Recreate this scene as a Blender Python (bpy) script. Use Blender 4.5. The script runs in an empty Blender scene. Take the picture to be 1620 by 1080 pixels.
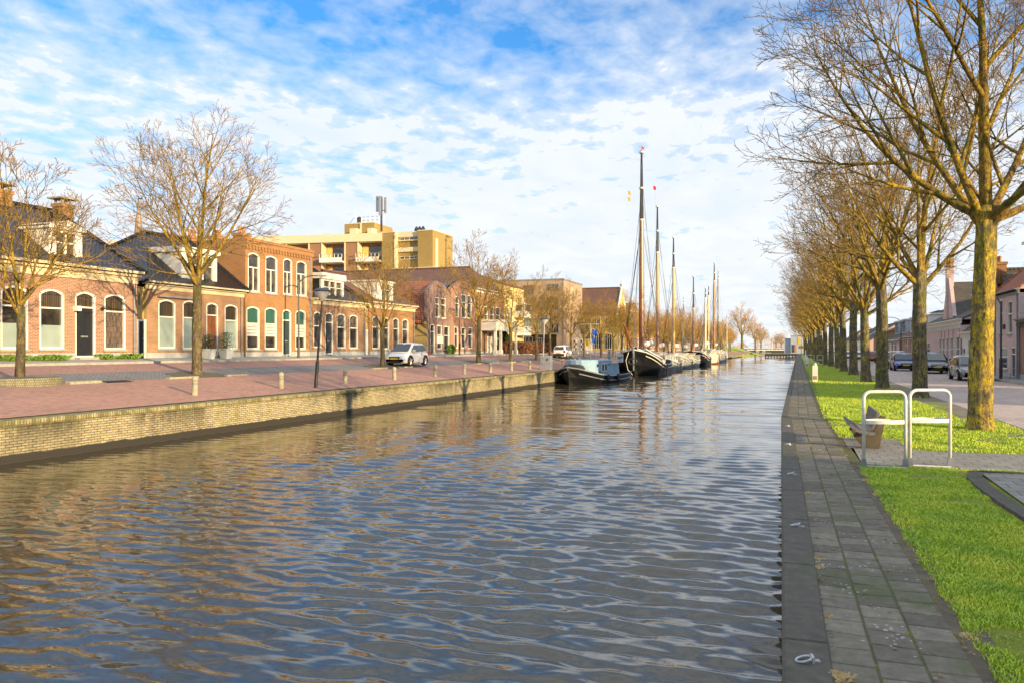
import bpy, bmesh, math, random
import numpy as np
from mathutils import Vector, Matrix
PI = math.pi
# ---------------------------------------------------------------- measured camera (level, 27.8 mm, yawed left)
F = 1250.0; VPX = 1262.0; HY = 551.0; CAMZ = 3.0
YAW = math.atan((VPX-810)/F); CA = math.cos(YAW); SA = math.sin(YAW)
def Ypx(px, X):                 # distance along the canal of the point of the plane x=X seen in photo column px
    u = (px-810)/F
    return X*(CA+SA*u)/(u*CA-SA)
def Xpx(px, Y):
    u = (px-810)/F
    return Y*(u*CA-SA)/(CA+SA*u)
def depth(X, Y): return -X*SA+Y*CA
def Zpy(py, X, Y): return CAMZ-(py-HY)*depth(X, Y)/F
def gz(X):                      # ground height (water level = 0)
    if X <= -31.5: return 2.5
    if X <= -19.3: return 1.1+(-X-19.3)*1.4/12.2
    return 1.1
sc = bpy.context.scene
COL = bpy.data.collections.new('canal_scene'); sc.collection.children.link(COL)
# ---------------------------------------------------------------- objects
def empty(name, loc, label=None, cat=None, group=None, rz=0.0):
    o = bpy.data.objects.new(name, None); COL.objects.link(o)
    o.location = loc; o.rotation_euler = (0, 0, rz); o.empty_display_size = .3
    tag(o, label, cat, group); return o
def tag(o, label=None, cat=None, group=None, kind=None):
    if label: o['label'] = label
    if cat: o['category'] = cat
    if group: o['group'] = group
    if kind: o['kind'] = kind
    return o
def copy_tree(o, parent=None):
    c = o.copy(); COL.objects.link(c); c.parent = parent
    for ch in list(o.children): copy_tree(ch, c)
    return c
class MB:
    def __init__(s): s.v = []; s.f = []; s.m = []; s.T = None
    def vv(s, p):
        if s.T is not None: p = s.T @ Vector(p)
        s.v.append((p[0], p[1], p[2])); return len(s.v)-1
    def poly(s, pts, m=0):
        s.f.append([s.vv(p) for p in pts]); s.m.append(m)
    def box(s, x0, x1, y0, y1, z0, z1, m=0):
        if x0 > x1: x0, x1 = x1, x0
        if y0 > y1: y0, y1 = y1, y0
        if z0 > z1: z0, z1 = z1, z0
        i = [s.vv(p) for p in ((x0,y0,z0),(x1,y0,z0),(x1,y1,z0),(x0,y1,z0),(x0,y0,z1),(x1,y0,z1),(x1,y1,z1),(x0,y1,z1))]
        for q in ((0,3,2,1),(4,5,6,7),(0,1,5,4),(1,2,6,5),(2,3,7,6),(3,0,4,7)):
            s.f.append([i[k] for k in q]); s.m.append(m)
    def bevbox(s, x0, x1, y0, y1, z0, z1, b, m=0):   # box with chamfered top rim
        lo = [(x0,y0,z0),(x1,y0,z0),(x1,y1,z0),(x0,y1,z0)]
        mi = [(x0,y0,z1-b),(x1,y0,z1-b),(x1,y1,z1-b),(x0,y1,z1-b)]
        hi = [(x0+b,y0+b,z1),(x1-b,y0+b,z1),(x1-b,y1-b,z1),(x0+b,y1-b,z1)]
        r = [[s.vv(p) for p in q] for q in (lo, mi, hi)]
        for a in range(2):
            for k in range(4):
                s.f.append([r[a][k], r[a][(k+1)%4], r[a+1][(k+1)%4], r[a+1][k]]); s.m.append(m)
        s.f.append(r[2]); s.m.append(m)
    def tube(s, pts, rad, n=6, m=0, caps=True):
        pts = [Vector(p) for p in pts]
        if not isinstance(rad, (list, tuple)): rad = [rad]*len(pts)
        rings = []; up = None
        for i, p in enumerate(pts):
            d = (pts[min(i+1, len(pts)-1)]-pts[max(i-1, 0)])
            d = d.normalized() if d.length > 1e-9 else Vector((0, 0, 1))
            if up is None:
                up = Vector((0, 0, 1)) if abs(d.z) < .9 else Vector((1, 0, 0))
            a = d.cross(up)
            if a.length < 1e-6: a = d.cross(Vector((0, 1, 0)))
            a.normalize(); b = a.cross(d); up = b
            r = rad[i]
            rings.append([s.vv(p+a*(math.cos(2*PI*k/n)*r)+b*(math.sin(2*PI*k/n)*r)) for k in range(n)])
        for i in range(len(rings)-1):
            for k in range(n):
                s.f.append([rings[i][k], rings[i][(k+1)%n], rings[i+1][(k+1)%n], rings[i+1][k]]); s.m.append(m)
        if caps:
            s.f.append(rings[0][::-1]); s.m.append(m); s.f.append(rings[-1]); s.m.append(m)
    def lathe(s, prof, n=16, m=0, c=(0, 0, 0)):
        rings = [[s.vv((c[0]+r*math.cos(2*PI*k/n), c[1]+r*math.sin(2*PI*k/n), c[2]+z)) for k in range(n)] for r, z in prof]
        for i in range(len(rings)-1):
            for k in range(n):
                s.f.append([rings[i][k], rings[i][(k+1)%n], rings[i+1][(k+1)%n], rings[i+1][k]]); s.m.append(m)
        s.f.append(rings[0][::-1]); s.m.append(m); s.f.append(rings[-1]); s.m.append(m)
    def loft(s, rings, m=0, closed=True, caps=True):
        R = [[s.vv(p) for p in r] for r in rings]; n = len(R[0])
        for i in range(len(R)-1):
            for k in range(n if closed else n-1):
                s.f.append([R[i][k], R[i][(k+1)%n], R[i+1][(k+1)%n], R[i+1][k]]); s.m.append(m)
        if caps: s.f.append(R[0][::-1]); s.m.append(m); s.f.append(R[-1]); s.m.append(m)
    def slab(s, pts, t, m=0):     # polygon with thickness t downwards
        n = len(pts); a = [s.vv(p) for p in pts]; b = [s.vv((p[0], p[1], p[2]-t)) for p in pts]
        s.f.append(a); s.m.append(m); s.f.append(b[::-1]); s.m.append(m)
        for k in range(n): s.f.append([a[k], b[k], b[(k+1)%n], a[(k+1)%n]]); s.m.append(m)
    def build(s, name, mats, parent=None, smooth=False, local=False, recalc=True):
        me = bpy.data.meshes.new(name)
        off = Vector((0, 0, 0)) if (parent is None or local) else WORLD(parent)
        V = [(v[0]-off.x, v[1]-off.y, v[2]-off.z) for v in s.v]
        me.from_pydata(V, [], s.f)
        if not isinstance(mats, (list, tuple)): mats = [mats]
        for mm in mats: me.materials.append(M[mm] if isinstance(mm, str) else mm)
        if len(mats) > 1: me.polygons.foreach_set('material_index', s.m)
        if recalc:
            bm = bmesh.new(); bm.from_mesh(me); bmesh.ops.recalc_face_normals(bm, faces=bm.faces); bm.to_mesh(me); bm.free()
        if smooth: me.polygons.foreach_set('use_smooth', [True]*len(me.polygons))
        me.update()
        o = bpy.data.objects.new(name, me); COL.objects.link(o)
        if parent: o.parent = parent
        return o
def WORLD(o):
    v = Vector((0, 0, 0))
    while o is not None: v = v+o.location; o = o.parent
    return v
# ---------------------------------------------------------------- materials
M = {}
class NT:
    def __init__(s, name):
        s.m = bpy.data.materials.new(name); s.m.use_nodes = True; s.t = s.m.node_tree; s.n = s.t.nodes; s.l = s.t.links
        s.b = s.n['Principled BSDF']; M[name] = s.m
    def new(s, t, **k):
        x = s.n.new(t)
        for a, b in k.items():
            if a in x.inputs: x.inputs[a].default_value = b
            else: setattr(x, a, b)
        return x
    def pos(s): 
        return s.new('ShaderNodeNewGeometry').outputs['Position']
    def obj(s): return s.new('ShaderNodeTexCoord').outputs['Object']
    def mapv(s, v, scale=(1, 1, 1), rot=(0, 0, 0)):
        x = s.new('ShaderNodeMapping'); x.inputs['Scale'].default_value = scale; x.inputs['Rotation'].default_value = rot
        s.l.new(v, x.inputs['Vector']); return x.outputs[0]
    def wallv(s):                 # (x+y, z) : runs along either direction of an axis-aligned wall
        sp = s.new('ShaderNodeSeparateXYZ'); s.l.new(s.pos(), sp.inputs[0])
        a = s.new('ShaderNodeMath', operation='ADD'); s.l.new(sp.outputs[0], a.inputs[0]); s.l.new(sp.outputs[1], a.inputs[1])
        c = s.new('ShaderNodeCombineXYZ'); s.l.new(a.outputs[0], c.inputs[0]); s.l.new(sp.outputs[2], c.inputs[1])
        return c.outputs[0]
    def noise(s, v, scale, detail=4, rough=.55, dist=0):
        x = s.new('ShaderNodeTexNoise'); x.inputs['Scale'].default_value = scale; x.inputs['Detail'].default_value = detail
        x.inputs['Roughness'].default_value = rough; x.inputs['Distortion'].default_value = dist
        if v is not None: s.l.new(v, x.inputs['Vector'])
        return x.outputs['Fac']
    def ramp(s, f, stops, interp='LINEAR'):
        x = s.new('ShaderNodeValToRGB'); x.color_ramp.interpolation = interp; e = x.color_ramp.elements
        while len(e) < len(stops): e.new(.5)
        for i, (p, c) in enumerate(stops):
            e[i].position = p; e[i].color = (c, c, c, 1) if isinstance(c, (int, float)) else (*c, 1)
        s.l.new(f, x.inputs[0]); return x.outputs[0]
    def mix(s, f, a, b, mode='MIX'):
        x = s.new('ShaderNodeMix'); x.data_type = 'RGBA'; x.blend_type = mode
        for i, q in ((0, f), (6, a), (7, b)):
            if hasattr(q, 'is_linked') or hasattr(q, 'links'): s.l.new(q, x.inputs[i])
            elif i == 0: x.inputs[0].default_value = q
            else: x.inputs[i].default_value = (*q, 1)
        return x.outputs[2]
    def math(s, op, a, b=0, clamp=False):
        x = s.new('ShaderNodeMath', operation=op); x.use_clamp = clamp
        for i, q in ((0, a), (1, b)):
            if hasattr(q, 'links'): s.l.new(q, x.inputs[i])
            else: x.inputs[i].default_value = q
        return x.outputs[0]
    def bump(s, h, strength=.3, dist=.02, n=None):
        x = s.new('ShaderNodeBump'); x.inputs['Strength'].default_value = strength; x.inputs['Distance'].default_value = dist
        s.l.new(h, x.inputs['Height'])
        if n is not None: s.l.new(n, x.inputs['Normal'])
        s.l.new(x.outputs[0], s.b.inputs['Normal']); return x.outputs[0]
    def col(s, c):
        if hasattr(c, 'links'): s.l.new(c, s.b.inputs['Base Color'])
        else: s.b.inputs['Base Color'].default_value = (*c, 1)
    def rough(s, r, spec=None, metal=None):
        if hasattr(r, 'links'): s.l.new(r, s.b.inputs['Roughness'])
        else: s.b.inputs['Roughness'].default_value = r
        if spec is not None: s.b.inputs['Specular IOR Level'].default_value = spec
        if metal is not None: s.b.inputs['Metallic'].default_value = metal
def plain(name, c, rough=.6, var=.18, scale=3.0, bump=0.0, metal=0, spec=.5, bscale=40):
    k = NT(name); v = k.obj()
    n = k.noise(v, scale, 5)
    d = tuple(x*(1-var) for x in c); l = tuple(min(1, x*(1+var)) for x in c)
    k.col(k.ramp(n, [(.3, d), (.7, l)])); k.rough(rough, spec, metal)
    if bump: k.bump(k.noise(v, bscale, 3), bump, .01)
    return k
def brickmat(name, c1, c2, mortar, w=.22, h=.065, off=.5, ms=.012, rough=.85, stain=.35, vec=None, bump=.4, rotate=0, big=(.25, 1.4), scale2=1.0, dark=(.03,.028,.02), squash=1):
    k = NT(name); v = vec(k) if vec else k.wallv()
    if rotate: v = k.mapv(v, rot=(0, 0, rotate))
    b = k.new('ShaderNodeTexBrick'); b.offset = off; b.squash = squash
    k.l.new(v, b.inputs['Vector'])
    b.inputs['Scale'].default_value = 1; b.inputs['Brick Width'].default_value = w; b.inputs['Row Height'].default_value = h
    b.inputs['Mortar Size'].default_value = ms; b.inputs['Mortar Smooth'].default_value = .2; b.inputs['Bias'].default_value = 0
    b.inputs['Color1'].default_value = (*c1, 1); b.inputs['Color2'].default_value = (*c2, 1); b.inputs['Mortar'].default_value = (*mortar, 1)
    p = k.pos(); n1 = k.noise(p, big[0]*4, 6, .65); n2 = k.noise(p, big[1]*8, 4)
    c = k.mix(k.math('MULTIPLY', k.ramp(n1, [(.45, 0), (.72, 1)]), stain), b.outputs['Color'], dark)
    c = k.mix(k.ramp(n2, [(.35, .0), (.75, .35)]), c, tuple(min(1, x*1.35) for x in c1))
    k.col(c); k.rough(rough)
    inv = k.math('SUBTRACT', 1, b.outputs['Fac'])
    hgt = k.math('ADD', inv, k.math('MULTIPLY', n2, .5)); k.bump(hgt, bump, .012)
    return k
def gvec(k): return k.pos()
# bricks of the houses
brickmat('brick_pink', (.35,.135,.068), (.17,.058,.033), (.38,.31,.24), stain=.2, ms=.016)
brickmat('brick_orange', (.38,.145,.034), (.21,.064,.016), (.33,.235,.13), stain=.25, ms=.016)
brickmat('brick_soft', (.36,.15,.06), (.20,.074,.03), (.35,.27,.18), stain=.2, ms=.016)
brickmat('brick_yellow', (.52,.38,.13), (.42,.29,.09), (.35,.28,.16), stain=.3)
brickmat('brick_pale', (.46,.42,.42), (.40,.36,.36), (.48,.45,.43), stain=.1)
brickmat('brick_mauve', (.29,.155,.125), (.19,.095,.08), (.30,.25,.22), stain=.25)
brickmat('brick_red', (.36,.15,.09), (.28,.11,.07), (.34,.28,.23), stain=.3)
brickmat('brick_violet', (.62,.42,.38), (.44,.28,.25), (.58,.52,.49), stain=.25)
brickmat('brick_olive', (.34,.22,.06), (.27,.17,.05), (.30,.24,.10), stain=.15)
brickmat('brick_brown', (.30,.135,.065), (.23,.10,.05), (.30,.22,.15), stain=.15)
brickmat('brick_modern', (.44,.31,.21), (.38,.26,.17), (.34,.26,.2), stain=.12)
# roofs : courses along the wall, rows by height
def roofvec(k):
    v = k.wallv(); return k.mapv(v, scale=(1, 1.5, 1))
def roofmat(name, c1, c2, rough=.5, moss=None, spec=.5):
    k = brickmat(name, c1, c2, tuple(x*.35 for x in c1), w=.24, h=.30, off=0, ms=.03, rough=rough, stain=.2, vec=roofvec, bump=.9, big=(.3, 1))
    k.rough(rough, spec)
    w = k.new('ShaderNodeTexWave'); w.wave_type = 'BANDS'; w.bands_direction = 'X'; w.inputs['Scale'].default_value = 1.31
    k.l.new(k.wallv(), w.inputs['Vector'])
    k.bump(k.math('ADD', k.math('MULTIPLY', w.outputs['Fac'], .6), k.math('ADD', k.noise(k.pos(), 3), k.math('SUBTRACT', 1, [n_ for n_ in k.n if n_.type == 'TEX_BRICK'][0].outputs['Fac']))), .45, .05)
    return k
roofmat('tile_black', (.020,.018,.020), (.012,.010,.013), rough=.34, spec=.32)
roofmat('tile_brown', (.17,.085,.06), (.12,.06,.042), rough=.75)
roofmat('tile_red', (.36,.12,.055), (.26,.085,.04), rough=.75)
roofmat('tile_dark', (.10,.085,.07), (.06,.052,.045), rough=.8)
# paint, stone, metal
plain('white_paint', (.74,.72,.66), .45, .05)
plain('cream_paint', (.66,.55,.36), .5, .06)
plain('offwhite_trim', (.72,.68,.60), .55, .1)
plain('grey_render', (.36,.37,.38), .8, .15, bump=.1)
plain('stone_grey', (.33,.32,.29), .8, .2, bump=.2)
plain('concrete_pale', (.33,.30,.21), .85, .25, 8, bump=.3)
plain('black_paint', (.018,.02,.024), .35, .2)
plain('dark_green_paint', (.035,.055,.055), .35, .2)
plain('charcoal', (.045,.047,.05), .55, .25)
plain('dark_metal', (.05,.055,.06), .4, .2, metal=.4)
plain('steel_grey', (.42,.43,.45), .4, .15, metal=.6)
plain('galvanised', (.66,.64,.60), .5, .16, 14, bump=.06, metal=.15, bscale=90)
plain('lead_grey', (.20,.21,.23), .6, .2)
plain('varnished_wood', (.24,.085,.032), .35, .25, 2)
plain('pale_wood', (.46,.27,.06), .4, .2, 2)
plain('cream_wood', (.72,.58,.34), .4, .15, 2)
plain('tarred_black', (.02,.018,.016), .45, .3)
plain('boat_blue', (.26,.40,.52), .45, .12, 4)
plain('hull_black', (.008,.009,.012), .42, .3, 1.5, spec=.25)
plain('hull_grey', (.20,.22,.24), .45, .3, 2)
plain('hull_cream', (.70,.64,.50), .4, .1)
plain('hull_red', (.52,.10,.04), .5, .15)
plain('hull_navy', (.02,.03,.07), .35, .2)
plain('canvas_white', (.68,.67,.64), .8, .15, 5, bump=.2)
plain('rope', (.35,.27,.16), .9, .2)
plain('rubber', (.015,.015,.016), .8, .2)
plain('flag_red', (.6,.03,.02), .8, .1); plain('flag_blue', (.02,.12,.55), .8, .1); plain('flag_yellow', (.7,.45,.02), .8, .1); plain('flag_green', (.10,.55,.08), .8, .1)
plain('plate_yellow', (.75,.52,.02), .4, .05)
plain('plate_ink', (.02,.02,.02), .6, .1)
plain('sign_yellow', (.75,.42,.02), .5, .05)
plain('curtain', (.27,.33,.31), .25, .10, 1.2)
plain('blind_green', (.025,.10,.075), .55, .15)
plain('terracotta', (.45,.20,.10), .8, .2)
plain('leaf_litter', (.30,.17,.07), .9, .5, 30)
plain('soil', (.11,.085,.055), .95, .3, 6, bump=.6)
plain('old_wood', (.14,.125,.11), .85, .3, 6, bump=.4)
plain('bench_leg', (.10,.08,.055), .85, .35, 5, bump=.4)
plain('interior_dark', (.012,.012,.012), .8, .2)
plain('lamp_lens', (.55,.55,.52), .25, .05)
plain('tail_lamp', (.35,.01,.01), .2, .05)
plain('solar_panel', (.015,.02,.05), .15, .1)
plain('grey_cladding', (.38,.42,.47), .5, .1)
plain('cream_render', (.72,.55,.24), .8, .1, bump=.1)
plain('yellow_render', (.62,.42,.13), .8, .1, bump=.1)
plain('spire_slate', (.28,.22,.19), .6, .2)
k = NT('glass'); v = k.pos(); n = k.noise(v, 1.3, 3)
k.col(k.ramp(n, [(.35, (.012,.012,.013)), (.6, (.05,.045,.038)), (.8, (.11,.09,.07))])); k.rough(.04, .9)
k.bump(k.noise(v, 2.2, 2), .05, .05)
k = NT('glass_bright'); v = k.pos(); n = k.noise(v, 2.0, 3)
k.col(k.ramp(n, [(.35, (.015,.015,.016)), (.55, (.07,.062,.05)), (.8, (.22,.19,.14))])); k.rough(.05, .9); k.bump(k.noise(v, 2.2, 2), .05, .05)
k = NT('leaded_glass'); v = k.wallv(); b = k.new('ShaderNodeTexBrick'); b.offset = 0
k.l.new(v, b.inputs['Vector']); b.inputs['Scale'].default_value = 1; b.inputs['Brick Width'].default_value = .11; b.inputs['Row Height'].default_value = .9; b.inputs['Mortar Size'].default_value = .012
b.inputs['Color1'].default_value = (.10,.065,.03, 1); b.inputs['Color2'].default_value = (.04,.035,.025, 1); b.inputs['Mortar'].default_value = (.008,.008,.008, 1)
k.col(b.outputs['Color']); k.rough(.15, .7)
k = NT('slatted_blind'); v = k.wallv(); w = k.new('ShaderNodeTexWave'); w.bands_direction = 'Y'; w.inputs['Scale'].default_value = 1.6
k.l.new(v, w.inputs['Vector']); k.col(k.ramp(w.outputs['Fac'], [(.3, (.35,.34,.30)), (.6, (.68,.66,.6))])); k.rough(.3)
k = NT('weatherboard'); v = k.wallv(); w = k.new('ShaderNodeTexWave'); w.bands_direction = 'Y'; w.wave_profile = 'SAW'; w.inputs['Scale'].default_value = 1.9
k.l.new(v, w.inputs['Vector']); k.col(k.ramp(w.outputs['Fac'], [(.0, (.018,.02,.018)), (1, (.05,.055,.048))])); k.rough(.6); k.bump(w.outputs['Fac'], .5, .03)
def carpaint(name, c, metal=.35):
    k = NT(name); k.col(c); k.rough(.28, .6, metal); k.b.inputs['Coat Weight'].default_value = .8; k.b.inputs['Coat Roughness'].default_value = .05
carpaint('paint_silver', (.70,.71,.73), .15); carpaint('paint_white', (.72,.73,.74), .0); carpaint('paint_red', (.22,.012,.02), .2)
carpaint('paint_blue', (.02,.06,.20), .3); carpaint('paint_skyblue', (.05,.16,.38), .3); carpaint('paint_graphite', (.05,.065,.085), .5); carpaint('paint_champagne', (.36,.34,.32), .5); carpaint('paint_grey', (.17,.165,.165), .5)
k = NT('car_glass'); k.col((.015,.018,.022)); k.rough(.03, .9)
# paving
def xyvec(sx=1, sy=1, rot=0):
    def f(k): return k.mapv(k.pos(), scale=(sx, sy, 1), rot=(0, 0, rot))
    return f
brickmat('paving_red', (.45,.235,.18), (.29,.135,.10), (.20,.15,.11), w=.22, h=.075, ms=.008, stain=.62, vec=xyvec(rot=PI/2+.1), bump=.5, big=(.09, .7), dark=(.15,.11,.08))
brickmat('road_brick', (.42,.23,.20), (.31,.16,.14), (.12,.085,.075), w=.2, h=.07, ms=.009, stain=.4, vec=xyvec(rot=PI/4), bump=.5, big=(.05, .6), dark=(.13,.10,.09))
brickmat('setts_grey', (.22,.215,.22), (.15,.15,.155), (.05,.05,.045), w=.21, h=.11, ms=.012, stain=.3, vec=xyvec(rot=0), bump=.6, big=(.1, .7))
brickmat('street_brick', (.58,.46,.40), (.44,.34,.30), (.13,.105,.085), w=.21, h=.075, ms=.009, stain=.55, vec=xyvec(rot=.12), bump=.5, big=(.07, .5), dark=(.13,.105,.085))
brickmat('slab_grey', (.38,.37,.34), (.31,.30,.28), (.10,.10,.08), w=.3, h=.3, ms=.012, stain=.35, vec=xyvec(), bump=.4, big=(.2, .8))
# old canal-side slabs with lichen spots
def stone_path(name, c, moss=.35, spots=True):
    k = NT(name); v = k.pos()
    n = k.noise(v, 1.3, 7, .65); n2 = k.noise(v, 9, 6, .7); n3 = k.noise(v, 120, 2)
    base = k.ramp(n2, [(.25, tuple(x*.55 for x in c)), (.55, c), (.8, tuple(x*1.5 for x in c))])
    oi = k.new('ShaderNodeAttribute', attribute_name='tone').outputs['Fac']
    base = k.mix(1.0, base, k.ramp(oi, [(0, (.68,.66,.62)), (1, (1.25,1.22,1.15))]), 'MULTIPLY')
    base = k.mix(k.math('MULTIPLY', k.ramp(n, [(.5, 0), (.72, 1)]), moss), base, (.07,.085,.02))
    if spots:
        vo = k.new('ShaderNodeTexVoronoi'); vo.inputs['Scale'].default_value = 17; k.l.new(v, vo.inputs['Vector'])
        s1 = k.math('LESS_THAN', vo.outputs['Distance'], k.math('MULTIPLY', k.ramp(k.noise(v, 3.1, 3), [(.45, 0), (.7, 1)]), .30))
        base = k.mix(k.math('MULTIPLY', s1, .7), base, (.42,.42,.38))
    k.col(base); k.rough(.85); k.bump(k.math('ADD', n2, k.math('MULTIPLY', n3, .6)), .6, .012)
stone_path('path_slab', (.165,.145,.115), .85); stone_path('cap_stone', (.135,.122,.10), .6, False); stone_path('joint_moss', (.13,.135,.04), 1.0, False)
# yellow quay brick with dark stains, tarred foot
k = brickmat('quay_brick', (.44,.375,.235), (.26,.215,.13), (.08,.07,.045), w=.22, h=.072, ms=.013, stain=.0, bump=.8, big=(.2, .8))
sp = k.new('ShaderNodeSeparateXYZ'); k.l.new(k.pos(), sp.inputs[0])
vs = k.mapv(k.pos(), scale=(1, 1, .22)); st = k.ramp(k.noise(vs, .30, 2, .5), [(.46, 0), (.56, 1)]); st2 = k.ramp(k.noise(vs, 3.2, 5, .7), [(.34, .1), (.50, 1)])
cur = k.b.inputs['Base Color'].links[0].from_socket
zz = k.ramp(k.math('MULTIPLY', sp.outputs[2], .9), [(.42, .35), (.95, 1)])
cur = k.mix(k.math('MULTIPLY', k.math('MULTIPLY', st, st2), k.math('MULTIPLY', zz, .92)), cur, (.04,.035,.018))
cur = k.mix(k.ramp(k.noise(k.pos(), 1.1, 5), [(.55, 0), (.8, .5)]), cur, (.16,.17,.03))
nz = k.math('ADD', sp.outputs[2], k.math('MULTIPLY', k.noise(k.pos(), 2.5, 5), .16))
cur = k.mix(k.ramp(nz, [(.30, 1), (.335, 0)]), cur, (.03,.026,.022)); k.col(cur)
k = brickmat('quay_cap', (.42,.36,.19), (.28,.23,.11), (.08,.07,.04), w=.085, h=.5, off=0, ms=.014, stain=0, bump=.9)
cur = k.b.inputs['Base Color'].links[0].from_socket
cur = k.mix(k.ramp(k.noise(k.mapv(k.pos(), scale=(1, 1, .5)), 5, 5, .7), [(.42, 0), (.6, .85)]), cur, (.11,.10,.03)); k.col(cur)
# grass
k = NT('grass_ground'); v = k.pos()
c = k.ramp(k.noise(v, 1.2, 8, .7), [(.3, (.16,.22,.018)), (.5, (.28,.34,.02)), (.7, (.42,.42,.025))])
c = k.mix(k.ramp(k.noise(v, .8, 8, .75), [(.54, 0), (.66, .75)]), c, (.16,.13,.07)); c = k.mix(k.ramp(k.noise(v, 14, 5, .7), [(.5, 0), (.75, .7)]), c, (.10,.08,.04)); k.col(c); k.rough(.9); k.bump(k.noise(v, 45, 5, .8), 1.0, .04)
k = NT('grass_blade'); v = k.pos()
c = k.ramp(k.noise(v, 1.6, 5, .7), [(.3, (.22,.38,.025)), (.5, (.40,.54,.03)), (.68, (.60,.62,.05))])
c = k.mix(k.ramp(k.noise(v, 30, 2), [(.5, 0), (.8, .6)]), c, (.42,.40,.10)); k.col(c); k.rough(.6); k.b.inputs['Subsurface Weight'].default_value = 0
plain('dry_grass', (.66,.50,.24), .8, .3, 12); plain('weed_green', (.12,.20,.03), .8, .4, 12); plain('moss_tuft', (.33,.33,.05), .85, .4, 15)
k = NT('muddy_verge'); v = k.pos()
c = k.ramp(k.noise(v, 1.0, 8, .7), [(.35, (.15,.12,.09)), (.52, (.22,.18,.14)), (.62, (.16,.19,.04))]); k.col(c); k.rough(.9); k.bump(k.noise(v, 20, 5, .8), .8, .03)
k = NT('land'); v = k.pos(); k.col(k.ramp(k.noise(v, .05, 6), [(.3, (.09,.10,.04)), (.7, (.16,.15,.07))])); k.rough(.95)
# bark
def bark(name, c, lichen, amount, sc_=(4, 4, 1.1), green=(.085,.11,.02)):
    k = NT(name); o = k.obj(); v = k.mapv(o, scale=sc_)
    n = k.noise(v, 2.2, 9, .72, 1.2); base = k.ramp(n, [(.32, tuple(x*.25 for x in c)), (.5, c), (.72, tuple(min(1, x*1.9) for x in c))])
    m = k.ramp(k.noise(o, 1.5, 9, .75, .8), [(.56-amount*.14, 0), (.62-amount*.10, 1)]); m2 = k.ramp(k.noise(k.mapv(o, scale=(1, 1, .4)), 9, 7, .75), [(.38, 0), (.56, 1)])
    lc = k.mix(k.ramp(k.noise(o, 22, 4, .7), [(.35, 0), (.65, 1)]), tuple(x*.6 for x in lichen), tuple(min(1, x*1.25) for x in lichen))
    base = k.mix(k.math('MULTIPLY', m, m2), base, lc)
    m3 = k.ramp(k.noise(o, .9, 8, .75, .5), [(.50, 0), (.60, .85)]); base = k.mix(m3, base, green)
    m4 = k.ramp(k.noise(o, 7, 6, .8), [(.60, 0), (.66, .6)]); base = k.mix(m4, base, (.40,.40,.33))
    m5 = k.ramp(k.noise(k.mapv(o, scale=(1, 1, .16)), 17, 7, .65, 1.2), [(.36, .9), (.47, 0)]); base = k.mix(m5, base, (.03,.025,.015))
    k.col(base); k.rough(.92, .2); k.bump(k.math('ADD', n, k.math('MULTIPLY', m2, .25)), 1.0, .10)
bark('bark_lichen', (.20,.16,.10), (.78,.54,.045), 1.1, green=(.17,.18,.03))
bark('bark_mossy', (.17,.14,.095), (.50,.40,.09), .55, green=(.12,.14,.03))
bark('bark_plain', (.16,.125,.075), (.42,.32,.06), .3, green=(.11,.11,.035))
bark('branch_bark', (.27,.17,.055), (.66,.44,.04), .9, (5, 5, 5))
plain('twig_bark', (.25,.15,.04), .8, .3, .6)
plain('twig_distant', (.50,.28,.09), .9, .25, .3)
plain('evergreen_leaf', (.06,.12,.03), .6, .4, 9); plain('hedge_leaf', (.22,.09,.04), .75, .4, 6)
# water
k = NT('canal_water'); v = k.pos()
k.col((.058,.048,.026)); k.rough(.01, .5); k.b.inputs['IOR'].default_value = 1.6
h1 = k.noise(k.mapv(v, scale=(.6, 1.8, 1), rot=(0, 0, -.2)), 7.0, 4, .55, .3); h2 = k.noise(k.mapv(v, scale=(.8, 2.0, 1), rot=(0, 0, .25)), 16, 2, .5)
k.bump(k.math('ADD', k.math('MULTIPLY', h1, 1.0), k.math('MULTIPLY', h2, .5)), .12, .012)

k = brickmat('book_shelf', (.20,.14,.10), (.03,.03,.03), (.01,.008,.007), w=.045, h=.27, off=.3, ms=.006, rough=.5, stain=0, bump=.1)
plain('ring_iron', (.40,.41,.42), .5, .3, 20)

k = brickmat('slab_old', (.26,.24,.21), (.19,.175,.155), (.06,.065,.03), w=.3, h=.3, ms=.010, stain=.4, vec=xyvec(), bump=.5, big=(.4, 1.2), dark=(.09,.085,.05))
k = brickmat('pebble_concrete', (.30,.27,.19), (.22,.20,.13), (.12,.12,.06), w=.09, h=.08, ms=.02, stain=.4, bump=.6, dark=(.08,.09,.03))
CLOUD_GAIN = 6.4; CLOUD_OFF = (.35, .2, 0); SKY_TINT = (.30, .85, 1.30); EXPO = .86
# ================================================================ terrain, water, paving
YN, YF = -40.0, 900.0
def sheet(name, pts, mat, label=None):
    m = MB(); m.poly(pts); o = m.build(name, mat, recalc=False); tag(o, kind='structure'); return o
def strip(name, prof, y0, y1, mat, dz=0.0, step=40, kind='structure'):
    m = MB(); n = max(1, int((y1-y0)/step))
    for i in range(n):
        a, b = y0+(y1-y0)*i/n, y0+(y1-y0)*(i+1)/n
        for (xa, za), (xb, zb) in zip(prof, prof[1:]):
            m.poly([(xa, a, za+dz), (xb, a, zb+dz), (xb, b, zb+dz), (xa, b, za+dz)])
    o = m.build(name, mat, recalc=False); tag(o, kind=kind); return o
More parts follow.
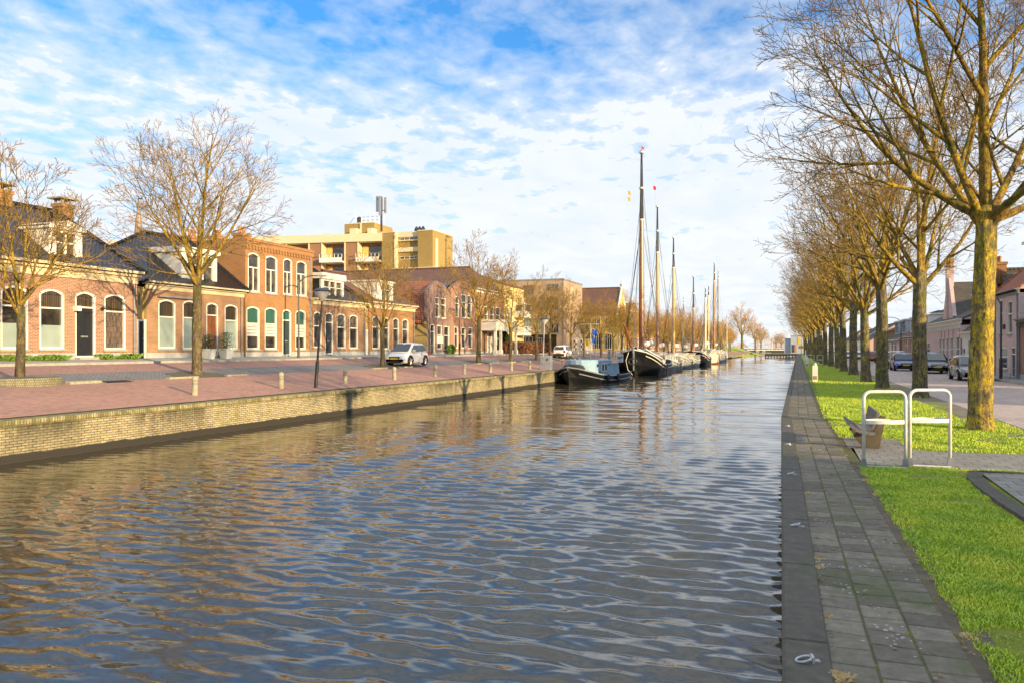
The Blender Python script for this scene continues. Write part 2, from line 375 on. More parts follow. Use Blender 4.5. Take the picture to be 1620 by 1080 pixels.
# the land is one sheet with the canal left open
g = MB()
for (xa, za), (xb, zb) in (((-4000, 2.45), (-60, 2.45)), ((-60, 2.45), (-31.5, 2.48)), ((-31.5, 2.48), (-19.36, 1.08)), ((-19.36, 1.08), (-19.36, -1.5)), ((-19.36, -1.5), (0.3, -1.5)), ((0.3, -1.5), (.3, 1.03)), ((.3, 1.03), (60, 1.03)), ((60, 1.03), (4000, 1.5))):
    g.poly([(xa, YN, za), (xb, YN, zb), (xb, 640, zb), (xa, 640, za)])
g.poly([(-4000, 640, 2.45), (4000, 640, 1.5), (4000, 7000, 2.0), (-4000, 7000, 2.45)]); g.poly([(-19.36, 640, -1.5), (.3, 640, -1.5), (.3, 640, 1.8), (-19.36, 640, 1.8)])
g.poly([(-4000, -400, 2.45), (4000, -400, 1.5), (4000, YN, 1.0), (-4000, YN, 1.0)])
tag(g.build('ground', 'land', recalc=False), kind='structure')
# water with real ripples, finer where it is nearer
rng = np.random.RandomState(4)
ys = [1.5]
while ys[-1] < 640: ys.append(ys[-1]+max(.024, ys[-1]*.0046))
ys = np.array([YN, -10, 0]+ys); xs = np.linspace(-19.42, .36, 420)
X, Y = np.meshgrid(xs, ys); Z = np.zeros_like(X)
dy = np.gradient(ys)[:, None]
for i in range(170):
    lam = .15*(3.9**rng.rand()**1.1); ang = rng.normal(1.50, .34); kk = 2*PI/lam
    kx, ky = kk*math.cos(ang), kk*math.sin(ang); ph = rng.rand()*2*PI
    amp = .0036*lam**1.0*(.5+rng.rand())
    att = np.clip((lam/np.maximum(dy*1.0, .07)-2.2)/3, 0, 1)
    w = np.sin(kx*X+ky*Y+ph+.6*np.sin(.31*X+.23*Y+i))
    Z += amp*att*(w+.25*np.cos(2*(kx*X+ky*Y+ph)))
far_ = np.clip((Y-14)/35, 0, 1)
for i in range(46):
    lam = 1.1*(4.5**rng.rand()); ang = rng.normal(1.5, .38); kk = 2*PI/lam
    att = np.clip((lam/np.maximum(dy, .07)-2.0)/3, 0, 1)
    Z += far_*.0019*lam*(.5+rng.rand())*att*np.sin(kk*math.cos(ang)*X+kk*math.sin(ang)*Y+rng.rand()*6.3+.8*np.sin(.17*X+.09*Y+i))
calm = .45+.55*np.clip((X+19.3)/9, 0, 1); Z *= calm*(.75+.35*np.sin(.21*X+.13*Y)*np.sin(.08*Y+1.3))*1.15
nv, nu = X.shape; me = bpy.data.meshes.new('water')
V = np.stack([X, Y, Z], -1).reshape(-1, 3); idx = np.arange(nv*nu).reshape(nv, nu)
Q = np.stack([idx[:-1, :-1], idx[:-1, 1:], idx[1:, 1:], idx[1:, :-1]], -1).reshape(-1, 4)
me.from_pydata(V.tolist(), [], Q.tolist()); me.materials.append(M['canal_water'])
me.polygons.foreach_set('use_smooth', [True]*len(me.polygons)); o = bpy.data.objects.new('water', me); COL.objects.link(o); tag(o, kind='structure')
# left bank : quay, plaza, parking strip, road, pavement
def lp(x): return (x, gz(x))
strip('quay_paving', [lp(-24.9), lp(-19.8)], YN, 400, 'paving_red', .004)
strip('parking_strip', [lp(-27.2), lp(-24.9)], YN, 400, 'setts_grey', .006)
strip('road', [lp(-29.6), lp(-27.2)], YN, 400, 'road_brick', .005)
m = MB()
for i in range(22):
    y0 = YN+i*20; m.box(-29.75, -29.6, y0, y0+19.98, 2.0, gz(-29.6)+.11)
tag(m.build('kerb', 'stone_grey'), kind='structure')
strip('pavement', [(-31.6, 2.53), (-29.75, gz(-29.6)+.10)], YN, 400, 'slab_grey', 0)
m = MB()
m.box(-19.72, -19.3, YN, 400, -1.4, .98); tag(m.build('quay_wall', 'quay_brick'), 'yellow brick quay wall with dark stains and tarred foot along the left bank', 'quay wall')
c = MB(); c.bevbox(-19.80, -19.262, YN, 400, .98, 1.125, .03); c.build('coping', 'quay_cap', bpy.data.objects['quay_wall'], local=True)
# right bank : cap stone, slab path, grass, verge, street.  the near part turns by 1.1 degrees at y=23
def ex(y, off=0.0):    # x of the water edge
    return (.02-.0189*y if y < 23 else -.415)+off
def rs(name, o0, o1, y0, y1, z, mat, k0=None, k1=None):
    pass
cap = MB(); slabs = MB(); tones = []; random.seed(3)
# dark cap stone blocks at the water
y = -6.0
while y < 262:
    L = 1.9 if y < 60 else 6
    y2 = min(y+L, 262); 
    if y < 23 < y2: y2 = 23.0
    w = .27 if y < 23 else .17
    a, b = ex(y), ex(y2-.012)
    if y2 >= 23.0 and y < 23: b = .02-.0189*23
    z0, z1 = -1.3, 1.135
    P = [(a-.012, y), (a+w, y), (b+w, y2-.012), (b-.012, y2-.012)]
    r0 = [(p[0], p[1], z0) for p in P]; r1 = [(p[0], p[1], z1-.02) for p in P]
    r2 = [(p[0]+(.02 if k in (0, 3) else -.015), p[1]+(.015 if k < 2 else -.015), z1) for k, p in enumerate(P)]
    cap.loft([r0, r1, r2]); y = y2
o = cap.build('quay_edge', 'cap_stone'); tag(o, kind='structure')
# slabs, 0.3 m, in running courses along the path
y = 1.5
def addslab(x0, x1, y0, y1, z, tilt):
    j = .0035; n = len(slabs.v); t1, t2 = random.gauss(0, tilt), random.gauss(0, tilt)
    dxx = ex(y0)-ex(y1) if y0 < 23 else 0
    x0b, x1b = x0-dxx, x1-dxx
    r1 = [(x0+j, y0+j, z-.012+t1), (x1-j, y0+j, z-.012-t1), (x1b-j, y1-j, z-.012+t2), (x0b+j, y1-j, z-.012-t2)]
    r0 = [(p[0], p[1], .98) for p in r1]
    r2 = [(r1[0][0]+.008, r1[0][1]+.008, r1[0][2]+.012), (r1[1][0]-.008, r1[1][1]+.008, r1[1][2]+.012), (r1[2][0]-.008, r1[2][1]-.008, r1[2][2]+.012), (r1[3][0]+.008, r1[3][1]-.008, r1[3][2]+.012)]
    slabs.loft([r0, r1, r2]); tones.extend([random.random()]*12)
cols = [.245, .52, .795, 1.07]; colsf = [.165, .43, .70, .97]
offs = [0, .13, .05]; rows = {0: -1.0+0, 1: -1.0+.13, 2: -1.0+.05}
for ci in range(3):
    y = 1.0+offs[ci]
    while y < 150:
        L = .275
        a = ex(y)
        w0, w1 = (cols[ci], cols[ci+1]) if y < 23 else (colsf[ci], colsf[ci+1])
        addslab(a+w0, a+w1, y, y+L, 1.115, .0028); y += L
me_o = slabs.build('path', 'path_slab', recalc=False); tag(me_o, kind='structure')
at = me_o.data.attributes.new('tone', 'FLOAT', 'POINT'); at.data.foreach_set('value', tones)
b = MB()
for (y0, y1) in ((-6, 23), (23, 150), (150, 262)):
    x0, x1 = (.02-.0189*y0, .02-.0189*y1) if y0 < 23 else (-.415, -.415)
    b.poly([(x0+.15, y0, 1.108), (x0+1.24, y0, 1.108), (x1+1.24, y1, 1.108), (x1+.15, y1, 1.108)])
tag(b.build('path_bed', 'joint_moss', recalc=False), kind='structure')
b = MB(); b.poly([(1.08, -6, 1.1085), (1.40, -6, 1.1085), (1.05, 14.1, 1.1085), (.79, 14.1, 1.1085)]); b.poly([(.72, 16.35, 1.1085), (1.0, 16.35, 1.1085), (.84, 23, 1.1085), (.60, 23, 1.1085)]); tag(b.build('earth_strip', 'soil', recalc=False), kind='structure')
b = MB(); b.poly([(-.25, 150, 1.116), (.7, 150, 1.116), (.7, 262, 1.116), (-.25, 262, 1.116)]); tag(b.build('far_path', 'path_slab', recalc=False), kind='structure')
# narrow earth strip, lawn, verge, street
L = MB()
L.poly([(1.22, -6, 1.106), (5.0, -6, 1.106), (5.0, 14.1, 1.106), (.88, 14.1, 1.106)]); L.poly([(1.95, 16.35, 1.106), (5.0, 16.35, 1.106), (4.9, 23, 1.106), (1.75, 23, 1.106)])
L.poly([(.90, 18.2, 1.106), (1.93, 18.2, 1.106), (1.75, 23, 1.106), (.80, 23, 1.106)])
L.poly([(.66, 23, 1.106), (4.9, 23, 1.106), (4.9, 260, 1.106), (.66, 260, 1.106)])
tag(L.build('lawn', 'grass_ground', recalc=False), kind='structure')
V_ = MB(); prev = None
for i in range(140):
    yy = 17+i*1.75; xx = 4.15+.35*math.sin(yy*.5)+.25*math.sin(yy*1.3+1)
    if prev: V_.poly([(prev[0], prev[1], 1.110), (5.05, prev[1], 1.110), (5.05, yy, 1.110), (xx, yy, 1.110)])
    prev = (xx, yy)
tag(V_.build('verge', 'muddy_verge', recalc=False), kind='structure')
strip('street', [(5.0, 1.1), (11.0, 1.1)], YN, 400, 'street_brick', .015)
strip('crossing_path', [(1.0, 1.1), (5.0, 1.1)], 14.1, 16.35, 'slab_old', .012)
b = MB(); b.poly([(.90, 16.35, 1.112), (1.95, 16.35, 1.112), (1.93, 18.2, 1.112), (.88, 18.2, 1.112)]); tag(b.build('bench_paving', 'slab_old', recalc=False), kind='structure')
m = MB()
for i in range(22):
    y0 = YN+i*20; m.box(11.0, 11.14, y0, y0+19.98, .9, 1.22)
tag(m.build('street_kerb', 'stone_grey'), kind='structure')
strip('footway', [(11.14, 1.1), (12.35, 1.1)], YN, 400, 'slab_grey', .11)
# paved pad with a dark mossy kerb at the right edge
sheet('slab_pad', [(2.50, 5, 1.13), (5.0, 5, 1.13), (5.0, 13.68, 1.13), (2.6, 13.68, 1.13)], 'slab_old')
m = MB(); pts = [(2.36, 6.0), (2.33, 10.0), (2.28, 11.0), (2.26, 12.1), (2.30, 13.0), (2.42, 13.6), (2.6, 13.72), (5.0, 13.76)]
for k_, ((xa, ya), (xb, yb)) in enumerate(zip(pts, pts[1:])):
    d = Vector((xb-xa, yb-ya, 0)).normalized(); nrm = Vector((d.y, -d.x, 0))*(.20 if k_ < 5 else .07)
    r = lambda x, y, z, s=0: (x, y, z)
    A = [(xa, ya), (xb, yb), (xb+nrm.x, yb+nrm.y), (xa+nrm.x, ya+nrm.y)]
    m.loft([[(p[0], p[1], 1.0) for p in A], [(p[0], p[1], 1.155) for p in A]])
tag(m.build('pad_kerb', 'cap_stone'), kind='structure')
# grass blades : one mass nobody could count
def blades(name, regions, mat, seed, wid=.004):
    rg = np.random.RandomState(seed); VV = []; FF = []; n0 = 0
    for (fx0, fx1, y0, y1, n, h) in regions:
        yy = y0+(y1-y0)*rg.rand(n); t = rg.rand(n)
        x0 = fx0(yy); x1 = fx1(yy); xx = x0+(x1-x0)*t
        cl = .5+.5*np.sin(xx*5.1+np.sin(yy*3.3)*1.4)*np.sin(yy*4.3+np.sin(xx*2.9))
        pn = np.sin(xx*1.9+np.sin(yy*1.1)*2.1+seed)*np.sin(yy*1.37+np.sin(xx*2.3)*1.6)+.5*np.sin(xx*4.7-yy*3.9)*np.sin(yy*5.3+xx)
        bare = np.clip((pn-.5)*2.4, 0, 1); keep = rg.rand(n) > bare*.85; xx, yy, t, cl, bare = xx[keep], yy[keep], t[keep], cl[keep], bare[keep]; n = len(xx)
        hh = (1-.5*bare)*h*(.45+.6*rg.rand(n)+.45*cl); a = rg.rand(n)*2*PI; le = hh*(.25+.75*rg.rand(n)); b = rg.rand(n)*2*PI
        w = wid*(.7+.6*rg.rand(n))*(1+y0*.05)
        z = 1.100
        p0 = np.stack([xx-np.cos(a)*w, yy-np.sin(a)*w, np.full(n, z)], -1); p1 = np.stack([xx+np.cos(a)*w, yy+np.sin(a)*w, np.full(n, z)], -1)
        p2 = np.stack([xx+np.cos(b)*le*.35+np.cos(a)*w*.7, yy+np.sin(b)*le*.35+np.sin(a)*w*.7, z+hh*.65], -1); p2b = p2-np.stack([np.cos(a)*w*1.4, np.sin(a)*w*1.4, np.zeros(n)], -1)
        p3 = np.stack([xx+np.cos(b)*le, yy+np.sin(b)*le, z+hh], -1)
        VV.append(np.stack([p0, p1, p2, p2b, p3], 1).reshape(-1, 3)); i = n0+np.arange(n)*5
        FF += np.stack([i, i+1, i+2, i+3], -1).tolist()+np.stack([i+3, i+2, i+4], -1).tolist(); n0 += n*5
    me = bpy.data.meshes.new(name); me.from_pydata(np.concatenate(VV).tolist(), [], FF); me.materials.append(M[mat])
    o = bpy.data.objects.new(name, me); COL.objects.link(o); tag(o, kind='stuff'); return o
e1 = lambda y: np.where(y < 23, 1.13-.0189*y+.03+.012*np.sin(y*7.1)+.05*(np.random.RandomState(1).rand(len(y))**2), .68)
blades('grass', [(e1, lambda y: np.full_like(y, 2.36), 3.6, 7.5, 42000, .032), (e1, lambda y: np.where(y > 13.76, 5.0, 2.28), 7.5, 14.1, 46000, .034),
                 (lambda y: np.full_like(y, 1.95), lambda y: np.full_like(y, 4.9), 16.35, 24, 25000, .05), (e1, lambda y: np.full_like(y, 2.0), 18.2, 24, 8000, .05),
                 (e1, lambda y: np.full_like(y, 4.1), 24, 45, 24000, .05), (e1, lambda y: np.full_like(y, 4.1), 45, 110, 16000, .06)], 'grass_blade', 5)
tag(bpy.data.objects['grass'], 'bright green winter lawn grass beside the right canal path', 'grass')
def tufts(name, spots, mat, seed, n=60, h=.06, r=.06, wid=.003, label=None):
    rg = np.random.RandomState(seed); m = MB()
    for (x, y, s) in spots:
        z = 1.10 if x > -1 else gz(x)+.03
        for i in range(int(n*s)):
            a = rg.rand()*2*PI; q = r*s*rg.rand()**.7; px, py = x+math.cos(a)*q, y+math.sin(a)*q*1.6
            b = rg.rand()*2*PI; hh = h*(.4+rg.rand())*s; le = hh*(.5+rg.rand()*1.2); w = wid
            m.poly([(px-w*math.sin(b), py+w*math.cos(b), z), (px+w*math.sin(b), py-w*math.cos(b), z), (px+math.cos(b)*le*.6, py+math.sin(b)*le*.6, z+hh), (px+math.cos(b)*le, py+math.sin(b)*le, z+hh*.9)])
    o = m.build(name, mat, recalc=False); tag(o, label, 'weeds', kind='stuff'); return o
random.seed(8)
sp_ = []
for ci in range(4):
    y = 3.4
    while y < 30:
        if random.random() < (.85, .6, .75, .9)[ci]: 
            w0 = cols[ci] if y < 23 else colsf[ci]
            sp_.append((ex(y)+w0+random.gauss(0, .006), y, random.uniform(.25, .75)))
        y += random.uniform(.08, .5)
tufts('joint_moss', sp_, 'moss_tuft', 2, 60, .02, .05, .0024, 'moss and seedlings growing in the joints of the slab path')
tufts('dry_grass', [(ex(y)+o_, y, s) for o_, y, s in ((.30, 4.9, 1.1), (1.03, 4.75, 1.5), (1.10, 4.95, 1.3), (.95, 4.45, 1.3), (1.2, 4.6, 1.2), (1.15, 5.9, .8), (.28, 7.3, .9), (.30, 7.6, .8), (.285, 6.0, .7), (1.15, 11.2, .8), (1.12, 12.4, .9), (.32, 11.0, .9), (.30, 14, .9))], 'dry_grass', 6, 170, .028, .045, .0011, 'straw coloured dry grass clumps on the slab path')
rw = random.Random(4); wy0, wy1 = Ypx(2, -31), Ypx(108, -31)
tufts('weeds', [(-31.2+rw.uniform(-.15, .3), rw.uniform(wy0, wy1), rw.uniform(1.2, 3.0)) for i in range(18)]+[(-31.2+rw.uniform(-.15, .2), rw.uniform(Ypx(158, -31), Ypx(215, -31)), rw.uniform(1.2, 3.0)) for i in range(10)], 'weed_green', 9, 40, .075, .1, .010, 'green weeds and low plants growing against the foot of the first brick house')
for (pa, zx, lb_) in ((185, -24.75, 'dark iron drain grate beside a kerb stone on the left plaza'),):
    yy_ = Ypx(pa, zx); e_ = empty('drain_grate', (zx, yy_, gz(zx)), lb_, 'drain'); m = MB(); m.T = Matrix.Translation((zx, yy_, gz(zx)+.012)) @ Matrix.Rotation(math.atan(1.4/12.2), 4, 'Y')
    m.box(-.22, .22, -.6, .6, -.02, .006); m.build('frame', 'dark_metal', e_); m = MB(); m.T = Matrix.Translation((zx, yy_, gz(zx)+.012)) @ Matrix.Rotation(math.atan(1.4/12.2), 4, 'Y')
    for i in range(12): m.box(-.18, .18, -.55+i*.095, -.51+i*.095, .006, .02)
    m.build('bars', 'black_paint', e_)
    m = MB(); m.T = Matrix.Translation((zx, yy_-1.5, gz(zx))) @ Matrix.Rotation(math.atan(1.4/12.2), 4, 'Y'); m.bevbox(-.12, .12, -.7, .7, -.1, .09, .02); tag(m.build('kerb_stones', 'concrete_pale'), kind='structure')
# ================================================================ houses
def arc(y0, y1, zt, r, n=8): return [(y0+(y1-y0)*i/n, zt-r+r*(1-(2*i/n-1)**2)) for i in range(n+1)]
def rect(p0, p1, q0, q1, XF, zabs=None):     # photo rectangle on the facade plane -> y0,y1,z0,z1
    y0, y1 = Ypx(p0, XF), Ypx(p1, XF); ym = (y0+y1)/2
    return (min(y0, y1), max(y0, y1), Zpy(q1, XF, ym), Zpy(q0, XF, ym))
class House:
    def __init__(s, name, label, cat, XF, o, Y0, Y1, zb, ze, D, wm, group=None, cut=()):
        s.XF, s.o, s.Y0, s.Y1, s.zb, s.ze, s.D, s.wm = XF, o, Y0, Y1, zb, ze, D, wm
        s.r = empty(name, (XF, (Y0+Y1)/2, zb), label, cat, group)
        s.ops = []; s.gable = None
    def x(s, v): return s.XF-s.o*v
    def bx(s, m, v0, v1, y0, y1, z0, z1, mi=0): m.box(s.x(v0), s.x(v1), y0, y1, z0, z1, mi)
    def wall(s, plinth=.28, pm='grey_render', side_mat=None):
        m = MB(); ops = s.ops
        ysl = sorted({s.Y0, s.Y1, *[q for op in ops for q in op[:2]]}); zsl = sorted({s.zb-.3, s.ze, *[q for op in ops for q in op[2:4]]})
        for i in range(len(ysl)-1):
            for j in range(len(zsl)-1):
                ym, zm = (ysl[i]+ysl[i+1])/2, (zsl[j]+zsl[j+1])/2
                if any(a < ym < b and c < zm < d for a, b, c, d, *_ in ops): continue
                m.poly([(s.x(0), ysl[i], zsl[j]), (s.x(0), ysl[i+1], zsl[j]), (s.x(0), ysl[i+1], zsl[j+1]), (s.x(0), ysl[i], zsl[j+1])])
        for (a, b, c, d, r) in [op[:5] for op in ops]:
            t = .16
            m.poly([(s.x(0), a, c), (s.x(t), a, c), (s.x(t), a, d), (s.x(0), a, d)]); m.poly([(s.x(0), b, c), (s.x(t), b, c), (s.x(t), b, d), (s.x(0), b, d)])
            m.poly([(s.x(0), a, d), (s.x(t), a, d), (s.x(t), b, d), (s.x(0), b, d)]); m.poly([(s.x(0), a, c), (s.x(t), a, c), (s.x(t), b, c), (s.x(0), b, c)])
            if r > 0:
                P = arc(a, b, d, r); h = len(P)//2
                m.poly([(s.x(0), a, d)]+[(s.x(0), *p) for p in P[:h+1]]); m.poly([(s.x(0), b, d)]+[(s.x(0), *p) for p in P[:h-1:-1]])
        for yy in (s.Y0, s.Y1):
            m.poly([(s.x(0), yy, s.zb-.3), (s.x(s.D), yy, s.zb-.3), (s.x(s.D), yy, s.ze), (s.x(0), yy, s.ze)], 1)
        m.poly([(s.x(s.D), s.Y0, s.zb-.3), (s.x(s.D), s.Y1, s.zb-.3), (s.x(s.D), s.Y1, s.ze), (s.x(s.D), s.Y0, s.ze)], 1)
        m.poly([(s.x(0), s.Y0, s.ze-.01), (s.x(0), s.Y1, s.ze-.01), (s.x(s.D), s.Y1, s.ze-.01), (s.x(s.D), s.Y0, s.ze-.01)], 1)
        if s.gable:
            for v, pts in s.gable: m.poly([(s.x(v), *p) for p in pts])
        w = m.build('wall', [s.wm, side_mat or s.wm], s.r, recalc=False)
        if plinth:
            p = MB(); doors = sorted([(op[0], op[1]) for op in ops if op[2] < s.zb+plinth]); y = s.Y0
            for a, b in doors+[(s.Y1, s.Y1)]:
                if a-y > .05: s.bx(p, -.03, .02, y, a, s.zb-.3, s.zb+plinth)
                y = b
            p.build('plinth', pm, s.r)
        return w
    def frame(s, name, a, b, c, d, r, bars=(), fw=.09, mat='white_paint', parent=None, v0=.02, v1=.12, mull=0):
        m = MB()
        s.bx(m, v0, v1, a, a+fw, c, d-r); s.bx(m, v0, v1, b-fw, b, c, d-r); s.bx(m, v0-.01, v1, a+fw, b-fw, c, c+fw*.9)
        if r > 0:
            P = arc(a, b, d, r); Q = arc(a+fw, b-fw, d-fw, r)
            for i in range(len(P)-1):
                for v in (v0, v1): m.poly([(s.x(v), *P[i]), (s.x(v), *P[i+1]), (s.x(v), *Q[i+1]), (s.x(v), *Q[i])])
                m.poly([(s.x(v0), *Q[i]), (s.x(v0), *Q[i+1]), (s.x(v1), *Q[i+1]), (s.x(v1), *Q[i])])
        else: s.bx(m, v0, v1, a+fw, b-fw, d-fw, d)
        for t in bars: s.bx(m, v0+.015, v1-.01, a+fw, b-fw, t-.035, t+.035)
        for i in range(mull): 
            yc = a+(b-a)*(i+1)/(mull+1); s.bx(m, v0+.02, v1-.02, yc-.03, yc+.03, c+fw*.9, (bars[0]-.035) if bars else d-fw-r*.3)
        return m.build(name, mat, parent or s.r)
    def window(s, a, b, c, d, r=.0, style='glass', split=.68, up='glass', low=None, lowh=.5, fw=.09, sill=True, mull=0, mat='white_paint', label=None):
        bars = (c+(d-c)*split,) if split else ()
        f = s.frame('window', a, b, c, d, r, bars, fw, mat, mull=mull)
        if label: f['label'] = label
        m = MB(); v = .125; zs = c+(d-c)*(split or 1)
        def q(za, zb_, mi): m.poly([(s.x(v), a, za), (s.x(v), b, za), (s.x(v), b, zb_), (s.x(v), a, zb_)], mi)
        mats = [style, up, low or style]
        if low:
            zl = c+(zs-c)*lowh; q(c, zl, 2); q(zl, zs, 0)
        else: q(c, zs, 0)
        if split: q(zs, d, 1)
        m.build('pane', mats, f, recalc=False)
        if sill: k = MB(); s.bx(k, -.07, .02, a-.06, b+.06, c-.09, c); k.build('sill', 'stone_grey', f)
        return f
    def door(s, a, b, c, d, r=.0, mat='charcoal', split=.76, up='leaded_glass', fw=.09, panels=True, label=None, step=True):
        f = s.frame('door', a, b, c, d, r, (c+(d-c)*split,), fw)
        if label: f['label'] = label
        m = MB(); zs = c+(d-c)*split; s.bx(m, .10, .14, a+fw, b-fw, c+.02, zs-.03)
        w = b-a-2*fw; h = zs-c
        for (z0, z1) in ((.10, .38), (.46, .9)):
            for (u0, u1) in ((.12, .46), (.54, .88)) if z0 > .4 else ((.14, .86),):
                s.bx(m, .085, .10, a+fw+w*u0, a+fw+w*u1, c+h*z0, c+h*z1)
        dl = m.build('door_leaf', mat, f)
        g_ = MB(); g_.poly([(s.x(.125), a, zs), (s.x(.125), b, zs), (s.x(.125), b, d), (s.x(.125), a, d)]); g_.build('fanlight', up, f, recalc=False)
        l = MB(); s.bx(l, .07, .085, a+fw+w*.3, a+fw+w*.7, c+h*.40, c+h*.43); l.build('letter_plate', 'steel_grey', f)
        if step: k = MB(); s.bx(k, -.35, .0, a-.05, b+.05, s.zb-.2, s.zb+.10); k.build('doorstep', 'stone_grey', f)
        return f
    def cornice(s, z0, z1, p=.30, mat='offwhite_trim', ret=True):
        if s.Y1-s.Y0 > 5:
            d_ = MB(); d_.tube([(s.x(-.06), s.Y1-.25, s.zb), (s.x(-.06), s.Y1-.25, z0-.05)], .045, 7); d_.build('downpipe', 'lead_grey', s.r)
        m = MB(); h = z1-z0; e = .12
        s.bx(m, -.06, .05, s.Y0-.02, s.Y1+.02, z0, z0+h*.55); s.bx(m, -p*.6, .05, s.Y0-e*.5, s.Y1+e*.5, z0+h*.55, z0+h*.8); s.bx(m, -p, .05, s.Y0-e, s.Y1+e, z0+h*.8, z1)
        return m.build('cornice', mat, s.r)
    def roof_par(s, zr, rm, vr=None, hip0=0, hip1=0, ov=.15, z0=None, gmat=None):   # ridge along the canal
        z0 = s.ze if z0 is None else z0; vr = vr or s.D/2; m = MB(); t = .12
        A0, A1 = (s.x(-ov), s.Y0-(.05 if not hip0 else ov), z0), (s.x(-ov), s.Y1+(.05 if not hip1 else ov), z0)
        B0, B1 = (s.x(s.D+ov), A0[1], z0), (s.x(s.D+ov), A1[1], z0)
        R0, R1 = (s.x(vr), s.Y0+hip0-(.05 if not hip0 else 0), zr), (s.x(vr), s.Y1-hip1+(.05 if not hip1 else 0), zr)
        m.slab([A0, A1, R1, R0], t); m.slab([B0, R0, R1, B1], t)
        if hip0: m.slab([A0, R0, B0], t)
        if hip1: m.slab([A1, B1, R1], t)
        rf = m.build('roof', rm, s.r)
        rd = MB(); rd.tube([R0, R1], .13, 6)
        if hip0: rd.tube([A0, R0], .12, 6); rd.tube([B0, R0], .12, 6)
        if hip1: rd.tube([A1, R1], .12, 6); rd.tube([B1, R1], .12, 6)
        rd.build('ridge_tiles', rm, rf)
        if not hip0 or not hip1:
            g_ = MB()
            if not hip0: g_.poly([(s.x(0), s.Y0, z0), (s.x(s.D), s.Y0, z0), (s.x(vr), s.Y0, zr-.1)])
            if not hip1: g_.poly([(s.x(0), s.Y1, z0), (s.x(s.D), s.Y1, z0), (s.x(vr), s.Y1, zr-.1)])
            g_.build('gable_wall', gmat or s.wm, s.r, recalc=False)
        s.rf = rf; return rf
    def roof_perp(s, zr, rm, ym=None, ov=.12, z0=None, v0=.25, hipf=0, z1=None):   # ridge at right angles to the canal
        z0 = s.ze if z0 is None else z0; z1 = z0 if z1 is None else z1; ym = ym or (s.Y0+s.Y1)/2; m = MB(); t = .12
        a, b = s.x(v0), s.x(s.D+.1)
        m.slab([(a, s.Y0-ov, z0), (b, s.Y0-ov, z0), (b, ym, zr), (s.x(v0+hipf), ym, zr)], t); m.slab([(a, s.Y1+ov, z1), (s.x(v0+hipf), ym, zr), (b, ym, zr), (b, s.Y1+ov, z1)], t)
        if hipf: m.slab([(a, s.Y0-ov, z0), (s.x(v0+hipf), ym, zr), (a, s.Y1+ov, z1)], t)
        rf = m.build('roof', rm, s.r); rd = MB(); rd.tube([(s.x(v0+hipf), ym, zr), (b, ym, zr)], .13, 6); rd.build('ridge_tiles', rm, rf); s.rf = rf; return rf
    def dormer(s, a, b, c, d, v0=.25, dep=3.0, mat='white_paint', wa=None, arch=0, roofh=.16, side=None, mull=1, slope=0, pedi=0, glass='glass_bright'):
        m = MB(); fw = .10
        # cheeks and back
        m.box(s.x(v0+.14), s.x(v0+dep), a, b, c, d, 1)
        f0, f1 = v0, v0+.14
        w0, w1 = wa or (a+.18, b-.18); zc, zd = c+.12, d-.14
        s.bx(m, f0, f1, a, w0, c, d); s.bx(m, f0, f1, w1, b, c, d); s.bx(m, f0, f1, w0, w1, c, zc); s.bx(m, f0, f1, w0, w1, zd, d)
        for i in range(mull):
            yc = w0+(w1-w0)*(i+1)/(mull+1); s.bx(m, f0+.02, f1, yc-.045, yc+.045, zc, zd)
        s.bx(m, f0+.02, f1, w0, w1, zc+(zd-zc)*.66-.03, zc+(zd-zc)*.66+.03)
        o_ = m.build('dormer', [mat, side or mat], s.r)
        g_ = MB(); g_.poly([(s.x(f1-.012), w0, zc), (s.x(f1-.012), w1, zc), (s.x(f1-.012), w1, zd), (s.x(f1-.012), w0, zd)]); g_.build('pane', glass, o_, recalc=False)
        r_ = MB(); e = .12; r_.slab([(s.x(v0-.15), a-e, d+roofh), (s.x(v0-.15), b+e, d+roofh), (s.x(v0+dep), b+e, d+roofh+slope), (s.x(v0+dep), a-e, d+roofh+slope)], roofh)
        if pedi: r_.poly([(s.x(v0-.12), a-e, d+roofh), (s.x(v0-.12), b+e, d+roofh), (s.x(v0-.12), (a+b)/2, d+roofh+pedi)]); r_.slab([(s.x(v0-.16), a-e, d+roofh), (s.x(v0-.16), (a+b)/2, d+roofh+pedi), (s.x(v0+dep), (a+b)/2, d+roofh+pedi), (s.x(v0+dep), a-e, d+roofh)], .05); r_.slab([(s.x(v0-.16), b+e, d+roofh), (s.x(v0-.16), (a+b)/2, d+roofh+pedi), (s.x(v0+dep), (a+b)/2, d+roofh+pedi), (s.x(v0+dep), b+e, d+roofh)], .05)
        r_.build('dormer_roof', 'offwhite_trim' if mat != 'charcoal' else 'lead_grey', o_); return o_
    def chimney(s, v, y, z0, z1, w=.7, l=.9, mat='brick_orange', cap=True, parent=None):
        m = MB(); m.box(s.x(v-w/2), s.x(v+w/2), y-l/2, y+l/2, z0, z1-.3); m.box(s.x(v-w/2-.06), s.x(v+w/2+.06), y-l/2-.06, y+l/2+.06, z1-.3, z1-.12)
        o_ = m.build('chimney', mat, getattr(s, 'rf', s.r))
        if cap:
            c_ = MB(); c_.box(s.x(v-w/2-.18), s.x(v+w/2+.18), y-l/2-.18, y+l/2+.18, z1+.12, z1+.2)
            for dx in (-1, 1):
                for dy_ in (-1, 1): c_.box(s.x(v+dx*w*.35)-.05, s.x(v+dx*w*.35)+.05, y+dy_*l*.35-.05, y+dy_*l*.35+.05, z1-.12, z1+.12)
            c_.build('chimney_cap', 'stone_grey', o_)
        else:
            for q in (-.22, .22):
                p = MB(); p.lathe([(.09, 0), (.10, .3), (.12, .32), (.12, .42), (.09, .42)], 8, c=(s.x(v), y+q*l, z1-.12)); p.build('chimney_pot', 'terracotta', o_)
        return o_
